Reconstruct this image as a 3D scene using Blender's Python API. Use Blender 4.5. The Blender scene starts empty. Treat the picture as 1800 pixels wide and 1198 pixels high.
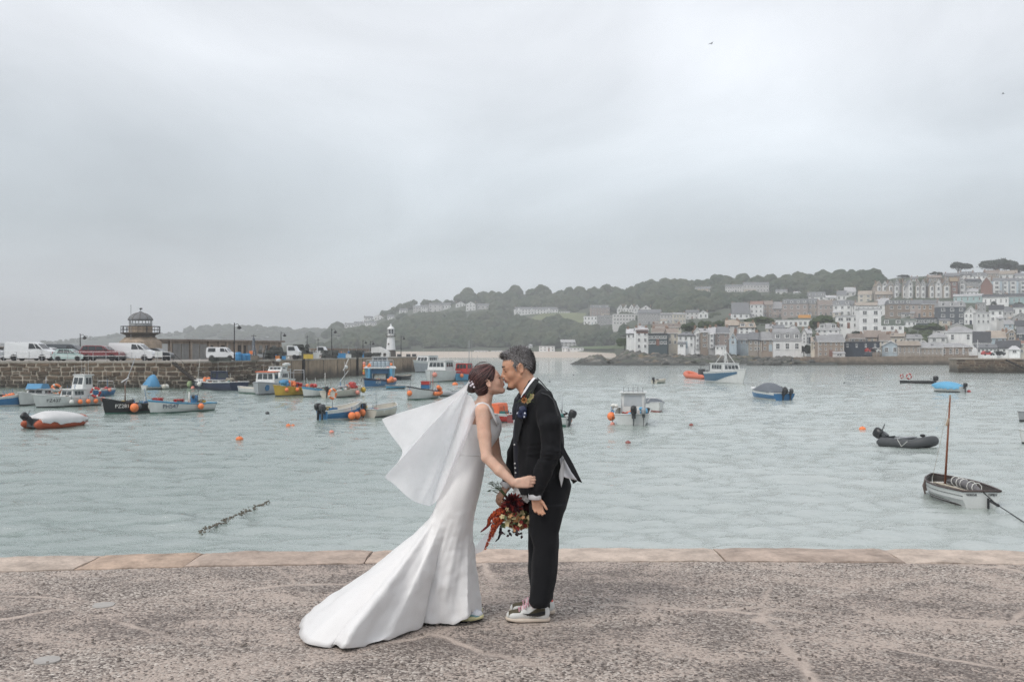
import bpy, math, random
import numpy as np
from mathutils import Vector, Matrix
random.seed(7); np.random.seed(7)
SC = bpy.context.scene
COL = SC.collection
R = math.radians
F, YH, CH, WZ = 1750.0, 617.0, 1.72, -2.13      # focal length and horizon in photo pixels, eye height, water level

# ------------------------------------------------------------------ camera
cam = bpy.data.cameras.new('camera'); camo = bpy.data.objects.new('camera', cam); COL.objects.link(camo)
camo.location = (0, 0, CH); camo.rotation_euler = (R(90), 0, 0)
cam.sensor_width = 36; cam.lens = 35; cam.shift_y = 0.01
cam.clip_start = 0.1; cam.clip_end = 9000
cam.dof.use_dof = True; cam.dof.focus_distance = 6.35; cam.dof.aperture_fstop = 8.0
SC.camera = camo

# ------------------------------------------------------------------ world
SUN_EL, SUN_AZ = 48, 228                         # azimuth measured from +Y towards +X
w = bpy.data.worlds.new('World'); SC.world = w; w.use_nodes = True
nt = w.node_tree; N = nt.nodes; L = nt.links; N.clear()
out = N.new('ShaderNodeOutputWorld'); bg = N.new('ShaderNodeBackground'); bg.inputs['Strength'].default_value = 0.1
sky = N.new('ShaderNodeTexSky'); sky.sky_type = 'NISHITA'; sky.sun_disc = False
sky.sun_elevation = R(SUN_EL); sky.sun_rotation = R(SUN_AZ)
tc = N.new('ShaderNodeTexCoord'); sep = N.new('ShaderNodeSeparateXYZ'); L.new(tc.outputs['Generated'], sep.inputs[0])
# project the direction on a cloud deck so that clouds flatten towards the horizon
zz = N.new('ShaderNodeMath'); zz.operation = 'MAXIMUM'; L.new(sep.outputs['Z'], zz.inputs[0]); zz.inputs[1].default_value = 0.0
za = N.new('ShaderNodeMath'); za.operation = 'ADD'; L.new(zz.outputs[0], za.inputs[0]); za.inputs[1].default_value = 0.22
dv = N.new('ShaderNodeVectorMath'); dv.operation = 'DIVIDE'; L.new(tc.outputs['Generated'], dv.inputs[0])
cmb = N.new('ShaderNodeCombineXYZ')
for i in range(3): L.new(za.outputs[0], cmb.inputs[i])
L.new(cmb.outputs[0], dv.inputs[1])
mp = N.new('ShaderNodeMapping'); mp.inputs['Location'].default_value = (37.488, 21.258, 0); mp.inputs['Scale'].default_value = (0.8, 0.62, 0.0)
L.new(dv.outputs[0], mp.inputs[0])
def wn(sc, det, ro, di):
    n = N.new('ShaderNodeTexNoise'); n.inputs['Scale'].default_value = sc; n.inputs['Detail'].default_value = det; n.inputs['Roughness'].default_value = ro; n.inputs['Distortion'].default_value = di
    L.new(mp.outputs[0], n.inputs['Vector']); return n.outputs['Fac']
def wm(op, a, b):
    n = N.new('ShaderNodeMath'); n.operation = op
    for i, q in enumerate((a, b)):
        if isinstance(q, (int, float)): n.inputs[i].default_value = q
        else: L.new(q, n.inputs[i])
    return n.outputs[0]
cl = wm('ADD', wm('MULTIPLY', wn(.55, 3, .45, .3), .68), wm('MULTIPLY', wn(1.7, 6, .55, .6), .32))   # broad banks and ragged detail
wob = wm('ADD', zz.outputs[0], wm('MULTIPLY', wm('SUBTRACT', cl, .5), .16))
deck = N.new('ShaderNodeValToRGB'); e = deck.color_ramp.elements                                      # the overcast deck from horizon to zenith
st = [(0.0, (.74, .79, .84)), (.045, (.71, .76, .805)), (.115, (.53, .585, .62)), (.19, (.58, .63, .67)), (.29, (.75, .78, .82)), (.45, (.83, .85, .89)), (1.0, (.92, .935, .98))]
while len(e) < len(st): e.new(.5)
for q, (p_, c_) in zip(e, st): q.position = p_; q.color = (*c_, 1)
L.new(wob, deck.inputs[0])
gain = wm('ADD', wm('MULTIPLY', wm('SUBTRACT', cl, .5), 2.0), 1.0)
sc_ = N.new('ShaderNodeVectorMath'); sc_.operation = 'SCALE'; L.new(deck.outputs[0], sc_.inputs[0]); L.new(wm('MULTIPLY', gain, 8.25), sc_.inputs['Scale'])
mx = N.new('ShaderNodeMix'); mx.data_type = 'RGBA'; mx.inputs['Factor'].default_value = 0.93
L.new(sky.outputs[0], mx.inputs['A']); L.new(sc_.outputs[0], mx.inputs['B'])
L.new(mx.outputs['Result'], bg.inputs['Color']); L.new(bg.outputs[0], out.inputs['Surface'])

# ------------------------------------------------------------------ sun through the overcast
sl = bpy.data.lights.new('sun', 'SUN'); sl.energy = 1.3; sl.angle = R(25); sl.color = (1.0, 0.96, 0.9)
so = bpy.data.objects.new('sun', sl); COL.objects.link(so)
sd = Vector((math.sin(R(SUN_AZ))*math.cos(R(SUN_EL)), math.cos(R(SUN_AZ))*math.cos(R(SUN_EL)), math.sin(R(SUN_EL))))
so.rotation_euler = sd.to_track_quat('Z', 'Y').to_euler()
so.location = (0, 0, 60)

vs = SC.view_settings; vs.view_transform = 'Standard'; vs.look = 'None'; vs.exposure = 0.48; vs.gamma = 1.0; vs.use_curve_mapping = False
SC.render.engine = 'CYCLES'
cy = SC.cycles
cy.use_denoising = True; cy.denoising_prefilter = 'NONE'; cy.max_bounces = 6; cy.diffuse_bounces = 2; cy.glossy_bounces = 2; cy.transmission_bounces = 3
cy.volume_bounces = 0; cy.transparent_max_bounces = 16; cy.use_adaptive_sampling = True; cy.adaptive_threshold = 0.02
cy.caustics_reflective = False; cy.caustics_refractive = False; cy.sample_clamp_indirect = 4.0

# ------------------------------------------------------------------ helpers
def at(x, y, Y): return Vector(((x-900)/F*Y, Y, CH-(y-YH)/F*Y))
def dwater(y): return F*(CH-WZ)/(y-YH)
def onwater(x, y): return at(x, y, dwater(y))
def onground(x, y): return at(x, y, F*CH/(y-YH))

def props(o, label=None, cat=None, group=None, kind=None):
    if label: o['label'] = label
    if cat: o['category'] = cat
    if group: o['group'] = group
    if kind: o['kind'] = kind
    return o
def thing(name, label, cat, loc=(0, 0, 0), rz=0, group=None, scale=1):
    o = bpy.data.objects.new(name, None); o.empty_display_size = 0.2; COL.objects.link(o)
    o.location = loc; o.rotation_euler = (0, 0, rz); o.scale = (scale,)*3
    return props(o, label, cat, group)
def link(name, me, parent=None, mats=None, **k):
    o = bpy.data.objects.new(name, me); COL.objects.link(o)
    if mats is not None:
        for m in (mats if isinstance(mats, (list, tuple)) else [mats]): me.materials.append(m)
    if parent is not None: o.parent = parent
    return props(o, **k)
def copy_tree(o, parent=None):
    c = o.copy(); COL.objects.link(c); c.parent = parent
    for ch in o.children: copy_tree(ch, c)
    return c

class MB:
    def __init__(s): s.v = []; s.f = []; s.m = []
    def add(s, v, f, mi=0):
        b = len(s.v); s.v += [tuple(p) for p in v]; s.f += [tuple(i+b for i in q) for q in f]; s.m += [mi]*len(f); return s
    def box(s, c, d, rz=0, mi=0, tilt=None):
        x, y, z = d[0]/2, d[1]/2, d[2]/2
        M = Matrix.Rotation(rz, 3, 'Z')
        if tilt: M = M @ Matrix.Rotation(tilt[0], 3, tilt[1])
        v = [Vector(c)+M@Vector((a*x, b*y, g*z)) for a in (-1, 1) for b in (-1, 1) for g in (-1, 1)]
        return s.add(v, [(0, 1, 3, 2), (4, 6, 7, 5), (0, 4, 5, 1), (2, 3, 7, 6), (0, 2, 6, 4), (1, 5, 7, 3)], mi)
    def loft(s, rings, caps=True, mi=0, closed=True):
        n = len(rings[0]); v = [p for r in rings for p in r]; f = []
        for i in range(len(rings)-1):
            for j in range(n if closed else n-1):
                k = (j+1) % n; f.append((i*n+j, i*n+k, (i+1)*n+k, (i+1)*n+j))
        if caps and closed: f.append(tuple(range(n))[::-1]); f.append(tuple((len(rings)-1)*n+j for j in range(n)))
        return s.add(v, f, mi)
    def tube(s, pts, r, n=6, mi=0, caps=True):
        pts = [Vector(p) for p in pts]; rs = r if isinstance(r, (list, tuple)) else [r]*len(pts); rings = []
        for i, p in enumerate(pts):
            t = (pts[min(i+1, len(pts)-1)]-pts[max(i-1, 0)])
            if t.length < 1e-9: t = Vector((0, 0, 1))
            t.normalize(); a = t.cross(Vector((0, 0, 1)) if abs(t.z) < .95 else Vector((1, 0, 0))).normalized(); b = t.cross(a)
            rings.append([p+rs[i]*(math.cos(6.28319*k/n)*a+math.sin(6.28319*k/n)*b) for k in range(n)])
        return s.loft(rings, caps, mi)
    def lathe(s, prof, n=12, c=(0, 0, 0), mi=0):
        return s.loft([[(c[0]+r*math.cos(6.28319*k/n), c[1]+r*math.sin(6.28319*k/n), c[2]+z) for k in range(n)] for r, z in prof], True, mi)
    def ball(s, c, r, n=10, m=6, mi=0, sc=(1, 1, 1)):
        prof = [(max(math.sin(math.pi*i/m), .02)*r, -math.cos(math.pi*i/m)*r) for i in range(m+1)]
        return s.loft([[(c[0]+q*math.cos(6.28319*k/n)*sc[0], c[1]+q*math.sin(6.28319*k/n)*sc[1], c[2]+z*sc[2]) for k in range(n)] for q, z in prof], True, mi)
    def prism(s, poly, y0, y1, mi=0):
        """poly in the x-z plane, extruded along y"""
        return s.loft([[(x, y0, z) for x, z in poly], [(x, y1, z) for x, z in poly]], True, mi)
    def mesh(s, name, smooth=False, fix=True):
        me = bpy.data.meshes.new(name); me.from_pydata(s.v, [], s.f); me.polygons.foreach_set('material_index', s.m)
        if fix:
            import bmesh
            bm = bmesh.new(); bm.from_mesh(me); bmesh.ops.recalc_face_normals(bm, faces=bm.faces); bm.to_mesh(me); bm.free()
        if smooth: me.polygons.foreach_set('use_smooth', [True]*len(me.polygons))
        me.update(); return me
    def build(s, name, mats, parent=None, smooth=False, **k):
        return link(name, s.mesh(name, smooth), parent, mats, **k)

def npmesh(name, v, f, smooth=True):
    me = bpy.data.meshes.new(name); v = np.asarray(v, np.float32); f = np.asarray(f, np.int32); k = f.shape[1]
    me.vertices.add(len(v)); me.vertices.foreach_set('co', v.ravel())
    me.loops.add(f.size); me.loops.foreach_set('vertex_index', f.ravel())
    me.polygons.add(len(f)); me.polygons.foreach_set('loop_start', np.arange(0, f.size, k, dtype=np.int32))
    me.polygons.foreach_set('use_smooth', np.full(len(f), smooth)); me.update(calc_edges=True); me.validate(); return me

def text_mesh(s, size, extr=0.004):
    cu = bpy.data.curves.new('lettering', 'FONT'); cu.body = s; cu.size = size; cu.extrude = extr; cu.align_x = 'CENTER'; cu.align_y = 'CENTER'; cu.resolution_u = 2
    o = bpy.data.objects.new('lettering', cu); COL.objects.link(o)
    dg = bpy.context.evaluated_depsgraph_get(); me = bpy.data.meshes.new_from_object(o.evaluated_get(dg))
    bpy.data.objects.remove(o); bpy.data.curves.remove(cu); me.materials.clear(); return me

_M = {}
def mat(name, col, rough=.6, var=.15, scale=3.0, bump=0.0, bscale=None, metal=0, rnd=0.0, spec=.4, streak=0.0, coat=0, stretch=None):
    """procedural paint / stone / cloth: colour broken by two noises, optional relief, streaks and per-object variation"""
    if name in _M: return _M[name]
    m = bpy.data.materials.new(name); m.use_nodes = True; nt = m.node_tree; N = nt.nodes; L = nt.links
    p = N['Principled BSDF']; p.inputs['Roughness'].default_value = rough; p.inputs['Metallic'].default_value = metal
    p.inputs['Specular IOR Level'].default_value = spec; p.inputs['Coat Weight'].default_value = coat
    tc = N.new('ShaderNodeTexCoord'); vec = tc.outputs['Object']
    if stretch:
        mpn = N.new('ShaderNodeMapping'); mpn.inputs['Scale'].default_value = stretch; L.new(vec, mpn.inputs[0]); vec = mpn.outputs[0]
    def noise(s, d=3):
        n = N.new('ShaderNodeTexNoise'); n.inputs['Scale'].default_value = s; n.inputs['Detail'].default_value = d; L.new(vec, n.inputs['Vector']); return n.outputs['Fac']
    def math_(op, a, b):
        n = N.new('ShaderNodeMath'); n.operation = op
        for i, q in enumerate((a, b)):
            if isinstance(q, (int, float)): n.inputs[i].default_value = q
            else: L.new(q, n.inputs[i])
        return n.outputs[0]
    k = math_('ADD', math_('MULTIPLY', math_('SUBTRACT', noise(scale), .5), var*3.2), 1.0)
    k = math_('ADD', k, math_('MULTIPLY', math_('SUBTRACT', noise(scale*6.3), .5), var*1.6))
    if streak:
        mpn = N.new('ShaderNodeMapping'); mpn.inputs['Scale'].default_value = (2.2, 2.2, .18); L.new(tc.outputs['Object'], mpn.inputs[0])
        n = N.new('ShaderNodeTexNoise'); n.inputs['Scale'].default_value = 1.4; n.inputs['Detail'].default_value = 4; L.new(mpn.outputs[0], n.inputs['Vector'])
        k = math_('MULTIPLY', k, math_('ADD', math_('MULTIPLY', math_('SUBTRACT', n.outputs['Fac'], .5), streak*2), 1))
    if rnd:
        oi = N.new('ShaderNodeObjectInfo'); k = math_('MULTIPLY', k, math_('ADD', math_('MULTIPLY', math_('SUBTRACT', oi.outputs['Random'], .5), rnd*2), 1))
    v = N.new('ShaderNodeVectorMath'); v.operation = 'SCALE'; v.inputs[0].default_value = col[:3]; L.new(k, v.inputs['Scale'])
    L.new(v.outputs[0], p.inputs['Base Color'])
    if bump:
        b = N.new('ShaderNodeBump'); b.inputs['Strength'].default_value = bump; b.inputs['Distance'].default_value = 0.02
        L.new(noise(bscale or scale*5, 4), b.inputs['Height']); L.new(b.outputs[0], p.inputs['Normal'])
    _M[name] = m; return m

# ------------------------------------------------------------------ signed-distance modelling: smooth one-piece bodies
class SDF:
    def __init__(s, lo, hi, h):
        s.lo = np.array(lo, float); s.h = h; n = np.ceil((np.array(hi)-s.lo)/h).astype(int)+1; s.n = n
        s.V = np.full(n, .2, np.float32)
        s.ax = [s.lo[i]+np.arange(n[i])*h for i in range(3)]
    def _sub(s, lo, hi, mg):
        sl = []; g = []
        for i in range(3):
            a = max(int((lo[i]-mg-s.lo[i])/s.h), 0); b = min(int((hi[i]+mg-s.lo[i])/s.h)+2, s.n[i])
            sl.append(slice(a, max(b, a))); g.append(s.ax[i][sl[i]])
        return tuple(sl), np.meshgrid(*g, indexing='ij', sparse=True)
    def _op(s, sl, d, k, sub):
        V = s.V[sl]
        if d.size == 0: return
        if sub:
            h = np.clip(.5-.5*(V+d)/k, 0, 1); s.V[sl] = V*(1-h)+(-d)*h+k*h*(1-h)
        else:
            h = np.clip(.5+.5*(V-d)/k, 0, 1); s.V[sl] = V*(1-h)+d*h-k*h*(1-h)
    def ell(s, c, r, k=.01, sub=False, rot=None):
        c = np.array(c); r = np.array(r); R_ = r.max()*1.05
        sl, (x, y, z) = s._sub(c-R_, c+R_, .03+k); x = x-c[0]; y = y-c[1]; z = z-c[2]
        if rot is not None:
            Q = np.array(rot); x, y, z = Q[0, 0]*x+Q[1, 0]*y+Q[2, 0]*z, Q[0, 1]*x+Q[1, 1]*y+Q[2, 1]*z, Q[0, 2]*x+Q[1, 2]*y+Q[2, 2]*z
        k0 = np.sqrt((x/r[0])**2+(y/r[1])**2+(z/r[2])**2)
        k1 = np.sqrt((x/r[0]**2)**2+(y/r[1]**2)**2+(z/r[2]**2)**2)+1e-9
        s._op(sl, k0*(k0-1)/k1, k, sub); return s
    def cap(s, a, b, ra, rb=None, k=.01, sub=False, flat=1.0):
        rb = ra if rb is None else rb; a = np.array(a, float); b = np.array(b, float); m = max(ra, rb)*max(1, flat)
        sl, (x, y, z) = s._sub(np.minimum(a, b)-m, np.maximum(a, b)+m, .03+k); ab = b-a; L2 = (ab**2).sum()+1e-12
        t = np.clip(((x-a[0])*ab[0]+(y-a[1])*ab[1]+(z-a[2])*ab[2])/L2, 0, 1)
        d = np.sqrt((x-a[0]-t*ab[0])**2+((y-a[1]-t*ab[1])/flat)**2+(z-a[2]-t*ab[2])**2)-(ra+(rb-ra)*t)
        s._op(sl, d, k, sub); return s
    def chain(s, pts, rs, k=.012, flat=1.0):
        for i in range(len(pts)-1): s.cap(pts[i], pts[i+1], rs[i], rs[i+1], k, False, flat)
        return s
    def stack(s, rings, k=.02, sub=False, pw=2.0):
        """rings: (z, cx, cy, rx, ry), any order in z"""
        rings = sorted(rings); Z = np.array([r[0] for r in rings]); A = np.array(rings)
        lo = [(A[:, 1]-A[:, 3]).min(), (A[:, 2]-A[:, 4]).min(), Z[0]]; hi = [(A[:, 1]+A[:, 3]).max(), (A[:, 2]+A[:, 4]).max(), Z[-1]]
        sl, (x, y, z) = s._sub(lo, hi, .04+k); zc = np.clip(z, Z[0], Z[-1])
        cx, cy, rx, ry = [np.interp(zc, Z, A[:, i]) for i in range(1, 5)]
        X = np.abs(x-cx)/rx; Y = np.abs(y-cy)/ry
        q = (X**pw+Y**pw)**(1/pw); d = (q-1)*np.minimum(rx, ry)*.9
        dz = np.abs(z-zc); d = np.where(dz > 0, np.sqrt(np.maximum(d, 0)**2+dz**2)+np.minimum(d, 0)*0, d)
        s._op(sl, d, k, sub); return s
    def mesh(s, name, relax=2):
        V = s.V; S = V < 0; nx, ny, nz = V.shape
        cell = np.zeros((nx-1, ny-1, nz-1), np.int8); P = np.zeros(cell.shape+(3,), np.float32); C = np.zeros(cell.shape, np.float32)
        corner = lambda a, i, j, k: a[i:nx-1+i, j:ny-1+j, k:nz-1+k]
        for i in (0, 1):
            for j in (0, 1):
                for k in (0, 1): cell += corner(S, i, j, k)
        act = (cell > 0) & (cell < 8); idx = np.argwhere(act); I, J, K = idx.T
        pos = np.zeros((len(idx), 3)); cnt = np.zeros(len(idx))
        for ax in range(3):
            for p in (0, 1):
                for q in (0, 1):
                    o0 = [p, q]; o0.insert(ax, 0); o1 = [p, q]; o1.insert(ax, 1)
                    a = V[I+o0[0], J+o0[1], K+o0[2]]; b = V[I+o1[0], J+o1[1], K+o1[2]]; m = (a < 0) != (b < 0)
                    t = np.where(m, a/np.where(m, a-b, 1), 0); off = np.array(o0, float)[None]+np.eye(3)[ax][None]*t[:, None]
                    pos += off*m[:, None]; cnt += m
        pos = (pos/cnt[:, None]+idx)*s.h+s.lo
        num = np.full(cell.shape, -1, np.int32); num[I, J, K] = np.arange(len(idx)); F_ = []
        for ax in range(3):
            a = [slice(1, -1)]*3; b = [slice(1, -1)]*3; a[ax] = slice(0, -1); b[ax] = slice(1, None)
            sa, sb = S[tuple(a)], S[tuple(b)]
            e = np.argwhere(sa != sb); fl = sa[tuple(e.T)]
            u, v = [(1, 2), (2, 0), (0, 1)][ax]; e = e.copy(); e[:, u] += 1; e[:, v] += 1
            def cellat(du, dv_):
                c = e.copy(); c[:, u] -= du; c[:, v] -= dv_; return num[c[:, 0], c[:, 1], c[:, 2]]
            q = np.stack([cellat(1, 1), cellat(0, 1), cellat(0, 0), cellat(1, 0)], 1); q[~fl] = q[~fl][:, ::-1]; F_.append(q)
        F_ = np.concatenate(F_); F_ = F_[(F_ >= 0).all(1)]; us_, iv_ = np.unique(F_, return_inverse=True); F_ = iv_.reshape(F_.shape); pos = pos[us_]
        for _ in range(relax):
            acc = np.zeros_like(pos); c = np.zeros(len(pos))
            for i in range(4):
                for j in (1, 3): np.add.at(acc, F_[:, i], pos[F_[:, (i+j) % 4]]); np.add.at(c, F_[:, i], 1)
            pos = pos*.5+.5*acc/np.maximum(c, 1)[:, None]
        s.P, s.F = pos, F_
        return npmesh(name, pos, F_)
def paint_faces(me, P, F_, rules):
    """material index per face from its centre; rules: list of (index, function(centres) -> mask)"""
    c = P[F_].mean(1); mi = np.zeros(len(F_), np.int32)
    for i, fn in rules: mi[fn(c)] = i
    me.polygons.foreach_set('material_index', mi); me.update()
# ================================================================== SETTING
def nodes_mat(name):
    m = bpy.data.materials.new(name); m.use_nodes = True; return m, m.node_tree.nodes, m.node_tree.links, m.node_tree.nodes['Principled BSDF']
def nz(N, L, vec, scale, detail=3, rough=.5, dist=0.0):
    n = N.new('ShaderNodeTexNoise'); n.inputs['Scale'].default_value = scale; n.inputs['Detail'].default_value = detail
    n.inputs['Roughness'].default_value = rough; n.inputs['Distortion'].default_value = dist
    if vec is not None: L.new(vec, n.inputs['Vector'])
    return n.outputs['Fac']
def ramp(N, L, fac, stops):
    r = N.new('ShaderNodeValToRGB'); e = r.color_ramp.elements
    while len(e) < len(stops): e.new(.5)
    for q, (p, c) in zip(e, stops):
        q.position = p; q.color = (*c, 1) if not isinstance(c, (int, float)) else (c, c, c, 1)
    L.new(fac, r.inputs[0]); return r.outputs[0]
def mixc(N, L, f, a, b):
    m = N.new('ShaderNodeMix'); m.data_type = 'RGBA'
    for k, q in (('Factor', f), ('A', a), ('B', b)):
        if isinstance(q, (int, float)): m.inputs[k].default_value = q
        elif isinstance(q, tuple): m.inputs[k].default_value = (*q, 1)
        else: L.new(q, m.inputs[k])
    return m.outputs['Result']
def mth(N, L, op, a, b=0.0):
    n = N.new('ShaderNodeMath'); n.operation = op
    for i, q in enumerate((a, b)):
        if isinstance(q, (int, float)): n.inputs[i].default_value = q
        else: L.new(q, n.inputs[i])
    return n.outputs[0]
def vmap(N, L, vec, scale, rot=(0, 0, 0), loc=(0, 0, 0)):
    m = N.new('ShaderNodeMapping'); m.inputs['Scale'].default_value = scale; m.inputs['Rotation'].default_value = rot; m.inputs['Location'].default_value = loc
    L.new(vec, m.inputs[0]); return m.outputs[0]

# ---- water
m, N, L, p = nodes_mat('sea_water')
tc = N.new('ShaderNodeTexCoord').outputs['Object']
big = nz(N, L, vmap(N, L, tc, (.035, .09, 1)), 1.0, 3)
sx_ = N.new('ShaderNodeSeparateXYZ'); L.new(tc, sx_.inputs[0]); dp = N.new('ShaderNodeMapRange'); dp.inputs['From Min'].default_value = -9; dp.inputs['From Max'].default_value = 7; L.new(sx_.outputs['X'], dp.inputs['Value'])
sky_tone = mth(N, L, 'ADD', mth(N, L, 'MULTIPLY', dp.outputs[0], .7), mth(N, L, 'MULTIPLY', mth(N, L, 'SUBTRACT', big, .5), 1.0))     # brighter sky on the right painted into the water colour, broken by noise
L.new(ramp(N, L, sky_tone, [(.0, (.15, .205, .178)), (.75, (.335, .378, .352))]), p.inputs['Base Color'])
p.inputs['Roughness'].default_value = .05; p.inputs['IOR'].default_value = 4.0; p.inputs['Specular IOR Level'].default_value = .5
h = mth(N, L, 'ADD', mth(N, L, 'MULTIPLY', nz(N, L, vmap(N, L, tc, (.8, 1.9, 1), (0, 0, .12)), 4.2, 5, .62, .5), .060), mth(N, L, 'MULTIPLY', nz(N, L, vmap(N, L, tc, (.5, 1.25, 1), (0, 0, -.2)), .8, 3, .5), .16))
b = N.new('ShaderNodeBump'); b.inputs['Strength'].default_value = .75; b.inputs['Distance'].default_value = 1.0; L.new(h, b.inputs['Height']); L.new(b.outputs[0], p.inputs['Normal'])
rs = np.concatenate([7.6*1.0056**np.arange(0, 570), np.geomspace(186, 3000, 50)])
th = np.concatenate([[-1.45, -1.2, -.9], np.linspace(-.62, .62, 430), [.9, 1.2, 1.45]])
RR, TT = np.meshgrid(rs, th, indexing='ij'); X = RR*np.tan(np.clip(TT, -1.4, 1.4)); X = np.clip(X, -2500, 2500); Y = RR
rng = np.random.RandomState(3); Zw = np.zeros_like(X)
for i in range(70):
    lam = .3*(10 ** rng.rand()); k = 6.2832/lam; a = -1.57+rng.normal()*.55; amp = .0044*lam**.55*(.5+rng.rand())
    ph = k*(X*math.cos(a)+Y*math.sin(a))+rng.rand()*6.28
    Zw += amp*np.sin(ph)*np.clip((lam*90-RR)/40, 0, 1)*np.clip((190-RR)/90, 0, 1)
nr, nt_ = X.shape; idx = np.arange(nr*nt_).reshape(nr, nt_)
Fq = np.stack([idx[:-1, :-1], idx[:-1, 1:], idx[1:, 1:], idx[1:, :-1]], -1).reshape(-1, 4)
V = np.stack([X, Y, Zw+WZ], -1).reshape(-1, 3)
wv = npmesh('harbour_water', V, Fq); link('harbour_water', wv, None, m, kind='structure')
# seabed sheet under everything, so nothing ends in the void
mb = MB(); mb.add([(-2500, -40, -3.6), (2500, -40, -3.6), (2500, 3050, -3.6), (-2500, 3050, -3.6)], [(0, 1, 2, 3)])
mb.build('seabed', mat('seabed_sand', (.12, .15, .12), .9), None, kind='structure')

# ---- quay: aggregate concrete with sandy patches and pale joints
def yout(x): x = max(-7, min(7, x)); return 8.70+.0357*x-.01427*x*x
m, N, L, p = nodes_mat('quay_concrete')
tc = N.new('ShaderNodeTexCoord').outputs['Object']
vo = N.new('ShaderNodeTexVoronoi'); vo.inputs['Scale'].default_value = 72; L.new(tc, vo.inputs['Vector'])
vs2 = N.new('ShaderNodeSeparateColor'); L.new(vo.outputs['Color'], vs2.inputs[0])
stone = ramp(N, L, vs2.outputs[0], [(0, (.035, .03, .027)), (.22, (.12, .10, .088)), (.5, (.27, .232, .205)), (.8, (.44, .39, .345)), (1, (.68, .62, .56))])
fine = nz(N, L, tc, 120, 2); stone = mixc(N, L, mth(N, L, 'MULTIPLY', fine, .22), stone, (.29, .24, .22))
big = nz(N, L, vmap(N, L, tc, (.35, .8, 1)), .9, 4, .6); stone = mixc(N, L, ramp(N, L, big, [(.34, .7), (.58, 0.0)]), stone, (.115, .095, .087))
sand = (.43, .345, .285)
pm = nz(N, L, vmap(N, L, tc, (.8, 1.2, 1), (0, 0, .35)), 1.7, 7, .72, .5)
pf = mth(N, L, 'ADD', mth(N, L, 'ADD', pm, mth(N, L, 'MULTIPLY', mth(N, L, 'SUBTRACT', fine, .5), .2)), mth(N, L, 'MULTIPLY', mth(N, L, 'SUBTRACT', vs2.outputs[2], .5), .20))
patch = ramp(N, L, pf, [(.485, 0.0), (.57, .9)])
dvec = N.new('ShaderNodeVectorMath'); dvec.operation = 'ADD'
nn = N.new('ShaderNodeTexNoise'); nn.inputs['Scale'].default_value = 1.1; nn.inputs['Detail'].default_value = 5; L.new(tc, nn.inputs['Vector'])
s2 = N.new('ShaderNodeVectorMath'); s2.operation = 'SCALE'; s2.inputs['Scale'].default_value = .40; L.new(nn.outputs['Color'], s2.inputs[0])
L.new(tc, dvec.inputs[0]); L.new(s2.outputs[0], dvec.inputs[1])
ve = N.new('ShaderNodeTexVoronoi'); ve.feature = 'DISTANCE_TO_EDGE'; ve.inputs['Scale'].default_value = .62; L.new(vmap(N, L, dvec.outputs[0], (.8, 1.0, 1), (0, 0, .6), (3.3, 1.7, 0)), ve.inputs['Vector'])
ef = mth(N, L, 'ADD', ve.outputs['Distance'], mth(N, L, 'MULTIPLY', mth(N, L, 'SUBTRACT', nz(N, L, tc, 9, 4), .5), .035))
vein = mth(N, L, 'MULTIPLY', ramp(N, L, ef, [(.004, 1.0), (.020, 0.0)]), ramp(N, L, nz(N, L, tc, .8, 2), [(.40, 0.3), (.55, 1.0)]))
msk = mth(N, L, 'MAXIMUM', patch, vein)
speck = mth(N, L, 'MULTIPLY', ramp(N, L, vs2.outputs[1], [(.72, 0.0), (.8, .75)]), mth(N, L, 'SUBTRACT', 1.0, vein))
msk = mth(N, L, 'MULTIPLY', msk, mth(N, L, 'SUBTRACT', 1.0, speck))
sandc = mixc(N, L, nz(N, L, tc, 30, 3), (.38, .31, .265), (.55, .465, .41))
L.new(mixc(N, L, msk, stone, sandc), p.inputs['Base Color'])
p.inputs['Roughness'].default_value = .85; p.inputs['Specular IOR Level'].default_value = .25
hh = mth(N, L, 'ADD', mth(N, L, 'MULTIPLY', vo.outputs['Distance'], -.7), mth(N, L, 'MULTIPLY', msk, -.25))
b = N.new('ShaderNodeBump'); b.inputs['Strength'].default_value = .8; b.inputs['Distance'].default_value = .012; L.new(hh, b.inputs['Height']); L.new(b.outputs[0], p.inputs['Normal'])
quay_mat = m
xs = list(np.arange(-40, -8, 4))+list(np.arange(-8, 8.01, .25))+list(np.arange(12, 41, 4))
ys = list(np.arange(-24, 4, 4))+[4+.2*i for i in range(16)]; V = []; nn_ = len(ys)+3
from mathutils import noise as mno
for x in xs:
    yi = yout(x)-.58+.03*mno.noise((x*1.3, 0, 0))
    row = [(x, y, .008*mno.noise((x*.5, y*.5, 0))) for y in ys]
    row += [(x, yi, 0.0), (x, yi+.002, -.010), (x, yi+.54, -.010)]
    V += row
Fq = [(i*nn_+j, (i+1)*nn_+j, (i+1)*nn_+j+1, i*nn_+j+1) for i in range(len(xs)-1) for j in range(nn_-1)]
quay = link('quay_pavement', npmesh('quay_pavement', V, Fq, False), None, quay_mat, kind='structure')
mb = MB()      # the body of the quay below the coping
mb.loft([[(x, yout(x)-.03, -.03), (x, yout(x)-.03, -4), (x, yout(x)-3, -4), (x, yout(x)-3, -.03)] for x in xs if -12 < x < 12.1])
mb.build('quay_wall_face', mat('quay_granite', (.2, .18, .16), .85, .2, 2, .5), quay)
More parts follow.
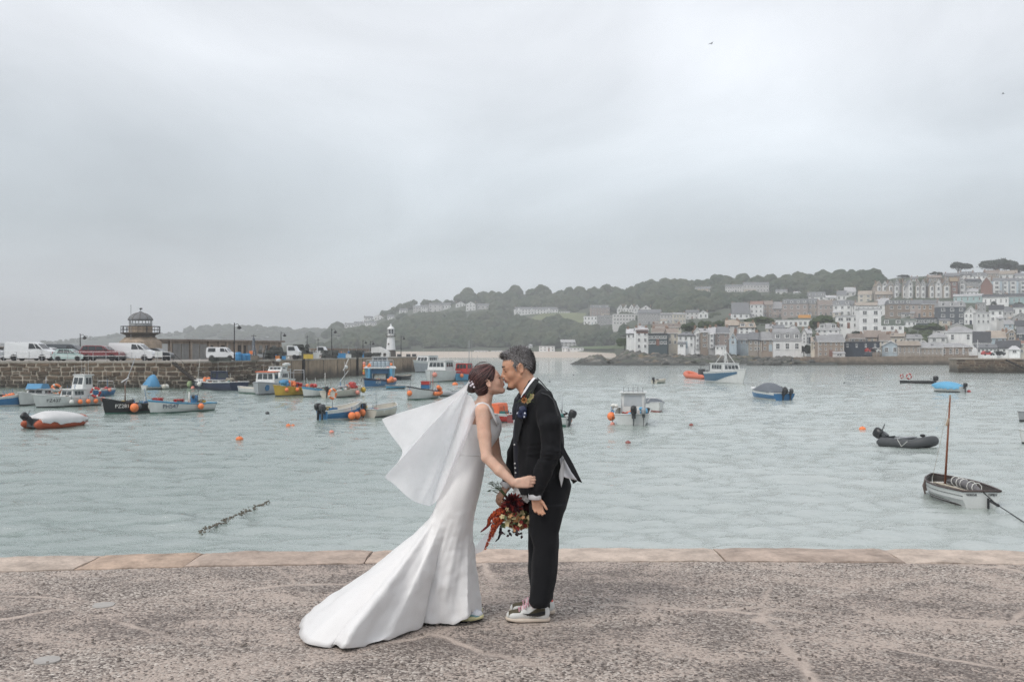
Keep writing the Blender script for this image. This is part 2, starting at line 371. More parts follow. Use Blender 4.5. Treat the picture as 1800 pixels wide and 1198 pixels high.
# coping stones, each its own block
cm = [mat('coping_pink', (.41, .325, .27), .8, .42, 4, .8, 22, rnd=.1), mat('coping_orange', (.42, .315, .245), .85, .4, 5, 1.0, 16, rnd=.1), mat('coping_pale', (.43, .355, .30), .8, .38, 5, .8, 24, rnd=.1)]
x = -9.0; k = 0; rr = random.Random(5)
cuts = [-9, -7.4, -6, -4.9, -3.45, -2.62, -1.2, .35, 1.75, 3.2, 4.75, 6.1, 7.6, 9]
for a, b_ in zip(cuts, cuts[1:]):
    na, nb = 16, 6; g = .005; V = []; top = .012+.01*rr.random()
    for i in range(na+1):
        for j in range(nb+1):
            u = i/na; v_ = j/nb; xx = a+g+(b_-a-2*g)*u; y1 = yout(xx)+.035*mno.noise((xx*2, k, 0))+.015*mno.noise((xx*7, k, 0)); y0 = yout(xx)-.57+.04*mno.noise((xx*2, k, 5))
            edge = min(u, 1-u)*na*.5, min(v_, 1-v_)*nb
            z = top+.012*mno.noise((xx*3, v_*3+k, 0))+.008*mno.noise((xx*9, v_*8, k))-(.014 if min(edge) < .1 else 0)
            if v_ > .99: z -= .01
            V.append((xx, y0+(y1-y0)*v_, z))
    Fq = [(i*(nb+1)+j, (i+1)*(nb+1)+j, (i+1)*(nb+1)+j+1, i*(nb+1)+j+1) for i in range(na) for j in range(nb)]
    mb = MB(); mb.add(V, Fq); n = len(V)
    for e in ([i*(nb+1) for i in range(na+1)], [i*(nb+1)+nb for i in range(na+1)], list(range(nb+1)), [na*(nb+1)+j for j in range(nb+1)]):
        c = [mb.v[q] for q in e]; mb.loft([c, [(q[0], q[1], -.35) for q in c]], False, 0, False)
    mb.build('coping_stone', cm[1] if k == 4 else cm[2] if k in (3, 7, 9) else cm[0], quay, True); k += 1
# smooth repair patches in the concrete
for x, y, rx, ry, c in ((182, 1064, .075, .05, 0), (82, 1161, .07, .045, 0)):
    q = onground(x, y); pts = [(q.x+rx*math.cos(a)*(1+.25*mno.noise((math.cos(a)*1.5+x, math.sin(a)*1.5, y))), q.y+ry*1.6*math.sin(a)*(1+.25*mno.noise((math.cos(a)*1.5, math.sin(a)*1.5+y, x))), .009) for a in np.linspace(0, 6.2832, 22)[:-1]]
    MB().add(pts+[(a, b2, 0) for a, b2, _ in pts], [tuple(range(21))]+[(i, (i+1) % 21, 21+(i+1) % 21, 21+i) for i in range(21)]).build('repair_patch', mat('patch_grey', (.36, .34, .32), .7, .12, 20) if c == 0 else mat('patch_sand', (.31, .262, .24), .8, .1, 20), quay)
# a little loose grit lying on the quay
gv = MB(); rr = random.Random(2)
for i in range(420):
    q = onground(rr.uniform(-50, 1850), 990+210*rr.random()**.7); s = rr.uniform(.003, .009)
    gv.box((q.x, q.y, .008+s*.3), (s*rr.uniform(1, 2), s*rr.uniform(1, 2), s), rr.random()*3)
gv.build('loose_grit', mat('grit', (.2, .17, .15), .9, .5, 60), None, kind='stuff', label='loose grit and crumbs of stone scattered on the quay')

# ---- hills
RX = [380, 470, 500, 560, 585, 605, 622, 639, 666, 692, 717, 741, 779, 804, 840, 880, 925, 964, 1008, 1030, 1063, 1090, 1124, 1166, 1197, 1241, 1291, 1339, 1373, 1399, 1438, 1465, 1502, 1539, 1574, 1632, 1665, 1732, 1800, 2000, 2200]
RY = [616, 610, 604, 592, 584, 578, 574, 567, 558, 548, 543, 540, 536, 528, 523, 522, 517, 517, 517, 518, 511, 512, 514, 509, 505, 503, 502, 504, 506, 500, 500, 497, 497, 494, 488, 484, 482, 478, 482, 490, 500]
def yr_(x): return float(np.interp(x, RX, RY))
def ys_(x): return float(np.interp(x, [1000, 1085, 1112, 2200], [617, 618, 634, 634]))
def d0_(x): return float(np.interp(x, [1000, 1080, 1112, 2200], [700, 670, 300, 300]))
def d1_(x): return float(np.interp(x, [380, 600, 1000, 1240, 1460, 1600, 2200], [1300, 1150, 1060, 900, 820, 640, 620]))
def dhill(x, y): return d0_(x)+(d1_(x)-d0_(x))*(ys_(x)-y)/(ys_(x)-yr_(x))
def onhill(x, y): return at(x, y, dhill(x, y))
def terrain(name, cols, rows, fn, m, **k):
    V = [fn(x, t) for x in cols for t in rows]; n = len(rows)
    Fq = [(i*n+j, (i+1)*n+j, (i+1)*n+j+1, i*n+j+1) for i in range(len(cols)-1) for j in range(n-1)]
    return link(name, npmesh(name, V, Fq), None, m, **k)
def hillpt(x, t):
    if t < 0: q = at(x, ys_(x), d0_(x)); q.y += t*60; q.z += t*60; return q
    y = ys_(x)+(yr_(x)-ys_(x))*min(t, 1); q = at(x, y, d0_(x)+(d1_(x)-d0_(x))*t)
    if t > 1: q.z = at(x, yr_(x), d1_(x)).z*(1-(t-1)*.9)
    else: q.z += 1.2*mno.noise((q.x*.03, q.y*.03, 0))*min(1, t*8)
    return q
gm = mat('hillside_scrub', (.055, .068, .042), .95, .35, .03, 0)
terrain('hillside', list(range(380, 2210, 10)), [-.12]+[i/30 for i in range(31)]+[1.1, 1.4, 2], hillpt, gm, kind='structure')
# far headland on the left
HX = [-500, -50, 0, 60, 110, 160, 210, 270, 330, 360, 400, 440, 500, 560, 600, 650, 720, 800]
HY = [608, 605, 603, 602, 599, 592, 588, 587, 583, 579, 577, 577, 581, 583, 586, 596, 606, 616]
def headpt(x, t):
    yt = float(np.interp(x, HX, HY)); y = 620+(yt-620)*min(1, t); D = 1250+450*t; q = at(x, y, D)
    if t > 1: q.z = at(x, yt, 1700).z*(1-(t-1))
    if t < 0.01: q.z = -3
    return q
terrain('far_headland', list(range(-500, 801, 10)), [i/12 for i in range(13)]+[1.4], headpt, mat('headland_heath', (.06, .075, .05), .95, .4, .02), kind='structure')
def onhead(x, y): yt = float(np.interp(x, HX, HY)); return at(x, y, 1250+450*(620-y)/(620-yt))
# beach
def beachpt(x, t):
    D = 585+112*t; q = at(x, 617, D); yy = 629.0-11.5*t; q.z = CH-(yy-YH)/F*D
    if t < .01: q.z = -2.6
    return q
terrain('sandy_beach', list(range(560, 1121, 10)), [0, .04, .2, .4, .6, .8, 1.0], beachpt, mat('beach_sand', (.50, .43, .36), .9, .08, .05), kind='structure')
# pale field and grass strips on the hill
def patch_on_hill(name, poly, m, lift=.8):
    xs_ = sorted(set([q[0] for q in poly[0]]+[q[0] for q in poly[1]])); V = []; 
    for x in np.linspace(xs_[0], xs_[-1], 26):
        yt = float(np.interp(x, *zip(*poly[0]))); yb = float(np.interp(x, *zip(*poly[1])))
        for j in range(7):
            q = onhill(x, yb+(yt-yb)*j/6); q.z += lift; V.append(q)
    Fq = [(i*7+j, (i+1)*7+j, (i+1)*7+j+1, i*7+j+1) for i in range(25) for j in range(6)]
    link(name, npmesh(name, V, Fq), None, m, kind='structure')
patch_on_hill('pale_field', ([(934, 561), (950, 554), (985, 552.5), (1030, 553)], [(934, 564), (965, 567), (1000, 569), (1014, 572), (1030, 568)]), mat('meadow', (.145, .165, .075), .95, .3, .06), 1.6)
patch_on_hill('grass_strip', ([(1005, 612), (1060, 611), (1100, 609)], [(1005, 616), (1060, 616), (1100, 616)]), mat('grass_strip', (.085, .12, .05), .95, .3, .06), 1.2)

# ---- rocky shore below the town
def rockpt(x, t):
    D = 262+46*t; zt = float(np.interp(x, [1000, 1008, 1040, 1058, 1064, 1072, 1085, 1100, 1112, 1140, 1200, 1240, 1290, 1340, 1400, 1440, 1470], [-2.6, -2.2, 0.1, .6, -.6, -1.6, -.2, 1.0, 1.6, .6, .2, .3, .1, -.2, -.4, -.5, -.6]))
    q = at(x, 617, D); s = min(1, t/.7)
    n = mno.noise((q.x*.13, q.y*.16, 0))*1.3+(.6-abs(mno.noise((q.x*.30+q.y*.25, q.y*.3, 4)))*2.4)*1.0+mno.noise((q.x*.9, q.y*.9, 2))*.8
    sw = (q.x*.21+q.y*.13+1.4*mno.noise((q.x*.1, q.y*.12, 9))) % 1.0; n += 1.1*(sw if sw < .8 else (1-sw)*4)-.4
    q.z = -2.75+(zt+2.75)*s**.8+n*s*(1.2-.4*s)*.75
    if t < .02: q.z = -3
    return q
m, N, L, p = nodes_mat('shore_rock')
tc = N.new('ShaderNodeTexCoord').outputs['Object']; n1 = nz(N, L, vmap(N, L, tc, (.5, .5, 1.4), (0, .3, 0)), .5, 7, .75)
c = ramp(N, L, n1, [(.34, (.014, .016, .015)), (.48, (.06, .062, .055)), (.62, (.21, .195, .165))])
og = ramp(N, L, nz(N, L, tc, .12, 3), [(.58, 0.0), (.66, .6)]); gv_ = ramp(N, L, nz(N, L, vmap(N, L, tc, (1, 1, 1), (0, 0, 0), (31, 7, 0)), .14, 4), [(.5, 0.0), (.6, .8)]); c = mixc(N, L, gv_, c, (.045, .06, .03))
c = mixc(N, L, og, c, (.23, .16, .09))
sp = N.new('ShaderNodeSeparateXYZ'); L.new(tc, sp.inputs[0]); wet = N.new('ShaderNodeMapRange'); wet.inputs['From Min'].default_value = -1.55; wet.inputs['From Max'].default_value = -1.0; wet.inputs['To Min'].default_value = 1; wet.inputs['To Max'].default_value = 0
L.new(sp.outputs['Z'], wet.inputs['Value']); c = mixc(N, L, mth(N, L, 'MULTIPLY', wet.outputs[0], .8), c, (.03, .035, .03))   # weed and tide mark
L.new(c, p.inputs['Base Color']); p.inputs['Roughness'].default_value = .9; rock_mat = m
shore = terrain('rocky_shore', [1000+i*1.6 for i in range(296)], [0, .03]+[.06+.047*i for i in range(21)], rockpt, m, kind='structure')
for f in shore.data.polygons: f.use_smooth = False
def boulder_mesh(seed, sx=1, sy=1, sz=.7):
    import bmesh
    bm = bmesh.new(); bmesh.ops.create_icosphere(bm, subdivisions=2, radius=1)
    for v in bm.verts:
        d = 1+.35*mno.noise(v.co*1.1+Vector((seed*7, 0, 0)))+.15*mno.noise(v.co*3+Vector((0, seed, 0))); v.co = Vector((v.co.x*sx, v.co.y*sy, v.co.z*sz))*d
    me = bpy.data.meshes.new('boulder'); bm.to_mesh(me); bm.free(); me.materials.append(rock_mat); return me
bms = [boulder_mesh(i, 1.3, 1, .75) for i in range(5)]; rr = random.Random(11)
for i in range(70):
    x = rr.choice([rr.uniform(1075, 1320), rr.uniform(1320, 1440)]); D = rr.uniform(268, 290); s = rr.uniform(.5, 1.5); q = at(x, 617, D)
    o = bpy.data.objects.new('rock', bms[i % 5]); COL.objects.link(o); o.parent = shore; o.location = (q.x, q.y, -2.1+(D-264)*.05); o.scale = (s*rr.uniform(.8, 1.6), s, s*rr.uniform(.6, 1.2)); o.rotation_euler = (rr.uniform(-.3, .3), rr.uniform(-.3, .3), rr.random()*6)

# ---- haze
hb = MB().box((0, 1580, 52.5), (5160, 3280, 119)).build('haze', None, None, kind='stuff') if False else None
mb = MB(); mb.box((0, 1520, 57.5), (5200, 3160, 125)); me = mb.mesh('haze')
hm = bpy.data.materials.new('haze_air'); hm.use_nodes = True; hm.node_tree.nodes.clear()
o_ = hm.node_tree.nodes.new('ShaderNodeOutputMaterial'); pv = hm.node_tree.nodes.new('ShaderNodeVolumePrincipled')
pv.inputs['Color'].default_value = (.96, .98, 1, 1); pv.inputs['Density'].default_value = .00056
hm.node_tree.links.new(pv.outputs[0], o_.inputs['Volume'])
hz_ = link('haze', me, None, hm, kind='stuff', label='thin sea haze over the harbour and the far hills')
# ================================================================== BOATS
def paint(name, col, **k): return mat('boat_'+name, col, k.pop('rough', .35), k.pop('var', .08), 2.5, streak=.12, spec=.5, **k)
PW = paint('white', (.62, .63, .62)); PG = paint('grey', (.30, .31, .32)); PC = paint('cream', (.55, .52, .45)); PB = paint('blue', (.035, .16, .34)); PLB = paint('sky_blue', (.10, .33, .52)); PN = paint('navy', (.012, .022, .06)); PK = paint('black', (.012, .013, .015)); PY = paint('yellow', (.50, .33, .045)); PR = paint('red', (.42, .035, .03)); PT = paint('teal', (.04, .16, .15)); PGR = paint('green_bottom', (.03, .12, .085), var=.25); PRB = paint('red_bottom', (.24, .06, .045), var=.25); PKB = paint('dark_bottom', (.03, .035, .035), var=.25); PSL = paint('silver', (.40, .42, .45)); PDG = paint('dark_grey', (.05, .055, .06))
WOOD = mat('varnished_wood', (.20, .065, .028), .4, .25, 6, stretch=(1, 1, .15)); TIM = mat('grey_timber', (.20, .17, .14), .8, .25, 5); RUB = mat('black_rubber', (.015, .016, .018), .6, .2, 6)
GLS = mat('window_glass', (.03, .04, .045), .08, .1, 2, spec=.6); ORA = mat('orange_float', (.80, .22, .075), .5, .12, 6, rnd=.12); WHF = mat('white_float', (.68, .68, .64), .5, .1, 6); YEF = mat('yellow_float', (.62, .40, .05), .5, .12, 6); PKF = mat('pink_float', (.70, .28, .22), .5, .12, 6)
STEEL = mat('galvanised', (.42, .43, .44), .4, .1, 8, metal=.6); ROPE = mat('rope', (.30, .27, .22), .9, .3, 20); TARP = {'white': mat('tarp_white', (.58, .58, .58), .6, .08, 3, .3, 5), 'blue': mat('tarp_blue', (.07, .24, .42), .55, .12, 3, .3, 5), 'grey': mat('tarp_grey', (.12, .135, .155), .7, .12, 3, .3, 5), 'orange': mat('tarp_orange', (.70, .15, .06), .6, .1, 3, .3, 5), 'sky': mat('tarp_sky', (.12, .36, .56), .55, .1, 3, .3, 5)}
ALL = []; FEND = []
class Boat:
    def __init__(s, name, label, cat, bow, stern, B, fb=(.8, .5, .45), tw=.8, rake=.25, cols=(None, None, None), group='boats moored in the harbour', floor=.12, roll=0, build=True, band=.8, rail=None, n=14, full=2.3, inner=None):
        a, b = onwater(*bow), onwater(*stern); s.L = L_ = (a-b).length; s.B = B; s.fb = fb; s.tw = tw; s.rake = rake; s.inner = inner; s.name = name; s.label = label; s.full = full
        s.root = thing(name, label, cat, ((a+b)/2), math.atan2(a.y-b.y, a.x-b.x), group); s.root.rotation_euler.x = roll
        s.M = Matrix.Translation((a+b)/2) @ Matrix.Rotation(math.atan2(a.y-b.y, a.x-b.x), 4, 'Z'); ALL.append(s); s.nf = 0
        if build: s.hull(cols, floor, band, rail, n)
    def hb(s, u):
        m = .45
        return s.B/2*(s.tw+(1-s.tw)*math.sin(min(1, u/m)*1.5708)) if u < m else s.B/2*max(.012, 1-((u-m)/(1-m))**s.full)
    def sh(s, u): return float(np.interp(u, [0, .4, .75, 1], [s.fb[2], s.fb[1], s.fb[1]+(s.fb[0]-s.fb[1])*.4, s.fb[0]]))
    def X(s, u, z=0): return (u-.5)*s.L+s.rake*z*max(0, (u-.6)/.4)**2*1.2-.1*z*max(0, 1-u*6)
    def hull(s, cols, floor, band, rail, n):
        top, side, bot = cols; us = [i/n for i in range(n+1)]; R_ = []
        for u in us:
            b, h = s.hb(u), s.sh(u); pr = [(0, -.28), (b*.62, -.16), (b*.80, .09), (b*.9, h*.42), (b*.97, h*band), (b, h)]
            R_.append([(s.X(u, z), -y, z) for y, z in pr[::-1]]+[(s.X(u, z), y, z) for y, z in pr[1:]])
        mb = MB(); k = len(R_[0])
        for j in range(k-1):
            mi = {0: 0, k-2: 0, 1: 1, 2: 1, k-3: 1, k-4: 1}.get(j, 2)
            for i in range(n): mb.add([R_[i][j], R_[i][j+1], R_[i+1][j+1], R_[i+1][j]], [(0, 1, 2, 3)], mi)
        mb.add(R_[0], [tuple(range(k))], 1)
        s.hull_o = mb.build('hull', [top, side, bot], s.root, False)
        for f in s.hull_o.data.polygons: f.use_smooth = len(f.vertices) == 4
        mb = MB(); I = []
        for u in us:
            b, h = max(s.hb(u)-.05, .008), s.sh(u); ix = .06 if u == 0 else 0; I.append([(s.X(u, h)+ix, -b, h-.01), (s.X(u, floor)+ix, -b*.84, min(floor, h-.1)), (s.X(u, floor)+ix, b*.84, min(floor, h-.1)), (s.X(u, h)+ix, b, h-.01)])
        mb.loft(I, False, 0, False); mb.add([I[0][0], I[0][1], I[0][2], I[0][3]], [(0, 1, 2, 3)])
        mb.build('inner_skin', s.inner or (PC if side is not PK else PDG), s.root, False)
        mb = MB()
        for q in (-1, 1): mb.tube([(s.X(u, s.sh(u)), q*s.hb(u)*.99, s.sh(u)+.005) for u in us], .028 if s.L < 6 else .05, 5)
        mb.tube([(s.X(0, s.sh(0)), -s.hb(0), s.sh(0)), (s.X(0, s.sh(0)), s.hb(0), s.sh(0))], .03, 5)
        mb.build('gunwale', rail or top, s.root, True)
    def thwarts(s, us, m=TIM):
        for u in us:
            b = s.hb(u)*.92; z = s.sh(u)*.72; MB().box((s.X(u), 0, z), (.22, b*2, .035)).build('thwart', m, s.root)
    def foredeck(s, u0, m):
        us = [u0+(1-u0)*i/6 for i in range(7)]; mb = MB()
        mb.loft([[(s.X(u, s.sh(u)), -max(s.hb(u)-.02, .005), s.sh(u)+.012), (s.X(u, s.sh(u)), 0, s.sh(u)+.05), (s.X(u, s.sh(u)), max(s.hb(u)-.02, .005), s.sh(u)+.012), (s.X(u, s.sh(u)), 0, s.sh(u)-.05)] for u in us]); mb.build('foredeck', m, s.root)
    def cabin(s, u0, u1, w, z0, z1, m, roof=None, slope=.25, nw=2, nf=2, name='wheelhouse', over=.08, wz=(.5, .88), pane=GLS, taper=.92):
        x0, x1 = s.X(u0), s.X(u1); h = z1-z0; w2 = w*taper; mb = MB(); sl = slope*h
        mb.loft([[(x0, -w/2, z0), (x1, -w/2, z0), (x1, w/2, z0), (x0, w/2, z0)], [(x0+.05*h, -w2/2, z1), (x1-sl, -w2/2, z1), (x1-sl, w2/2, z1), (x0+.05*h, w2/2, z1)]]); c = mb.build(name, m, s.root)
        r = MB(); r.box(((x0+x1-sl)/2, 0, z1+.03), (x1-sl-x0+over*2, w2+over*2, .06)); r.build('cabin_roof', roof or m, c)
        def quad(a, b, c_, d, nrm):
            n = Vector(nrm).normalized()*.012; MB().loft([[Vector(q)-n*.5 for q in (a, b, c_, d)], [Vector(q)+n for q in (a, b, c_, d)]]).build('window_pane', pane, c)
        lw = lambda t: w/2+(w2-w)/2*t; xf = lambda t: x1-sl*t
        for q in (-1, 1):
            xa, xb = x0+.12*(x1-x0), x1-sl*wz[1]-.10*(x1-x0); st = (xb-xa)/nw
            for i in range(nw):
                a, b = xa+i*st+st*.08, xa+(i+1)*st-st*.08; quad((a, q*lw(wz[0]), z0+h*wz[0]), (b, q*lw(wz[0]), z0+h*wz[0]), (b, q*lw(wz[1]), z0+h*wz[1]), (a, q*lw(wz[1]), z0+h*wz[1]), (0, q, 0))
        for xs, nn, sg in ((xf, nf, 1), (lambda t: x0+.05*h*t, max(1, nf-1), -1)):
            ww = w*.84/nn
            for i in range(nn):
                a, b = -w*.42+i*ww+ww*.07, -w*.42+(i+1)*ww-ww*.07; quad((xs(wz[0]), a, z0+h*wz[0]), (xs(wz[0]), b, z0+h*wz[0]), (xs(wz[1]), b*taper, z0+h*wz[1]), (xs(wz[1]), a*taper, z0+h*wz[1]), (sg, 0, .2))
        return c
    def outboard(s, y=0, sc=1.0, m=None, tilt=.0, u=0.0):
        z = s.sh(0); S_ = thing('outboard_motor', None, None); S_.parent = s.root; S_.location = (s.X(0, z)-.16*sc, y, z+.02); S_.rotation_euler = (0, tilt, 0); S_.scale = (sc,)*3
        mb = MB(); mb.loft([[(x*k+ox, yy*k, zz) for x, yy in ((-.20, -.10), (-.22, 0), (-.20, .10), (0, .14), (.16, .10), (.18, 0), (.16, -.10), (0, -.14))] for zz, k, ox in ((0, .75, 0), (.06, 1, 0), (.26, 1.05, -.01), (.36, .9, .0), (.40, .55, .02))]); mb.build('cowl', m or PK, S_, True)
        mb = MB(); mb.loft([[(-.07, -.04, 0), (.07, -.04, 0), (.07, .04, 0), (-.07, .04, 0)], [(-.09, -.03, -.45), (.04, -.03, -.45), (.04, .03, -.45), (-.09, .03, -.45)], [(-.12, -.02, -.75), (.02, -.02, -.75), (.02, .02, -.75), (-.12, .02, -.75)]]); mb.box((.12, 0, -.10), (.14, .18, .22)); mb.tube([(.1, 0, .1), (.45, .05, .2)], .022, 5); mb.build('engine_leg', PDG, S_)
    def post(s, u, y, h, r=.03, m=STEEL, name='mast', lean=(0, 0), z0=None):
        z = s.sh(u) if z0 is None else z0; mb = MB(); mb.tube([(s.X(u), y, z-.1), (s.X(u)+lean[0], y+lean[1], z+h)], [r, r*.6], 6); return mb.build(name, m, s.root, True)
    def aerials(s, pts):
        for u, y, z0, h in pts: mb = MB(); mb.tube([(s.X(u), y, z0), (s.X(u)+.03, y, z0+h)], [.014, .006], 4); mb.build('aerial', PW, s.root)
    def text(s, t, u, size, m, side, z=None):
        me = text_mesh(t, size); o = link('registration_number', me, s.root, m); h = s.sh(u)*.62 if z is None else z; b = s.hb(u); du = .04
        ang = math.atan2(s.hb(u+du)-s.hb(u-du), 2*du*s.L); k = .94*b+.035
        o.location = (s.X(u, h), side*k, h); o.rotation_euler = (math.pi/2-.12, 0, (0 if side < 0 else math.pi)+side*ang)
    def fender(s, u, side, z, r=.17, m=None, what='orange', out=.9):
        y = side*(s.hb(u)+r*out); w = s.M @ Vector((s.X(u, max(z, 0)), y, z)); s.nf += 1
        mm = m or ORA; t = thing('fender', None, 'fender', w, 0, 'fenders hanging from the moored boats'); mb = MB(); mb.ball((0, 0, 0), r, 14, 9, 0, (1, 1, 1.08)); mb.build('float_ball', mm, t, True)
        mb = MB(); mb.lathe([(r*.2, r*1.02), (r*.2, r*1.22), (.03, r*1.26)], 8); mb.tube([(0, 0, r*1.2), (0, -.1*side*0, r*1.2+.25)], .014, 4); mb.build('fender_eye', PB if mm is ORA else PDG, t)
        FEND.append((t, s.label, what, u)); return t
    def heap(s, u, y, z, r, m, name, label, cat, n=9, seed=1):
        w = s.M @ Vector((s.X(u), y, z)); t = random.Random(seed); mb = MB()
        for i in range(n): a = r*t.uniform(.35, .6); mb.ball((t.uniform(-r, r)*.7, t.uniform(-r, r)*.6, a*.6+t.uniform(0, r*.7)), a, 8, 5, 0, (1, 1, t.uniform(.6, 1)))
        o = mb.build(name, m, None, False, label=label, cat=cat); o.location = w; return o
    def put(s, o, u, y, z, rz=0):
        w = s.M @ Vector((s.X(u), y, z)); o.location = w; o.rotation_euler.z = rz; return o
    def cover(s, u0, u1, h, m, name='cover', seed=1, drop=.10, peak=.5):
        us = np.linspace(u0, u1, 15); mb = MB(); R_ = []; rr = random.Random(seed)
        for u in us:
            b, z = s.hb(u)+.03, s.sh(u); f = (u-u0)/(u1-u0); hh = h*math.sin(min(1, f/peak if f < peak else (1-f)/(1-peak))*1.5708)**.7
            R_.append([(s.X(u, z), q*b, z+dz+hh*k) for q, dz, k in ((-1, -drop*rr.uniform(.6, 1.4), 0), (-1, .03, 0), (-.72, .04, .58), (-.3, .05, .95), (.0, .05, 1), (.3, .05, .95), (.72, .04, .58), (1, .03, 0), (1, -drop*rr.uniform(.6, 1.4), 0))])
        mb.loft(R_, False, 0, False); mb.add(R_[0], [tuple(range(9))]); mb.add(R_[-1], [tuple(range(9))[::-1]]); return mb.build(name, m, s.root, True)
def inflatable(label, bow, stern, B, m, fl=None, trim=None, name='inflatable_dinghy', cat='dinghy', r=None, up=.12):
    s = Boat(name, label, cat, bow, stern, B, (.45, .32, .32), .95, .1, build=False, full=7); r = r or B*.155; mb = MB(); pts = []
    for q in np.linspace(0, 1, 31):
        if q < .36: u = -.05+.75*q/.36; y = -1; z = 0
        elif q > .64: u = -.05+.75*(1-q)/.36; y = 1; z = 0
        else: a = (q-.36)/.28*math.pi; u = .70+.28*math.sin(a)*(1); y = -math.cos(a); z = up*math.sin(a)
        pts.append((s.X(u), y*(B/2-r), r*.72+z))
    mb.tube(pts, [r*.35]+[r*.9]+[r]*27+[r*.9]+[r*.35], 12); mb.build('tube', m, s.root, True)
    mb = MB(); mb.tube([(x, y*(1+r*.95/(B/2)), z+.03) for x, y, z in pts[1:-1]], .018, 5); mb.build('rubbing_strake', trim or PDG, s.root)
    mb = MB(); mb.box((s.X(.38), 0, .10), (s.L*.75, (B/2-r)*2, .06)); mb.box((s.X(.02), 0, r), (.06, (B/2-r)*1.9, r*1.6)); mb.build('floor_boards', fl or TIM, s.root); s.r = r; s.fb = (r*1.7, r*1.6, r*1.75); return s
def lifebuoy(b, u, y, z, r, rot=(0, 0), label='', m=None):
    t = thing('lifebuoy', label, 'lifebuoy', b.M @ Vector((b.X(u), y, z))); mb = MB(); pts = [(r*math.cos(a), 0, r*math.sin(a)) for a in np.linspace(0, 6.2832, 21)]; mb.tube(pts, r*.27, 8, 0, False); mb.build('ring', m or ORA, t, True); t.rotation_euler.z = rot[0]
    for k in range(4): a = k*1.5708+.4; mb = MB(); mb.tube([(r*math.cos(a+d), 0, r*math.sin(a+d)) for d in (-.16, 0, .16)], r*.30, 8); mb.build('white_band', WHF, t, True)
    return t
def crate(label, m, d=(.55, .4, .32), name='fish_box', cat='crate', group=None):
    t = thing(name, label, cat, (0, 0, 0), 0, group); x, y, z = d; mb = MB()
    for c, s_ in (((0, 0, .015), (x, y, .03)), ((-x/2+.015, 0, z/2), (.03, y, z)), ((x/2-.015, 0, z/2), (.03, y, z)), ((0, -y/2+.015, z/2), (x, .03, z)), ((0, y/2-.015, z/2), (x, .03, z))): mb.box(c, s_)
    mb.build('box_body', m, t); mb = MB()
    for q in (-1, 1): mb.box((0, q*(y/2+.005), z-.03), (x+.03, .03, .05)); mb.box((q*(x/2+.005), 0, z-.03), (.03, y+.03, .05))
    mb.build('rim', m, t); return t
def barrel(label, m, r=.26, h=.8, group=None):
    t = thing('barrel', label, 'barrel', (0, 0, 0), 0, group); mb = MB(); mb.lathe([(r*.92, 0), (r, .05), (r, h*.30), (r*1.04, h*.34), (r, h*.38), (r, h*.64), (r*1.04, h*.68), (r, h*.72), (r*.97, h*.95), (r*.85, h)], 16); mb.build('drum', m, t, True); mb = MB(); mb.lathe([(r*.8, h*.99), (r*.8, h*1.03), (.05, h*1.04)], 14); mb.build('lid', PK, t); return t

# --- left-hand group
b = inflatable('orange inflatable dinghy under a white tarpaulin, bottom left of the moorings', (145, 746.5), (54, 752.5), 1.75, mat('orange_hypalon', (.36, .075, .03), .6, .15, 4), PDG, PDG)
tp_ = b.cover(.06, .95, .34, TARP['white'], 'tarpaulin', 3, .2, .35); mb = MB(); mb.ball((b.X(.90), 0, .34), .5, 14, 8, 0, (.85, 1.55, .45)); mb.build('tarpaulin_end', TARP['white'], b.root, True); b.outboard(0, .9, PK, -.7)
b.fender(.93, -1, .06, .13, WHF, 'white')
mb = MB(); mb.tube([(b.X(.45), -b.hb(.45)-.05, .2), (b.X(.46), -.2, .78), (b.X(.45), .3, .74), (b.X(.45), b.hb(.45)+.05, .2)], .015, 4); mb.build('lashing', ROPE, b.root)

b = Boat('fishing_boat', 'dark blue open boat full of orange floats at the left edge', 'fishing boat', (37.5, 712.5), (-40, 714), 1.7, (.85, .6, .55), cols=(PW, PB, PW)); b.thwarts([.3, .6])
for i, (u, y, z) in enumerate(((.5, -.3, .62), (.58, .1, .66), (.66, -.25, .68), (.74, .0, .72), (.8, -.2, .76), (.62, -.5, .6))): f = b.fender(u, -1, z, .16); f.location = b.M @ Vector((b.X(u), y, z))
b = Boat('fishing_boat', 'white boat with black bottom, short blue canopy and orange coil, behind the cabin boat', 'fishing boat', (35, 713), (99, 706), 1.9, (.95, .68, .6), cols=(PW, PW, PKB)); b.foredeck(.72, PW)
b.cabin(.36, .62, 1.3, .5, 1.05, PW, None, .3, 2, 2); c = MB(); c.prism([(b.X(.38), 1.1), (b.X(.66), 1.12), (b.X(.6), 1.5), (b.X(.44), 1.45)], -.55, .55); c.build('canopy', TARP['blue'], b.root); b.text('KX12', .78, .26, PK, 1)
lifebuoy(b, .30, .75, 1.0, .34, (0.6,), 'orange rope coil hung on the white boat with blue canopy'); b.post(.3, 0, 1.3, .03)
b = Boat('dinghy', 'small teal green open boat half hidden behind the cabin boat', 'boat', (82, 696.5), (122, 695), 1.6, (.7, .5, .5), cols=(PW, PT, PT)); b.fender(.35, 1, .5, .17); b.fender(.2, 1, .45, .17); b.fender(.45, -1, .55, .15)
b = Boat('fishing_boat', 'white cabin boat numbered PZ437 with a red lifebuoy and four floats', 'fishing boat', (64, 716.5), (168, 711.2), 2.0, (.92, .62, .55), .85, .3, (PW, PW, PKB)); b.foredeck(.6, PW)
b.cabin(.28, .52, 1.45, .45, 1.15, PW, None, .2, 3, 2); b.cabin(.14, .36, 1.35, .5, 2.15, PW, None, .2, 2, 2, 'upper_wheelhouse', .06, (.62, .9)); b.text('PZ437', .80, .34, PK, 1)
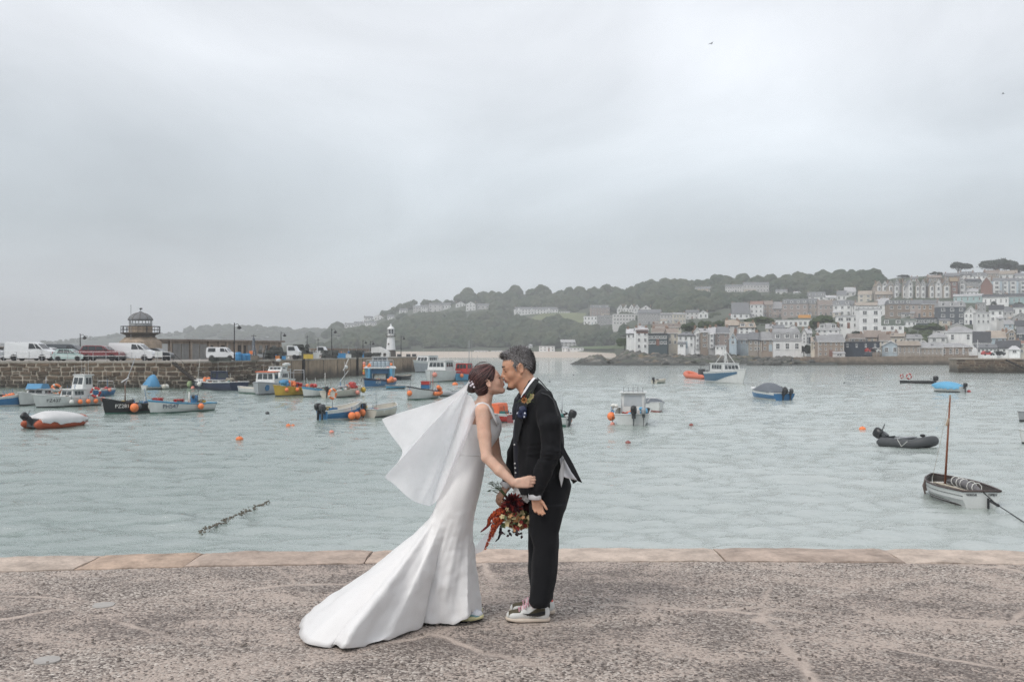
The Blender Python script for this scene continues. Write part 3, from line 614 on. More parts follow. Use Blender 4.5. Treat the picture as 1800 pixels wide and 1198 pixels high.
b.aerials([(.2, .5, 2.1, 1.6), (.3, .4, 2.1, 1.1), (.3, -.4, 2.1, .8), (.15, -.3, 2.1, .7)]); lifebuoy(b, .16, 1.06, .95, .30, (.2,), 'red and white lifebuoy on the side of the cabin boat', PR)
for u, mm, w_ in ((.58, WHF, 'white'), (.44, ORA, 'orange'), (.30, ORA, 'orange'), (.16, ORA, 'orange')): b.fender(u, 1, .34, .16, mm, w_)
b.fender(.03, 1, .42, .17, PKF, 'pink'); b.fender(.01, -1, .6, .16)
mb = MB()
for q in (-1, 1): mb.tube([(b.X(.58), q*.8, b.sh(.58)), (b.X(.6), q*.8, 1.1), (b.X(.8), q*.5, 1.2), (b.X(.97), q*.08, 1.3)], .02, 5); mb.tube([(b.X(.8), q*.5, .7), (b.X(.8), q*.5, 1.2)], .018, 5)
mb.build('bow_rail', STEEL, b.root)
b = Boat('fishing_boat', 'low blue hulled boat with whip aerials, tucked behind the cabin boat\'s stern', 'fishing boat', (138, 697), (190, 694), 2.0, (.8, .55, .6), cols=(PW, PB, PB)); b.aerials([(.15, .3, .5, 1.8), (.3, -.2, .5, 1.2), (.05, .1, .5, 1)]); mb = MB(); mb.tube([(b.X(.02), -.8, .5), (b.X(.08), -.8, 1.25), (b.X(.08), .8, 1.25), (b.X(.02), .8, .5)], .03, 6); mb.build('gantry', STEEL, b.root)
b.fender(.62, -1, .6, .18); b.fender(.5, -1, .62, .16); b.fender(.3, 1, .5, .15, PKF, 'pink')
b = Boat('fishing_boat', 'black hulled boat with green bottom, white number and a raked pole', 'fishing boat', (184.5, 727.5), (263, 722.6), 1.7, (.98, .58, .52), .8, .2, (PK, PK, PGR)); b.thwarts([.25, .55, .75]); b.text('PZ281', .76, .32, WHF, 1)
b.post(.56, 0, 1.5, .035, WOOD); mb = MB(); mb.tube([(b.X(.56), 0, 1.7), (b.X(.34), .1, 3.6)], .022, 5); mb.tube([(b.X(.58), 0, 1.75), (b.X(.38), .1, 3.2)], .012, 4); mb.tube([(b.X(.62), -.1, 1.9), (b.X(.5), .1, 2.2)], .05, 5); mb.build('raked_pole', STEEL, b.root)
b.fender(.60, 1, .36, .26); b.fender(.20, 1, .36, .21, WHF, 'white'); b.fender(.48, 1, .42, .16, mat('grey_float', (.10, .11, .12), .6), 'grey')
b.heap(.5, .2, .45, .3, RUB, 'net_heap', 'dark heap of net and gear in the black hulled boat', 'net heap', 8, 3)
b = Boat('fishing_boat', 'open white boat with pale blue gunwale, blue drum and red baskets aboard', 'fishing boat', (264.5, 727), (366, 720.5), 1.95, (.85, .55, .52), .8, .2, (PLB, PW, PGR), band=.88); b.thwarts([.2, .45, .7], PW); b.text('PH547', .78, .36, PN, 1)
b.put(barrel('blue plastic drum standing in the open white boat', PB, .24, .72), .27, .1, .3)
for u, l in ((.88, 'red basket on the bow of the open white boat'), (.52, 'red basket amidships in the open white boat')): b.put(crate(l, PR, (.55, .4, .3), 'basket', 'basket'), u, 0, .52 if u < .7 else .66)
b.fender(.35, 1, .36, .19); b.post(.4, .3, .7, .06, WHF, 'float_stick'); mb = MB(); mb.tube([(b.X(.30), .5, .4), (b.X(.27), .5, 1.5)], .02, 5); mb.ball((b.X(.33), .3, .95), .12, 8, 6); mb.build('marker_pole', PDG, b.root)
for u in (.1, .15): b.post(u, .2, .35, .02, PDG, 'rowlock')
# --- along the pier
b = Boat('dinghy', 'small pale boat under a high blue tarpaulin close to the pier wall', 'dinghy', (291, 683.2), (253, 684.2), 1.8, (.4, .35, .4), cols=(PW, PW, PKB)); b.cover(.05, .62, 1.1, TARP['blue'], 'tarpaulin', 5, .1, .7); b.fender(.95, -1, .25, .24, WHF, 'cream'); b.fender(.75, -1, .25, .25, PC, 'cream')
b = Boat('fishing_boat', 'dark navy workboat with navy wheelhouse, moored below the pier steps', 'fishing boat', (340, 681.8), (420, 686.2), 2.5, (1.0, .72, .85), .85, .25, (PW, PN, PN), band=.9, rail=PW); b.foredeck(.7, PW); b.cabin(.34, .50, 1.3, .6, 1.8, PN, PN, .2, 2, 2); b.cabin(.26, .56, 1.6, .5, .95, PW, None, .2, 2, 2, 'deckhouse'); b.text('PZ1108', .7, .42, WHF, 1)
b.post(.9, 0, 2.2, .03, WHF, 'pole', (-.5, 0)); b.fender(.56, 1, .55, .24, WHF, 'white'); b.fender(.98, 1, .42, .34, mat('green_float', (.38, .48, .26), .6, .1, 5), 'pale green'); b.heap(.16, .2, .7, .42, ROPE, 'rope_heap', 'pale heap of rope on the stern of the navy workboat', 'rope heap', 10, 4); b.heap(.62, .3, .7, .35, ORA, 'net_heap', 'orange net heap forward of the navy wheelhouse', 'net heap', 8, 5); b.aerials([(.4, .2, 1.8, .9), (.3, -.2, 1.8, .7)]); b.fender(.80, 1, .05, .22, PKF, 'pink')
b = Boat('dinghy', 'plain white tender with green bottom between the navy and silver boats', 'dinghy', (420, 689.5), (457, 692), 1.5, (.6, .45, .45), cols=(PW, PW, PGR)); b.thwarts([.3, .6])
b = Boat('fishing_boat', 'silver grey boat with orange cabin roof, bow towards the quay', 'fishing boat', (455, 694), (482, 688.5), 2.3, (1.15, .9, .8), .85, .25, (PSL, PSL, PKB)); b.foredeck(.62, PW); b.cabin(.30, .62, 1.7, .8, 1.95, PW, TARP['orange'], .15, 3, 3, over=.12, wz=(.45, .88)); b.aerials([(.4, .4, 1.9, 1.0), (.5, -.3, 1.9, .8)]); mb = MB(); mb.lathe([(.28, -.02), (.28, .02)], 14); o = mb.build('blue_emblem', PB, b.root); o.location = (b.X(.86, .6), b.hb(.86)*.9+.05, .6); o.rotation_euler = (1.45, 0, -.5)
b = Boat('cruiser', 'white motor cruiser with rounded windowed cabin behind the orange roofed boat', 'cruiser', (466, 682.5), (505, 680.5), 2.4, (1.2, 1.0, .9), .85, .3, (PW, PDG, PKB)); b.cabin(.25, .75, 2.0, .8, 1.7, PW, None, .5, 4, 3, wz=(.35, .8)); b.cabin(.32, .6, 1.8, 1.7, 2.2, PW, None, .5, 3, 3, 'flybridge'); b.aerials([(.4, .2, 2.2, 1.2), (.45, -.3, 2.2, .9)]); mb = MB(); mb.lathe([(.12, 2.5), (.28, 2.55), (.28, 2.7), (.1, 2.75)], 12, (b.X(.4), 0, .3)); mb.build('radar', PW, b.root)
b = Boat('fishing_boat', 'yellow hulled boat heaped with red floats and blue nets', 'fishing boat', (484, 696.2), (532, 694.0), 2.0, (.95, .72, .72), .85, .2, (PY, PY, PKB)); b.foredeck(.75, PY)
for i, u in enumerate((.80, .52, .3)): b.fender(u, 1, .55, .17, (ORA, ORA, YEF)[i], ('orange', 'orange', 'yellow')[i])
b.heap(.72, .1, .75, .5, TARP['blue'], 'net_heap', 'blue net heap on the yellow boat', 'net heap', 12, 6); b.heap(.4, .1, .7, .5, ORA, 'float_heap', 'heap of red orange floats on the yellow boat', 'float heap', 12, 7); b.heap(.2, .1, .7, .4, PR, 'net_heap', 'red net heap at the stern of the yellow boat', 'net heap', 9, 8)
mb = MB(); [mb.tube([(b.X(.62), q*.6, .6), (b.X(.6), q*.5, 2.3)], .035, 5) for q in (-1, 1)]; mb.tube([(b.X(.6), -.6, 2.3), (b.X(.6), .6, 2.3)], .035, 5); [mb.tube([(b.X(.14), q*.7, .6), (b.X(.14), q*.65, 2.2)], .035, 5) for q in (-1, 1)]; mb.tube([(b.X(.14), -.66, 2.2), (b.X(.14), .66, 2.2)], .035, 5); [mb.tube([(b.X(.6), q*.5, 2.0), (b.X(.14), q*.65, 2.0)], .02, 5) for q in (-1, 1)]; mb.build('gantry', STEEL, b.root); mb = MB(); mb.lathe([(.08, 2.3), (.1, 2.6), (.34, 2.62), (.36, 2.78), (.1, 2.85)], 12, (b.X(.6), 0, 0)); mb.build('radar', PW, b.root)
b = Boat('fishing_boat', 'white open boat with a red covered engine, right of the yellow boat', 'fishing boat', (534, 697.2), (574, 695.4), 1.8, (.85, .6, .6), .85, .2, (PLB, PW, PKB)); b.thwarts([.3, .6]); b.heap(.62, .1, .7, .36, PR, 'red_bundle', 'red bundle with dark straps in the white open boat', 'bundle', 8, 9); b.fender(.38, 1, .3, .2, YEF, 'yellow'); b.post(.1, .1, 1.4, .03, WHF, 'pole'); b.fender(.5, -1, .9, .15)
b = Boat('fishing_boat', 'cream open workboat with black engine, mast and pink nets', 'fishing boat', (633, 694.5), (577, 699.0), 1.9, (.85, .62, .55), .85, .25, (PC, PC, PKB)); b.outboard(0, 1.0, PK); b.thwarts([.3, .5]); b.heap(.72, -.1, .65, .42, PR, 'net_heap', 'pink red net heap in the bow of the cream workboat', 'net heap', 12, 10); b.heap(.45, .1, .5, .4, PG, 'gear_heap', 'grey gear heap amidships in the cream workboat', 'gear heap', 9, 11); b.fender(.92, -1, .5, .23, YEF, 'yellow'); b.fender(.55, -1, .35, .19, PKF, 'pink'); b.fender(.8, 1, .8, .16); b.post(.5, 0, 2.3, .035, PG, 'mast'); mb = MB(); mb.tube([(b.X(.45), 0, 2.2), (b.X(.66), .1, 3.2)], .025, 5); mb.tube([(b.X(.36), 0, 1.3), (b.X(.62), 0, 2.2)], .02, 5); mb.ball((b.X(.55), 0, 2.5), .16, 8, 6); mb.build('derrick', PW, b.root)
b = Boat('rowing_boat', 'blue and white open boat with two big orange floats and an outboard', 'boat', (631, 734.5), (567, 737.6), 1.6, (1.0, .62, .52), .85, .15, (PW, PB, PW), band=.7, rail=PW); b.thwarts([.35, .6], TIM); b.outboard(.1, 1.0, PK); b.outboard(-.35, .9, PDG)
b.fender(.56, -1, .22, .21); b.fender(.74, -1, .22, .21); b.fender(1.02, -1, .32, .2); b.post(.22, -.2, 1.15, .02, STEEL, 'pole'); lifebuoy(b, .22, -.22, 1.45, .26, (.9,), 'orange lifebuoy on a pole in the blue and white boat', ORA)
b = Boat('rowing_boat', 'grey white open boat with a black outboard beside the blue and white boat', 'boat', (692, 728.5), (645, 734), 1.55, (.75, .52, .5), .88, .15, (PW, PC, PKB), full=3.2); b.thwarts([.3, .55], PG); b.outboard(.1, .85, PK); b.post(.5, .3, .9, .012, PDG, 'stick')
# --- catamaran, bow on
b = Boat('catamaran', 'bright blue catamaran seen bow on with grey boxes on deck', 'catamaran', (668, 671.3), (668, 666.5), 3.9, (1.85, 1.75, 1.6), .95, 0, build=False); Lc = b.L
for q in (-1, 1):
    mb = MB(); R_ = []
    for u in np.linspace(0, 1, 9): k = 1-.85*max(0, (u-.72)/.28)**2; x = b.X(u)+.0; R_.append([(x, q*(1.35-.55*k), -.3), (x, q*(1.35-.62*k), .8), (x, q*(1.3-.55*k), 1.7), (x, q*(1.45+.5*k), 1.7), (x, q*(1.4+.45*k), .8), (x, q*(1.35+.35*k), -.3)])
    mb.loft(R_); mb.build('hull', PLB, b.root)
mb = MB(); mb.box((-.2, 0, 1.35), (Lc*.9, 2.4, .6)); mb.build('bridge_deck', PB, b.root)
mb = MB(); mb.box((0, 0, 1.76), (Lc*1.0, 4.0, .14)); mb.build('gunwale', PW, b.root)
b.cabin(.22, .46, 2.2, 1.8, 3.1, PG, PW, .1, 2, 3); mb = MB(); [mb.tube([(b.X(.5), q*1.8, 1.8), (b.X(.5), q*1.7, 2.7)], .04, 5) for q in (-1, 1)]; mb.tube([(b.X(.5), -1.7, 2.7), (b.X(.5), 1.7, 2.7)], .04, 5); mb.build('gantry', STEEL, b.root)
for i in range(5): b.put(barrel(('leftmost', 'second', 'middle', 'fourth', 'rightmost')[i]+' grey tub of five on the blue catamaran\'s foredeck', mat('tub_grey', (.30, .36, .40), .5, .1, 4), .30, .75), .72, -1.05+.5*i, 1.83)
b.fender(.9, 1, 1.6, .3, PKF, 'pink'); 
for i in range(5): f = b.fender(.6, -1, 1.0+.32*i, .2, (ORA, YEF, ORA, ORA, PKF)[i], ('orange', 'yellow', 'orange', 'orange', 'pink')[i])
b.heap(.8, -1.3, 1.85, .3, ORA, 'float_heap', 'small orange float heap on the right of the catamaran\'s deck', 'float heap', 6, 12); b.fender(.8, 1, 2.2, .16)
b = Boat('fishing_boat', 'navy blue small boat with white number in front of the catamaran', 'fishing boat', (641, 681), (685, 677.6), 2.0, (1.0, .7, .7), .85, .15, (PN, PB, PW)); b.text('PZ97', .72, .4, WHF, 1); mb = MB(); mb.tube([(b.X(.99), 0, .95), (b.X(1.06), 0, 1.05), (b.X(1.12), 0, .9), (b.X(1.13), 0, .65)], .05, 6); mb.build('bow_roller', PK, b.root)
for u, z in ((.42, .62), (.33, .66), (.24, .66), (.14, .7), (.3, .85)): b.fender(u, 1, z, .24, PKF if u < .2 else ORA, 'orange' if u >= .2 else 'pink', .3)
b.foredeck(.8, PB)
b = Boat('dinghy', 'small blue grey dinghy in front of the catamaran\'s right hull', 'dinghy', (679, 683.4), (707, 682.4), 1.3, (.4, .3, .3), cols=(PG, PLB, PKB)); b.thwarts([.5])
b = Boat('dinghy', 'dark dinghy with black gunwale on the right of the catamaran', 'dinghy', (722, 666), (699, 667.2), 1.6, (.7, .5, .5), cols=(PK, PDG, PKB)); b.thwarts([.4, .7])
b = Boat('fishing_boat', 'white boat with teal bottom, floats at bow and stern and a red box', 'fishing boat', (717, 702.8), (759, 698.6), 1.9, (1.1, .68, .62), .85, .15, (PDG, PW, PGR), band=.92); b.fender(1.0, 1, .55, .21); 
for u, z in ((.34, .4), (.22, .38), (.12, .4), (.05, .45), (.1, .75), (.18, .9)): b.fender(u, 1, z, .17, what='orange', out=.5)
c = crate('red and blue fish box stacked high on the white boat with floats', PR, (.8, .5, .3)); b.put(c, .25, 0, 1.1); c = crate('blue fish box under the red one on the white boat with floats', PB, (.8, .5, .32)); b.put(c, .25, 0, .78); b.post(.05, .2, 1.1, .03, PR, 'pole'); b.post(.9, 0, .5, .02, PDG, 'post')
b = Boat('cruiser', 'big white catamaran cruiser with wheelhouse and stern arch beyond the moorings', 'cruiser', (757, 671), (803, 667.6), 3.4, (1.5, 1.25, 1.2), .9, .1, (PW, PW, PGR), full=4.5); b.cabin(.45, .80, 2.5, 1.25, 2.6, PW, PW, .15, 3, 4, over=.12, wz=(.45, .85)); b.foredeck(.8, PW); mb = MB(); [mb.tube([(b.X(.05), q*1.3, 1.1), (b.X(.12), q*1.25, 2.5), (b.X(.28), q*1.2, 2.6)], .06, 6) for q in (-1, 1)]; mb.tube([(b.X(.12), -1.25, 2.5), (b.X(.12), 1.25, 2.5)], .06, 6); mb.build('stern_arch', PW, b.root); b.aerials([(.5, .6, 2.6, 1.6), (.6, -.7, 2.6, 1.2), (.55, .2, 2.6, 2.2)]); b.fender(.02, 1, .8, .35); b.fender(.25, 1, 1.0, .3); b.fender(.98, 1, .9, .3, PKF, 'pink')
b = Boat('cruiser', 'white motor cruiser with dark side windows moored by the pier head', 'cruiser', (730, 653.6), (768, 652.2), 3.2, (2.2, 1.7, 1.5), .9, .3, (PW, PSL, PKB)); b.cabin(.2, .72, 2.6, 1.5, 3.0, PW, PW, .35, 4, 3, wz=(.35, .8)); b.aerials([(.3, .6, 3, 1.6), (.5, -.6, 3, 2.4)])
b = Boat('fishing_boat', 'red and white wheelhouse boat partly hidden behind the bride\'s veil', 'fishing boat', (801, 669.4), (836, 667.6), 2.4, (1.3, .95, .9), .85, .2, (PR, PLB, PKB)); b.cabin(.45, .75, 1.8, .9, 2.3, PR, PW, .15, 2, 3); b.cabin(.12, .4, 1.7, .9, 2.0, PW, PW, .1, 2, 2, 'deckhouse'); 
for u, y, h in ((.3, .3, 4.4), (.25, -.2, 4.3), (.35, 0, 4.4), (.05, .4, 2.4)): b.post(u, y, h, .035, PG, 'mast')
b.fender(.9, 1, .7, .25); b.fender(.55, 1, .8, .25)
b = inflatable('small grey inflatable with dark rails just left of the bride\'s veil', (777, 696.6), (802, 694.8), 1.4, PG, PDG, PK)
b = Boat('motor_boat', 'boat with bright orange spray hood between bride and groom', 'motor boat', (850, 741), (897, 742.3), 1.5, (.7, .5, .45), cols=(PW, PR, PKB)); mb = MB(); mb.loft([[(b.X(u), -.72*k, .45), (b.X(u), -.66*k, .45+h), (b.X(u), .66*k, .45+h), (b.X(u), .72*k, .45)] for u, h, k in ((.25, .42, .95), (.3, .58, 1), (.6, .58, 1), (.86, .30, .8))]); mb.build('spray_hood', TARP['orange'], b.root, False); b.fender(.12, -1, .25, .17); b.fender(.3, -1, .3, .13, PR, 'red'); mb = MB(); mb.box((b.X(.35), -.78, .5), (.35, .03, .22)); mb.build('side_window', TARP['sky'], b.root)
b = Boat('motor_boat', 'pale boat with raised black outboard showing behind the groom\'s back', 'motor boat', (945, 747.2), (997, 748), 1.5, (.65, .45, .42), cols=(PW, PW, PGR)); b.outboard(0, 1.0, PK, -.3); b.fender(.02, -1, .24, .16); b.post(.2, -.3, 1.3, .03, PSL, 'pole'); b.heap(.08, -.2, .5, .14, RUB, 'gear_heap', 'dark gear by the outboard behind the groom', 'gear heap', 5, 13)
# --- right-hand side
b = Boat('cuddy_boat', 'white cuddy fishing boat seen from astern with two outboards and rod rack', 'cuddy boat', (1117, 737), (1110, 749), 1.85, (.9, .72, .62), .95, .2, (PW, PW, PKB)); b.foredeck(.62, PW)
c = b.cabin(.34, .66, 1.35, .45, 1.62, PW, PW, .3, 2, 2, over=.1, wz=(.42, .9), pane=mat('pale_window', (.40, .43, .45), .15, .1, 2)); mb = MB()
for i in range(5): mb.tube([(b.X(.40), -.5+.25*i, 1.65), (b.X(.38), -.5+.25*i, 1.95)], .022, 6)
mb.tube([(b.X(.40), -.55, 1.72), (b.X(.40), .55, 1.72)], .018, 5); mb.build('rod_rack', STEEL, b.root); b.outboard(-.12, 1.1, PK); b.outboard(-.62, .8, PG)
for i, (u, y, z) in enumerate(((.12, .0, .35), (.1, -.55, .62))): b.heap(u, y, z, .28, TARP['sky'], 'blue_bundle', ('blue bundle', 'blue cover')[i]+(' low in the stern of the cuddy boat' if i == 0 else ' over the smaller outboard of the cuddy boat'), 'bundle', 6, 20+i)
b.fender(.25, 1, .42, .22); b.fender(.4, 1, .5, .18, TARP['blue'], 'blue'); b.heap(.3, .95, .75, .22, WHF, 'white_bundle', 'white bundle over the left rail of the cuddy boat', 'bundle', 5, 22); b.fender(.12, 1, .05, .12, PKF, 'pink')
mb = MB(); [mb.tube([(b.X(.33), q*.6, .6), (b.X(.36), q*.6, 1.6)], .025, 5) for q in (-1, 1)]; mb.tube([(b.X(.42), -.1, 1.25), (b.X(.42), .12, 1.2)], .04, 5); mb.build('grab_rail', STEEL, b.root)
b = Boat('tender', 'white tender with dark hooped cover and red bottom beside the cuddy boat', 'tender', (1159, 724.4), (1136, 718), 1.35, (.62, .5, .45), .9, .2, (PW, PW, PRB)); b.cover(.06, .8, .26, TARP['grey'], 'cover', 8, .02); [MB().tube([(b.X(u), -b.hb(u), b.sh(u)), (b.X(u), -b.hb(u)*.6, b.sh(u)+.3), (b.X(u), b.hb(u)*.6, b.sh(u)+.3), (b.X(u), b.hb(u), b.sh(u))], .018, 5).build('hoop', PW, b.root) for u in (.2, .45, .7)]
b = Boat('dinghy', 'tiny pale dinghy with dark outboard alone in mid harbour', 'dinghy', (1169, 672.6), (1150, 673.4), 1.2, (.5, .38, .36), cols=(PC, PC, PGR)); b.outboard(0, .9, PK); b.heap(.3, 0, .3, .2, RUB, 'gear_heap', 'dark gear in the tiny mid harbour dinghy', 'gear heap', 4, 14)
b = inflatable('orange rigid inflatable with dark engine console beside the white and blue launch', (1208, 663.2), (1245, 666), 2.3, mat('orange_rib', (.58, .14, .07), .5, .12, 4), PDG, PG, 'rigid_inflatable', 'RIB', .36, .4); b.outboard(.3, 1.6, PK); b.outboard(-.4, 1.6, PW); mb = MB(); mb.box((b.X(.3), 0, .8), (.7, .8, 1.1)); mb.tube([(b.X(.12), -.7, .5), (b.X(.15), -.6, 1.9), (b.X(.15), .6, 1.9), (b.X(.12), .7, .5)], .05, 6); mb.build('console', PDG, b.root)
b = Boat('launch', 'large white launch with swooping blue side band, bow to the right', 'launch', (1306, 674.2), (1254, 671), 3.0, (1.75, 1.35, 1.2), .9, .35, (PW, PW, PW), band=.88, floor=.8); b.foredeck(.66, PW); b.cabin(.16, .66, 2.3, 1.2, 2.35, PW, PW, .35, 4, 4, wz=(.42, .86)); mb = MB(); [mb.tube([(b.X(.45)+dx, dy, 2.4), (b.X(.42), 0, 4.0)], .035, 5) for dx, dy in ((-1.6, .6), (-1.6, -.6), (1.2, .5), (1.2, -.5))]; mb.tube([(b.X(.42), 0, 2.3), (b.X(.42), 0, 4.6)], .05, 6); mb.ball((b.X(.42), 0, 3.6), .2, 8, 6); mb.build('mast', PW, b.root); mb = MB()
for q in (-1, 1):
    mb.tube([(b.X(u, s_), q*b.hb(u)*.95, b.sh(u)+.55) for u, s_ in ((.62, 1), (.75, 1.4), (.88, 1.5), (1, 1.8))], .025, 5)
    for u in (.62, .75, .88): mb.tube([(b.X(u), q*b.hb(u)*.95, b.sh(u)), (b.X(u), q*b.hb(u)*.95, b.sh(u)+.55)], .02, 4)
for i in range(5): mb.tube([(b.X(.02+.04*i), -1.2, 1.2), (b.X(.02+.04*i), -1.15, 2.3)], .02, 4)
mb.build('guard_rail', STEEL, b.root); b.aerials([(.3, .5, 2.4, 1.6), (.5, -.5, 2.4, 1.8)])
SLB = paint('slate_blue', (.05, .13, .21)); mb = MB(); us_ = np.linspace(.0, .90, 14)
for q in (-1, 1):
    pt = []
    for u in us_:
        h_ = b.sh(u); lo = .22+.95*max(0, (u-.35)/.55)**1.4; hi = h_*.86
        for z in (min(lo, hi-.02), (lo+hi)/2, hi): kz = float(np.interp(z, [.09, h_*.42, h_*.88, h_], [.80, .9, .97, 1.0])); pt.append((b.X(u, z), q*(b.hb(u)*kz+.025), z))
    mb.add(pt, [(3*i+j, 3*i+j+1, 3*i+j+4, 3*i+j+3) for i in range(13) for j in (0, 1)])
mb.build('side_band', SLB, b.root)
b = Boat('speedboat', 'blue and white speedboat with grey cockpit cover and raised engines', 'speedboat', (1325, 697.6), (1378, 703.2), 2.0, (.85, .62, .55), .9, .5, (PW, PB, PW), band=.72); b.foredeck(.5, PW); b.cover(.12, .72, .62, TARP['grey'], 'cockpit_cover', 9, .0, .55); b.outboard(.1, 1.25, PK, -.55); b.outboard(-.5, .9, PDG, -.3); mb = MB(); [mb.tube([(b.X(.72), q*.5, .75), (b.X(.78), q*.45, 1.1), (b.X(.96), q*.1, 1.2)], .02, 5) for q in (-1, 1)]; mb.build('bow_rail', STEEL, b.root); mb = MB(); mb.tube([(b.X(.18), -.98, .55), (b.X(.24), -1.04, .05)], .025, 5); mb.build('boarding_rope', WHF, b.root)
b = Boat('work_pontoon', 'long low black boat carrying two red lifebuoys and thin rails', 'work boat', (1582, 673.2), (1640, 673.8), 1.5, (.32, .28, .3), .95, .1, (PK, PK, PK), rail=PK); b.outboard(0, 1.5, PK)
for i in range(6): MB().box((b.X(.12+.15*i), -.74, .16), (.42, .05, .12)).build('white_panel', PW, b.root); b.post(.1+.15*i, -.6, .7, .02, PW, 'stanchion')
lifebuoy(b, .94, -.55, .82, .24, (.5,), 'red lifebuoy at the bow of the low black boat', PR); lifebuoy(b, .72, -.55, .82, .30, (0,), 'red lifebuoy amidships on the low black boat', PR)
b = Boat('dinghy', 'boat under a taut light blue cover near the mast top', 'dinghy', (1642, 687.4), (1693, 689), 1.8, (.62, .5, .5), .9, .3, (PW, PW, PK)); b.cover(.02, 1.0, .42, TARP['sky'], 'cover', 10, .2, .5); b.outboard(0, .9, PK)
b = inflatable('charcoal grey inflatable with tilted black outboard near the masted punt', (1640, 788.5), (1559, 781.5), 1.42, mat('grey_hypalon', (.06, .064, .068), .55, .12, 3), PDG, mat('pale_strake', (.30, .31, .32), .6), r=.20, up=.17); b.outboard(-.05, 1.0, PK, -.95); MB().box((b.X(.42), 0, .36), (.24, 1.2, .05)).build('thwart', PG, b.root); mb = MB(); mb.tube([(b.X(.5), .83, .35), (b.X(.6), .86, .08), (b.X(.72), .84, .30)], .012, 4); mb.tube([(b.X(.5), -.83, .35), (b.X(.6), -.86, .08), (b.X(.72), -.84, .30)], .012, 4); mb.build('grab_rope', WHF, b.root); mb = MB(); mb.ball((b.X(.86), -.25, .52), .09, 10, 6, 0, (1.2, 1.2, .7)); mb.build('bow_valve', RUB, b.root)
# --- the punt with the mast
b = Boat('sailing_punt', 'white clinker punt with a varnished mast and furled sail, stern towards the quay', 'sailing boat', (1640, 862), (1724, 892.5), 1.32, (.46, .40, .42), .72, .15, (PW, PW, PW), band=.93, floor=.02, inner=mat('punt_inside', (.055, .047, .042), .7, .3, 6), rail=mat('gunwale_brown', (.065, .045, .04), .5, .2, 8))
b.thwarts([.28, .52, .78], mat('thwart_white', (.50, .49, .46), .6))
for j, t in enumerate((.2, .45, .70)):      # clinker laps
    for q in (-1, 1): mb = MB(); mb.tube([(b.X(u, b.sh(u)*t), q*(b.hb(u)*(.84+.15*t)+.004), b.sh(u)*t) for u in np.linspace(.0, .98, 14)], .007, 4); mb.build('plank_lap', PDG if t > .6 else PG, b.root)
mb = MB(); mb.tube([(b.X(.74), 0, .0), (b.X(.745)+.03, -.17, 2.62)], [.034, .022], 8); mb.build('mast', WOOD, b.root, True); mb = MB(); mb.tube([(b.X(.745)+.03, -.17, 2.60), (b.X(.745)+.03, -.172, 2.68)], .026, 6); mb.tube([(b.X(.745), -.06, 1.85), (b.X(.745)+.01, -.125, 2.05)], .030, 8); mb.build('mast_band', mat('pale_wood', (.38, .28, .2), .6), b.root); mb = MB(); mb.tube([(b.X(.745)+.03, -.17, 2.6), (b.X(.82), .22, .42)], .005, 4); mb.tube([(b.X(.745)+.03, -.17, 2.6), (b.X(.6), .5, .40)], .004, 4); mb.build('stay', ROPE, b.root)
sm = mat('furled_sail', (.15, .145, .15), .8, .2, 9, .5); mb = MB(); mb.tube([(b.X(.70), -.05, .38), (b.X(.55), -.12, .44), (b.X(.38), -.10, .43), (b.X(.2), -.1, .40), (b.X(.06), -.08, .38)], [.05, .10, .12, .10, .05], 9); mb.build('furled_sail', sm, b.root, True); mb = MB()
for u in (.58, .48, .40, .26, .16): mb.tube([(b.X(u)+.02*math.sin(a), -.11+.125*math.cos(a), .43+.125*math.sin(a)) for a in np.linspace(0, 6.28, 10)], .012, 4)
mb.build('sail_tie', WHF, b.root); mb = MB(); mb.tube([(b.X(.68), .35, .36), (b.X(.12), .28, .40)], .022, 6); mb.box((b.X(.06), .26, .40), (.3, .10, .015)); mb.tube([(b.X(.7), .2, .34), (b.X(.1), .15, .36)], .02, 6); mb.build('oar', mat('oar_pale', (.45, .40, .32), .6), b.root)
for u in (.66, .86, 1.0): mb = MB(); y = b.hb(u)+.03; mb.tube([(b.X(u, .4), y*(.95 if u < 1 else .3), b.sh(u)+.02), (b.X(u, .3), y+.02 if u < 1 else .05, .28), (b.X(u, .1), y-.02 if u < 1 else .04, .06)], [.025, .035, .02], 7); mb.build('rope_fender', mat('old_rope', (.13, .10, .09), .9, .3, 20), b.root)
o = link('name_lettering', text_mesh('WAGA', .085), b.root, PK); o.location = (b.X(0, .33)-.012, .24, .33); o.rotation_euler = (math.pi/2, 0, -math.pi/2); o = link('name_lettering', text_mesh('OPEN', .08), b.root, PK); o.location = (b.X(0, .33)-.012, -.27, .33); o.rotation_euler = (math.pi/2, 0, -math.pi/2)
mb = MB(); mb.box((b.X(0)-.05, -.16, .10), (.07, .03, .3)); mb.build('rudder_fitting', RUB, b.root)
p0 = b.M @ Vector((b.X(0), -.05, .40)); p1 = at(1752, 886, 23.9); p2 = at(1800, 917, 22.4); p3 = at(1900, 975, 19.5)
mb = MB(); mb.tube([p0, p1], .014, 6); mb.tube([at(1741, 880, 24.2), at(1755, 888, 23.7)], .035, 7); mb.tube([p1, p2, p3], .012, 6); mb.build('mooring_rope', RUB, None, True, label='dark mooring rope running from the punt\'s stern out of frame', cat='rope')
b = Boat('dinghy', 'grey boat cut off by the right edge, upper of two', 'dinghy', (1792, 740), (1850, 738), 1.4, (.55, .45, .4), .85, .2, (PG, PG, PKB)); b = Boat('dinghy', 'white boat barely showing at the right edge', 'dinghy', (1797, 780), (1850, 778), 1.3, (.6, .45, .4), .85, .2, (PW, PW, PKB))
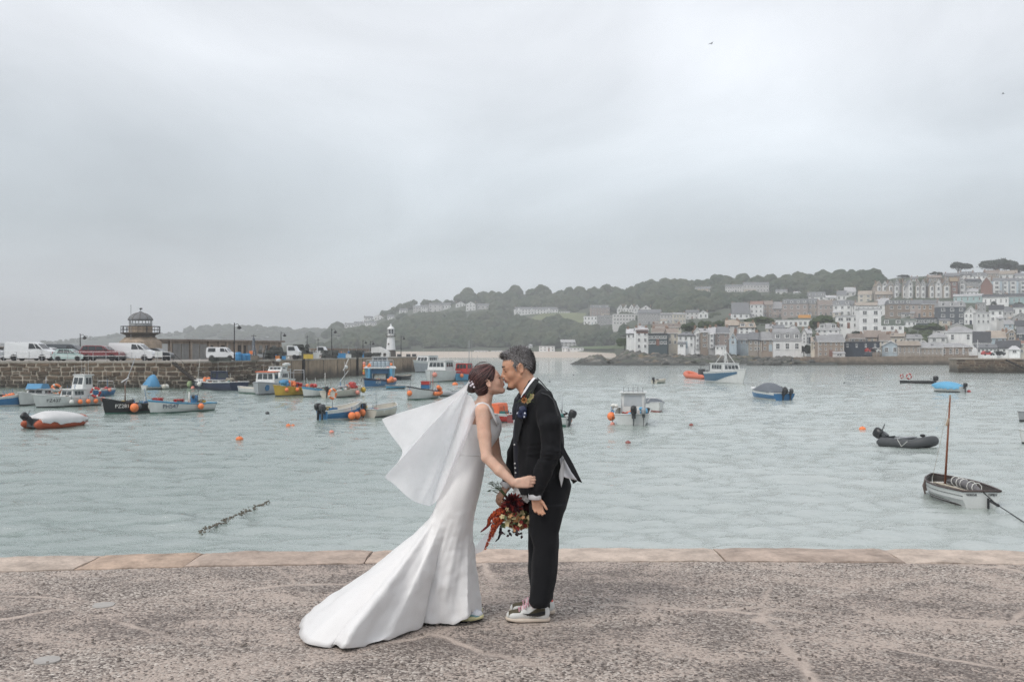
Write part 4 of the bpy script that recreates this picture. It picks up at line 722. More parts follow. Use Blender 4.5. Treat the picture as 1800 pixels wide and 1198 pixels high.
# --- loose deck gear, too small to pick apart: one heap of boxes, coils, floats and poles per boat
GEAR = [PB, ORA, PR, ROPE, PDG, PW, PY, PT, RUB, TIM]
def gear(b, n, seed, u0=.08, u1=.55, tall=1):
    t = random.Random(seed); mb = MB()
    for i in range(n):
        u = t.uniform(u0, u1); y = t.uniform(-.75, .75)*b.hb(u); z = b.sh(u)*t.uniform(.55, 1.0); k = t.randrange(10); q = t.random()
        if q < .45: mb.box((b.X(u), y, z+.05), (t.uniform(.15, .45), t.uniform(.15, .35), t.uniform(.1, .3)), t.random()*3, k)
        elif q < .7: mb.tube([(b.X(u)+.16*math.cos(a), y+.16*math.sin(a), z+.02*a) for a in np.linspace(0, 9, 10)], .03, 4, k)
        elif q < .85: mb.ball((b.X(u), y, z+.08), t.uniform(.08, .16), 7, 5, k)
        else: mb.tube([(b.X(u), y, z-.2), (b.X(u)+t.uniform(-.3, .3), y, z+t.uniform(.4, 1.3)*tall)], .02, 4, t.choice((0, 4, 5, 9)))
    mb.build('deck_gear', GEAR, b.root, kind='stuff')
for i, b_ in enumerate(list(ALL)):
    if b_.name == 'fishing_boat': gear(b_, 26, 100+i, .06, .60)
    elif b_.name in ('rowing_boat', 'cuddy_boat', 'motor_boat'): gear(b_, 10, 100+i, .08, .35, .5)
    elif b_.name in ('cruiser', 'launch', 'catamaran'): gear(b_, 12, 100+i, .04, .22)
# --- labels for fenders
from collections import defaultdict
by = defaultdict(list)
for t, lb, what, u in FEND: by[(lb, what)].append((u, t))
short = lambda l: ' '.join(l.split(',')[0].split()[:8])
ordn = ['first', 'second', 'third', 'fourth', 'fifth', 'sixth', 'seventh']
for (lb, what), os_ in by.items():
    os_.sort(key=lambda q: -q[0])
    for i, (u, o) in enumerate(os_): o['label'] = (f'{what} ball fender on the {short(lb)}' if len(os_) == 1 else f'{ordn[i]} {what} ball fender from the bow, {short(lb)}')
# --- floating buoys
for x, y, r, m, l in ((421, 773, .15, ORA, 'orange mooring buoy floating alone below the yellow boat'), (507, 749, .12, ORA, 'orange pick-up buoy with a trailing stick, larger of a pair'), (515, 748.5, .09, ORA, 'smaller orange pick-up buoy of the pair'), (583, 760, .11, PKF, 'faded pink buoy below the blue and white boat'), (1516, 755, .15, ORA, 'orange buoy in open water left of the grey inflatable'), (1703, 688.5, .17, PR, 'red buoy right of the light blue covered boat'), (1104, 779, .11, PRB, 'brown buoy below the cuddy boat'), (1215, 747.5, .10, PRB, 'small brown buoy in open water right of the cuddy boat'), (470, 726.5, .12, PDG, 'dark grey buoy in open water below the silver boat'), (800, 676.5, .3, ORA, 'large orange buoy beside the red wheelhouse boat'), (1484, 673, .12, PDG, 'small dark buoy in mid harbour left of the low black boat'), (1008, 659, .14, PDG, 'tiny dark buoy upper of two right of the groom\'s head'), (966, 671, .12, PDG, 'tiny dark buoy just right of the groom\'s shoulder')):
    t = thing('mooring_buoy', l, 'buoy', onwater(x, y)); mb = MB(); mb.ball((0, 0, r*.25), r, 14, 8, 0, (1.1, 1.1, .85)); mb.build('float_ball', m, t, True); mb = MB(); mb.lathe([(r*.2, r*1.0), (r*.22, r*1.2), (.02, r*1.25)], 8); mb.build('mooring_eye', PDG, t)
mb = MB(); mb.tube([onwater(489, 741)+Vector((0, 0, .12)), onwater(506, 748)+Vector((0, 0, .1))], .018, 5); mb.build('pick_up_stick', PG, None, label='grey stick floating beside the pair of orange buoys', cat='stick')
# --- floating weed line
mb = MB(); rr = random.Random(6)
for i in range(170):
    t = rr.random(); wv_ = 1.5*math.sin(t*9); q = onwater(348+124*t+rr.gauss(0, 2.0)+wv_*.6, 939-55*t+rr.gauss(0, 1.7)*(1+.5*math.sin(t*20))); s_ = rr.uniform(.008, .024)
    mb.box((q.x, q.y, WZ+.045), (s_*2.4, s_, .03), rr.random()*3, 0, (rr.uniform(-.4, .4), 'X'))
mb.build('floating_weed', mat('kelp', (.15, .135, .11), .8, .4, 8), None, kind='stuff', label='line of brown weed drifting on the water near the quay')
# ================================================================== PIER, VEHICLES, LIGHTHOUSES
PZ = .66
def stone_mat(name, col, weed=-.9, var=.3, streak=.5, rnd=.0, scale=1.2):
    m = mat(name, col, .9, var, scale, .6, 6, rnd=rnd, streak=streak); nt = m.node_tree; N, L = nt.nodes, nt.links; p = N['Principled BSDF']
    src = p.inputs['Base Color'].links[0].from_socket; g = N.new('ShaderNodeNewGeometry'); sp = N.new('ShaderNodeSeparateXYZ'); L.new(g.outputs['Position'], sp.inputs[0])
    w = nz(N, L, vmap(N, L, g.outputs['Position'], (.5, .5, .12)), 1.0, 4); k = mth(N, L, 'ADD', sp.outputs['Z'], mth(N, L, 'MULTIPLY', mth(N, L, 'SUBTRACT', w, .5), 1.6))
    mr = N.new('ShaderNodeMapRange'); mr.inputs['From Min'].default_value = weed-.5; mr.inputs['From Max'].default_value = weed+.5; mr.inputs['To Min'].default_value = .8; mr.inputs['To Max'].default_value = 0; L.new(k, mr.inputs['Value'])
    L.new(mixc(N, L, mr.outputs[0], src, (.030, .030, .024)), p.inputs['Base Color']); return m     # weed below the tide line
MORT = stone_mat('pier_mortar', (.42, .36, .295), -1.7); STN = stone_mat('pier_stone', (.125, .088, .06), -1.2, .35, .2, .45); CONC = stone_mat('pier_concrete', (.32, .24, .17), -1.1, .25, .75); COP = stone_mat('pier_coping', (.36, .325, .285), -3, .15, .2)
A, B_, C_ = Vector((-95, 106.5, 0)), Vector((-33, 104, 0)), Vector((-17, 204, 0))
pier = thing('harbour_pier', 'long stone pier with masonry wall running out behind the moored boats', 'pier', (-45, 115, 0)); PI_ = Matrix.Translation((45, -115, 0))
def ppart(mb, name, m, smooth=False, **k):
    o = mb.build(name, m, None, smooth, **k); o.parent = pier; o.matrix_parent_inverse = PI_; return o
back = [Vector((-40, 206, 0)), Vector((-31, 170, 0)), Vector((-48, 132, 0)), Vector((-95, 134, 0))]
poly = [A, B_, C_]+back; mb = MB(); n = len(poly)
mb.add([(p.x, p.y, PZ) for p in poly], [tuple(range(n))]); ppart(mb, 'pier_deck', mat('pier_paving', (.27, .25, .23), .9, .15, 1.5))
def wallface(a, b, m, name, t=.5, z0=-3.5, z1=PZ-.005):
    d = (b-a).normalized(); nrm = Vector((-d.y, d.x, 0)); mb = MB(); mb.loft([[a+Vector((0, 0, z0)), a+nrm*t+Vector((0, 0, z0)), a+nrm*t+Vector((0, 0, z1)), a+Vector((0, 0, z1))], [b+Vector((0, 0, z0)), b+nrm*t+Vector((0, 0, z0)), b+nrm*t+Vector((0, 0, z1)), b+Vector((0, 0, z1))]]); return ppart(mb, name, m)
J = B_+(C_-B_)*.22
wallface(A, B_, MORT, 'masonry_wall'); wallface(B_, J, MORT, 'masonry_wall'); wallface(J, C_, CONC, 'concrete_wall'); wallface(C_, back[0], CONC, 'concrete_wall')
rr = random.Random(21)
def block(seed):
    r_ = random.Random(seed); pts = []
    for cx, cz in ((-.5, -.5), (.5, -.5), (.5, .5), (-.5, .5)): pts += [(cx*(1-.14*r_.random()), cz*(1-.16*r_.random()))]
    full = []
    for i in range(4):
        a, b = pts[i], pts[(i+1) % 4]; full += [(a[0]*.93+b[0]*.07, a[1]*.93+b[1]*.07), (a[0]*.07+b[0]*.93, a[1]*.07+b[1]*.93)]
    mb = MB(); mb.loft([[(x, .2, z) for x, z in full], [(x, -.55, z) for x, z in full], [(x*.88, -1.0, z*.86) for x, z in full]]); me = mb.mesh('stone'); me.materials.append(STN); return me
blocks = [block(i) for i in range(9)]
def masonry(a, b, x0, x1, zt, zb, ch, wmin, wmax, parent, inv, dep=.10, mats=None, gap=.05):
    d = (b-a).normalized(); ang = math.atan2(d.y, d.x); z = zt; row = 0; k = 0
    while z > zb:
        h = ch*rr.uniform(.75, 1.25); s = x0-rr.random()*wmax
        while s < x1:
            wd = rr.uniform(wmin, wmax) if row else rr.uniform(wmin*1.6, wmax*1.5)
            parts_ = 2 if (row and wd < .8*wmax and rr.random() < .42) else 1
            for q in range(parts_):
                c = s+wd/2; hh = h/parts_
                if x0 < c < x1:
                    o = bpy.data.objects.new('stone', rr.choice(blocks)); COL.objects.link(o); p = a+d*c; o.location = (p.x, p.y, z-hh*(q+.5)+rr.uniform(-.05, .05)); o.rotation_euler = (0, rr.uniform(-.09, .09), ang); o.scale = (wd-gap-.06*rr.random(), dep*rr.uniform(.6, 1.3), hh-gap*.8-.07*rr.random()); o.parent = parent; o.matrix_parent_inverse = inv; k += 1
            s += wd
        z -= h; row += 1
    return k
L1 = (B_-A).length; d1 = (B_-A).normalized()
ns = masonry(A, B_, L1-31, L1, PZ-.16, -2.0, .47, .42, 1.35, pier, PI_)
ns += masonry(B_, J, 0, (J-B_).length, PZ-.16, -1.9, .52, .9, 1.7, pier, PI_)
for a, b in ((A, B_), (B_, C_)):
    d = (b-a).normalized(); nrm = Vector((-d.y, d.x, 0)); n = int((b-a).length/2.2); s = (b-a).length/n
    for i in range(n):
        p, q = a+d*(i*s+.012), a+d*((i+1)*s-.012); mb = MB(); mb.loft([[p-nrm*.06+Vector((0, 0, PZ-.16)), p+nrm*.9+Vector((0, 0, PZ-.16)), p+nrm*.9+Vector((0, 0, PZ+.03)), p-nrm*.06+Vector((0, 0, PZ+.02))], [q-nrm*.06+Vector((0, 0, PZ-.16)), q+nrm*.9+Vector((0, 0, PZ-.16)), q+nrm*.9+Vector((0, 0, PZ+.03)), q-nrm*.06+Vector((0, 0, PZ+.02))]]); ppart(mb, 'coping_stone', COP)
# pour joints and timber fenders on the concrete stretch
d = (C_-B_).normalized(); nrm = Vector((-d.y, d.x, 0)); TB = mat('tarred_timber', (.03, .025, .022), .85, .3, 4)
for f, w_ in ((.30, .35), (.53, .3)):
    p = B_+(C_-B_)*f; mb = MB(); mb.box((p.x-nrm.x*.15, p.y-nrm.y*.15, -1.05), (.3, w_, 3.5), math.atan2(d.y, d.x)); ppart(mb, 'timber_fender', TB)
for i in range(12):
    p = B_+(C_-B_)*(.26+.06*i); mb = MB(); mb.box((p.x-nrm.x*.01, p.y-nrm.y*.01, -1.1), (.06, .06, 3.1), math.atan2(d.y, d.x)); ppart(mb, 'pour_joint', TB)
# steps down the wall
st = thing('pier_steps', 'steep wooden steps descending the pier wall to the water', 'steps', at(307, 637, 103.7)); mi_ = Matrix.Translation(-Vector(st.location))
def spart(mb, name, m): o = mb.build(name, m, None); o.parent = st; o.matrix_parent_inverse = mi_
p0, p1 = at(307, 637, 103.4), at(346, 669, 103.0)
mb = MB(); mb.tube([p0, p1], .13, 4); mb.tube([p0+Vector((0, -.7, 0)), p1+Vector((0, -.7, 0))], .13, 4); spart(mb, 'stringer', TB)
for i in range(11): q = p0+(p1-p0)*((i+.5)/11); mb = MB(); mb.box((q.x, q.y-.3, q.z+.05), (.28, .8, .06)); spart(mb, 'tread', TIM)
mb = MB(); mb.tube([p0+Vector((.2, -.7, .9)), p1+Vector((.2, -.7, .55))], .018, 5); [mb.tube([p0+(p1-p0)*t+Vector((0, -.7, 0)), p0+(p1-p0)*t+Vector((.2, -.7, .55))], .016, 5) for t in (0, .33, .66, 1)]; spart(mb, 'handrail', TB)
# railing along the edge
rl = thing('railing', 'thin grey railing along the pier edge in front of the parked cars', 'railing', (-50, 105.4, PZ)); mi_ = Matrix.Translation(-Vector(rl.location))
q0, q1 = at(-60, 621, 106.6), at(300, 622, 104.9)
for zz_ in (1.0, .55): mb = MB(); mb.tube([(q0.x, q0.y, PZ+zz_), (q1.x, q1.y, PZ+zz_)], .022, 5); o = mb.build('rail', STEEL, None); o.parent = rl; o.matrix_parent_inverse = mi_
for i in range(17): q = q0+(q1-q0)*i/16; mb = MB(); mb.tube([(q.x, q.y, PZ), (q.x, q.y, PZ+1.02)], .03, 5); o = mb.build('post', STEEL, None); o.parent = rl; o.matrix_parent_inverse = mi_
# parapet on the seaward side
pw = MB(); pw.box((-74, 131.5, 1.4), (56, 1.0, 1.75)); pw.build('parapet_wall', stone_mat('parapet_stone', (.10, .095, .09), -3, .3, .3), None, label='dark parapet wall on the seaward side behind the parked vehicles', cat='wall')
MB().box((-74, 131.4, 2.31), (56, 1.3, .1)).build('parapet_coping', COP, bpy.data.objects['parapet_wall'])

# ---- vehicles
def car_paint(n, c): return mat('car_'+n, c, .28, .03, 2, spec=.5, coat=.4)
TY = mat('tyre_rubber', (.018, .018, .02), .85, .1, 10); RIMM = mat('alloy', (.42, .43, .45), .35, .05, 10, metal=.5); HL = mat('headlight_glass', (.6, .62, .65), .15, .05, 10); TLM = mat('tail_light', (.35, .02, .02), .25, .05, 10); PLA = mat('black_plastic', (.022, .023, .025), .55, .1, 10); CG = mat('car_glass', (.018, .022, .026), .06, .05, 5, spec=.6)
KIND = {
 'van': dict(L=5.1, W=1.95, z=.30, prof=[(-2.52, .45), (-2.55, 1.0), (-2.5, 1.95), (-2.38, 2.05), (.55, 2.05), (.95, 1.95), (1.72, 1.28), (2.42, 1.05), (2.55, .80), (2.55, .42), (2.4, .30), (-2.4, .30)], belt=1.25, wheels=(-1.45, 1.62), r=.34,
   side=[[(.15, 1.32), (.98, 1.32), (.62, 1.86), (.15, 1.90)], [(1.04, 1.32), (1.55, 1.32), (1.0, 1.80), (.72, 1.86)]], ws=[(1.68, 1.34), (.98, 1.91)]),
 'hatch': dict(L=3.9, W=1.72, z=.26, prof=[(-1.92, .45), (-1.95, .85), (-1.80, 1.05), (-1.45, 1.42), (-1.1, 1.50), (.05, 1.50), (.40, 1.42), (1.05, .98), (1.75, .86), (1.93, .68), (1.95, .40), (1.8, .26), (-1.8, .26)], belt=.95, wheels=(-1.22, 1.22), r=.31,
   side=[[(-1.35, 1.0), (-.55, 1.0), (-.55, 1.43), (-1.1, 1.43)], [(-.48, 1.0), (.35, 1.0), (.15, 1.40), (-.48, 1.43)], [(.42, 1.0), (.86, 1.0), (.35, 1.34), (.22, 1.38)]], ws=[(1.0, 1.03), (.42, 1.41)]),
 'estate': dict(L=4.5, W=1.85, z=.32, prof=[(-2.2, .5), (-2.25, .95), (-2.12, 1.20), (-1.85, 1.66), (-1.6, 1.72), (.05, 1.70), (.45, 1.62), (1.05, 1.18), (2.0, 1.06), (2.2, .85), (2.24, .48), (2.1, .32), (-2.1, .32)], belt=1.12, wheels=(-1.35, 1.40), r=.36,
   side=[[(-1.95, 1.2), (-1.25, 1.2), (-1.25, 1.62), (-1.75, 1.62)], [(-1.18, 1.18), (-.42, 1.18), (-.42, 1.62), (-1.18, 1.62)], [(-.35, 1.18), (.50, 1.18), (.30, 1.57), (-.35, 1.62)], [(.56, 1.18), (.90, 1.18), (.42, 1.54)]], ws=[(1.02, 1.22), (.47, 1.60)]),
 'small_van': dict(L=4.2, W=1.8, z=.28, prof=[(-2.05, .45), (-2.1, 1.0), (-2.02, 1.72), (-1.85, 1.80), (.25, 1.80), (.65, 1.68), (1.2, 1.12), (1.95, .95), (2.08, .72), (2.08, .42), (1.95, .28), (-1.95, .28)], belt=1.1, wheels=(-1.25, 1.30), r=.32,
   side=[[(-1.8, 1.16), (-.75, 1.16), (-.75, 1.66), (-1.75, 1.66)], [(-.1, 1.16), (.62, 1.16), (.42, 1.62), (-.1, 1.66)], [(.68, 1.16), (1.05, 1.16), (.62, 1.58), (.5, 1.61)]], ws=[(1.17, 1.17), (.67, 1.65)])}
def car(name, label, cat, kind, x, y, D, paintm, sc=1.0, rz=0, flip=1, lower=None):
    K = KIND[kind]; p = at(x, y, D); t = thing(name, label, cat, (p.x, D, PZ+.004), rz if flip > 0 else math.pi+rz, None, sc); W = K['W']; pr = K['prof']
    tum = lambda z: 1-max(0, z-K['belt'])*.20; mb = MB()
    mb.loft([[(x_*.985, f*W*.5*tum(z_), z_ if .5 < z_ < 1.4 else z_) for x_, z_ in pr] if abs(f) == 1 else [(x_, f*W*.5*tum(z_), z_) for x_, z_ in pr] for f in (-1, -.96, -.6, .6, .96, 1)]); body = mb.build('body', paintm, t, False)
    if lower: MB().box((0, 0, .46), (K['L']*.97, W*1.01, .30)).build('lower_trim', lower, t)
    for q in (-1, 1):
        for s in K['side']: mb = MB(); mb.loft([[(x_, q*(W*.5*tum(z_)-.02), z_) for x_, z_ in s], [(x_, q*(W*.5*tum(z_)+.012), z_) for x_, z_ in s]]); mb.build('side_window', CG, t)
        for wx in K['wheels']:
            wt = thing('wheel', None, None); wt.parent = t; wt.location = (wx, q*(W/2-.10), K['r']); mb = MB(); r = K['r']
            mb.loft([[(a*r*math.cos(g), yy, a*r*math.sin(g)) for g in np.linspace(0, 6.2832, 17)[:-1]] for a, yy in ((.7, -.11), (.95, -.11), (1, -.07), (1, .07), (.95, .11), (.7, .11))]); mb.build('tyre', TY, wt, True)
            mb = MB(); mb.loft([[(a*r*math.cos(g), q*yy, a*r*math.sin(g)) for g in np.linspace(0, 6.2832, 11)[:-1]] for a, yy in ((.72, .09), (.64, .105), (.15, .07), (.1, .1))]); mb.build('rim', RIMM, wt)
            mb = MB(); mb.loft([[(wx+a*r*math.cos(g), q*(W/2+.004), r+a*r*math.sin(g)) for g in np.linspace(-.2, 3.35, 12)] for a in (1.04, 1.17)], False, 0, False); mb.build('wheel_arch', PLA, t)
        mb = MB(); mb.box((K['L']/2-.13, q*W*.38, .80 if kind != 'hatch' else .70), (.16, .30, .16)); mb.build('headlight', HL, t)
        mb = MB(); mb.box((-K['L']/2+.03, q*W*.43, 1.0), (.06, .14, .3)); mb.build('tail_light', TLM, t)
        mb = MB(); mb.box((K['ws'][0][0]-.25, q*(W/2+.09), K['ws'][0][1]+.02), (.10, .18, .14)); mb.build('wing_mirror', PLA, t)
    (x0, z0), (x1, z1) = K['ws']; mb = MB(); mb.loft([[(x0+.012, -W*.42, z0), (x0+.012, W*.42, z0), (x1+.012, W*.36, z1), (x1+.012, -W*.36, z1)], [(x0-.02, -W*.42, z0-.02), (x0-.02, W*.42, z0-.02), (x1-.02, W*.36, z1-.02), (x1-.02, -W*.36, z1-.02)]]); mb.build('windscreen', CG, t)
    mb = MB(); mb.box((K['L']/2-.03, 0, .46), (.14, W*.9, .18)); mb.build('front_bumper', PLA, t); mb = MB(); mb.box((-K['L']/2+.05, 0, .46), (.14, W*.9, .18)); mb.build('rear_bumper', PLA, t); mb = MB(); mb.box((0, 0, K['z']+.02), (K['L']*.86, W*.96, .10)); mb.build('sill', PLA, t); return t
cw, cs, cr, cm_, ck, cb = car_paint('white', (.68, .69, .70)), car_paint('silver', (.36, .38, .40)), car_paint('red', (.17, .018, .022)), car_paint('mint', (.42, .54, .52)), car_paint('black', (.018, .020, .024)), car_paint('slate', (.05, .06, .07))
car('parked_car', 'silver car cut off by the left edge behind the white van', 'car', 'estate', -22, 632, 111, cs)
car('parked_van', 'long white panel van nearest the left edge of the pier', 'van', 'van', 55, 632, 108.5, cw, 1.0)
car('parked_car', 'white car half hidden behind the nose of the left van', 'car', 'hatch', 88, 628, 114, cw, 1.0)
car('parked_car', 'pale mint hatchback between the left van and the red estate', 'car', 'hatch', 124, 632, 107.5, cm_, .86)
car('parked_van', 'dark slate van standing behind the pale mint hatchback', 'van', 'van', 120, 628, 117, cb, .92)
car('parked_car', 'dark red estate car with roof rails', 'car', 'estate', 180, 632, 108, cr, .98, lower=ck)
car('parked_van', 'white panel van right of the red estate', 'van', 'van', 234, 632, 110, cw, .96)
car('parked_car', 'black estate car right of the second white van', 'car', 'estate', 275, 632, 113, ck, .82)
car('parked_van', 'small white van with side windows standing before the sheds', 'van', 'small_van', 391, 630, 121, cw, .86)
t = thing('notice_board', 'blank white board on legs at the pier edge in front of the black car', 'sign', (at(279, 632, 105.6).x, 105.6, PZ)); MB().box((0, 0, .75), (.8, .04, .65)).build('board', PW, t); [MB().tube([(q*.36, .03, 0), (q*.36, .03, 1.0)], .025, 5).build('leg', STEEL, t) for q in (-1, 1)]

# ---- street lamps
IRON = mat('lamp_iron', (.02, .022, .025), .5, .1, 6)
def lamp(x, ytop, D, label, arm=1):
    h = CH-(ytop-YH)/F*D-PZ; p = at(x, 617, D); t = thing('street_lamp', label, 'street lamp', (p.x, D, PZ), 0, 'street lamps along the pier'); mb = MB(); mb.tube([(0, 0, 0), (0, 0, .8), (0, 0, h)], [.09, .07, .05], 8); mb.build('post', IRON, t)
    mb = MB(); mb.tube([(0, 0, h-.25), (arm*.35, 0, h-.12), (arm*.55, 0, h-.3)], .03, 6); mb.build('bracket', IRON, t); mb = MB(); mb.lathe([(.05, .28), (.10, .22), (.26, .05), (.28, 0), (.1, -.12)], 10, (arm*.55, 0, h-.6)); mb.build('lantern', IRON, t)
lamp(412, 567, 112, 'tallest black lamp post by the small white van'); lamp(583, 577, 150, 'black lamp post by the lobster pots in mid pier'); lamp(141, 586, 126, 'lamp post rising behind the mint hatchback and dark van'); lamp(705, 590, 192, 'lamp post just right of the white lighthouse'); lamp(494, 583, 150, 'slim lamp post beyond the right end of the sheds'); lamp(651, 599, 185, 'short distant lamp post left of the white lighthouse'); lamp(638, 597, 188, 'thin distant post with crossed arm before the far hill')

# ---- old stone lighthouse
lh = thing('old_lighthouse', 'short old granite lighthouse with gallery and grey dome on the pier', 'lighthouse', (at(247, 617, 123).x, 123, PZ)); k = 123/F; GR = mat('lighthouse_granite', (.34, .27, .205), .9, .25, 1.2, .5, 4, streak=.6); GRD = mat('lighthouse_dark', (.10, .09, .078), .9, .3, 1.5, .4, 4, streak=.5); LEAD = mat('lead_grey', (.17, .175, .18), .6, .15, 3)
Z = lambda y: (632-y)*k
def octo(r, z, n=8): return [(r*math.cos(6.28319*(i+.5)/n), r*math.sin(6.28319*(i+.5)/n), z) for i in range(n)]
mb = MB(); mb.loft([octo(2.55, -.2), octo(2.5, Z(605)), octo(2.42, Z(600)), octo(1.75, Z(592))]); mb.build('tower_base', GR, lh); mb = MB(); mb.loft([octo(1.7, Z(592.5), 16), octo(1.75, Z(589), 16), octo(2.2, Z(586.3), 16), octo(2.25, Z(585.5), 16)]); mb.build('corbel', GRD, lh); mb = MB(); mb.loft([octo(2.35, Z(585.6), 20), octo(2.38, Z(584.4), 20)]); mb.build('gallery', GRD, lh); mb = MB(); mb.loft([octo(1.42, Z(585), 16), octo(1.42, Z(575), 16), octo(1.5, Z(574.6), 16), octo(1.5, Z(573), 16)]); mb.build('drum', GR, lh)
mb = MB(); [mb.tube([(2.3*math.cos(a), 2.3*math.sin(a), Z(z)) for a in np.linspace(0, 6.2832, 25)], .03, 5) for z in (573.5, 579)]; mb.build('gallery_rail', IRON, lh)
for i in range(14): a = i*6.2832/14; mb = MB(); mb.tube([(2.3*math.cos(a), 2.3*math.sin(a), Z(585)), (2.3*math.cos(a), 2.3*math.sin(a), Z(573.3))], .028 if i % 3 else .07, 5); mb.build('baluster', IRON, lh)
for i in range(10): a = i*6.2832/10+.2; mb = MB(); mb.tube([(1.32*math.cos(a), 1.32*math.sin(a), Z(573)), (1.32*math.cos(a), 1.32*math.sin(a), Z(562))], .055, 5); mb.build('lantern_post', PG, lh)
mb = MB(); mb.lathe([(1.3, Z(572.5)), (1.3, Z(568))], 12); mb.build('lantern_panel', PG, lh); mb = MB(); mb.lathe([(1.46, Z(562.8)), (1.5, Z(562)), (1.42, Z(559)), (1.18, Z(555)), (.75, Z(551.3)), (.3, Z(549.6)), (.2, Z(547.5)), (.02, Z(546))], 20); mb.build('dome', LEAD, lh, True)
for i in range(10): a = i*.62832; mb = MB(); mb.tube([(r*math.cos(a), r*math.sin(a), Z(z)+.02) for r, z in ((1.5, 562), (1.42, 559), (1.18, 555), (.75, 551.3), (.3, 549.6))], .03, 4); mb.build('dome_rib', GRD, lh)
mb = MB(); mb.tube([(0, 0, Z(546)), (0, 0, Z(541))], .03, 5); mb.box((.05, 0, Z(542.5)), (.35, .03, .2)); mb.build('weather_vane', IRON, lh)
mb = MB(); mb.tube([(-.42, -2.0, Z(606)), (-.42, -2.0, Z(537))], .035, 6); mb.build('flagpole', PG, lh)

# ---- row of sheds behind the pier road
sh = thing('pier_sheds', 'long low row of concrete sheds with wide grey doors behind the pier road', 'shed row', (at(277, 617, 126).x, 126, PZ)); s0, s1 = at(279, 617, 126), at(495, 617, 148); s0.z = s1.z = 0; dv_ = (s1-s0); Ls = dv_.length; sh.rotation_euler.z = math.atan2(dv_.y, dv_.x); H_ = (632-599)*126/F; RW = mat('shed_render', (.36, .29, .235), .9, .2, 1, .3, 5, streak=.6)
MB().box((Ls/2, 2.5, H_/2), (Ls, 5, H_)).build('wall', RW, sh); mb = MB(); mb.box((Ls/2, 2.3, H_+.12), (Ls+.6, 5.8, .24)); mb.build('roof_slab', mat('shed_roof', (.22, .18, .15), .9, .2, 1, streak=.4), sh)
DG = mat('shed_door_grey', (.25, .245, .235), .8, .15, 2, streak=.4); DD = mat('shed_opening_dark', (.05, .045, .04), .9, .2, 2)
def shed_at(x): # local x where the sight line through photo x meets the shed front
    a = (x-900)/F; tt = (a*s0.y-s0.x)/(dv_.x-a*dv_.y); return tt*Ls
for x0, x1, m_, zt in ((286, 296, PW, .85), (305, 319, DG, .85), (320.5, 333, DG, .85), (339, 351, DG, .85), (352.5, 365, DG, .85), (370, 376, DD, .78), (390, 396, DD, .78), (401, 406, DG, .8), (420, 425, DD, .8), (430, 434, DD, .8), (437, 441, DG, .8), (457, 462, DG, .8), (468, 472, DD, .8), (480, 486, DG, .8)):
    a, b = shed_at(x0), shed_at(x1); mb = MB(); mb.box(((a+b)/2, -.03, H_*zt/2), (b-a, .10, H_*zt)); mb.build('door', m_, sh)
for x in (281, 300, 336, 368, 386, 399, 413, 445, 475, 493): mb = MB(); mb.box((shed_at(x), -.12, H_/2), (.32, .25, H_)); mb.build('pier_buttress', RW, sh)
lo = MB(); a_, b_ = at(560, 617, 172), at(656, 617, 196); ang = math.atan2(b_.y-a_.y, b_.x-a_.x); lo.box(((a_.x+b_.x)/2, (a_.y+b_.y)/2, 1.25), ((b_-a_).length, 3, 1.5), ang); lo.build('net_store', RW, None, label='low brown flat roofed store behind the stacked fishing gear', cat='shed'); mb = MB(); mb.box(((a_.x+b_.x)/2, (a_.y+b_.y)/2, 2.08), ((b_-a_).length+.5, 3.6, .16), ang); mb.build('roof_slab', mat('store_roof', (.27, .19, .14), .9, .2, 1), bpy.data.objects['net_store'])

# ---- white iron lighthouse on the pier head
wl = thing('white_lighthouse', 'white iron lighthouse with dark base at the end of the pier', 'lighthouse', (at(687, 617, 198).x, 198, PZ)); k = 198/F; Z = lambda y: (625-y)*k; WI = mat('white_iron', (.72, .73, .73), .5, .06, 2, streak=.15)
mb = MB(); mb.loft([octo(1.05, 0, 12), octo(.95, Z(613.5), 12)]); mb.build('dark_base', GRD, wl); mb = MB(); mb.loft([octo(.93, Z(613.4), 12), octo(.70, Z(590), 12)]); mb.build('tower', WI, wl, False); mb = MB(); mb.loft([octo(.98, Z(590), 12), octo(1.0, Z(588.7), 12)]); mb.build('balcony', GRD, wl); mb = MB(); mb.lathe([(.66, Z(588.7)), (.66, Z(584.5))], 12); mb.build('lantern_base', WI, wl); mb = MB(); mb.lathe([(.62, Z(584.4)), (.62, Z(577.2))], 12); mb.build('lantern_glass', GLS, wl)
for i in range(8): a = i*.7854+.2; mb = MB(); mb.tube([(.66*math.cos(a), .66*math.sin(a), Z(584.5)), (.66*math.cos(a), .66*math.sin(a), Z(577))], .07, 5); mb.build('glazing_bar', WI, wl)
mb = MB(); mb.lathe([(.78, Z(577.2)), (.72, Z(575.8)), (.45, Z(573)), (.2, Z(571.6)), (.18, Z(570)), (.2, Z(569)), (.02, Z(567.5))], 14); mb.build('dome', WI, wl, True); mb = MB(); [mb.tube([(1.0*math.cos(a), 1.0*math.sin(a), Z(585)) for a in np.linspace(0, 6.2832, 17)], .025, 4)]; [mb.tube([(math.cos(i*.7854), math.sin(i*.7854), Z(588.7)), (math.cos(i*.7854), math.sin(i*.7854), Z(585))], .025, 4) for i in range(8)]; mb.build('balcony_rail', IRON, wl); mb = MB(); mb.box((-.35, -.82, Z(603)), (.28, .1, .3)); mb.build('window', DD, wl)

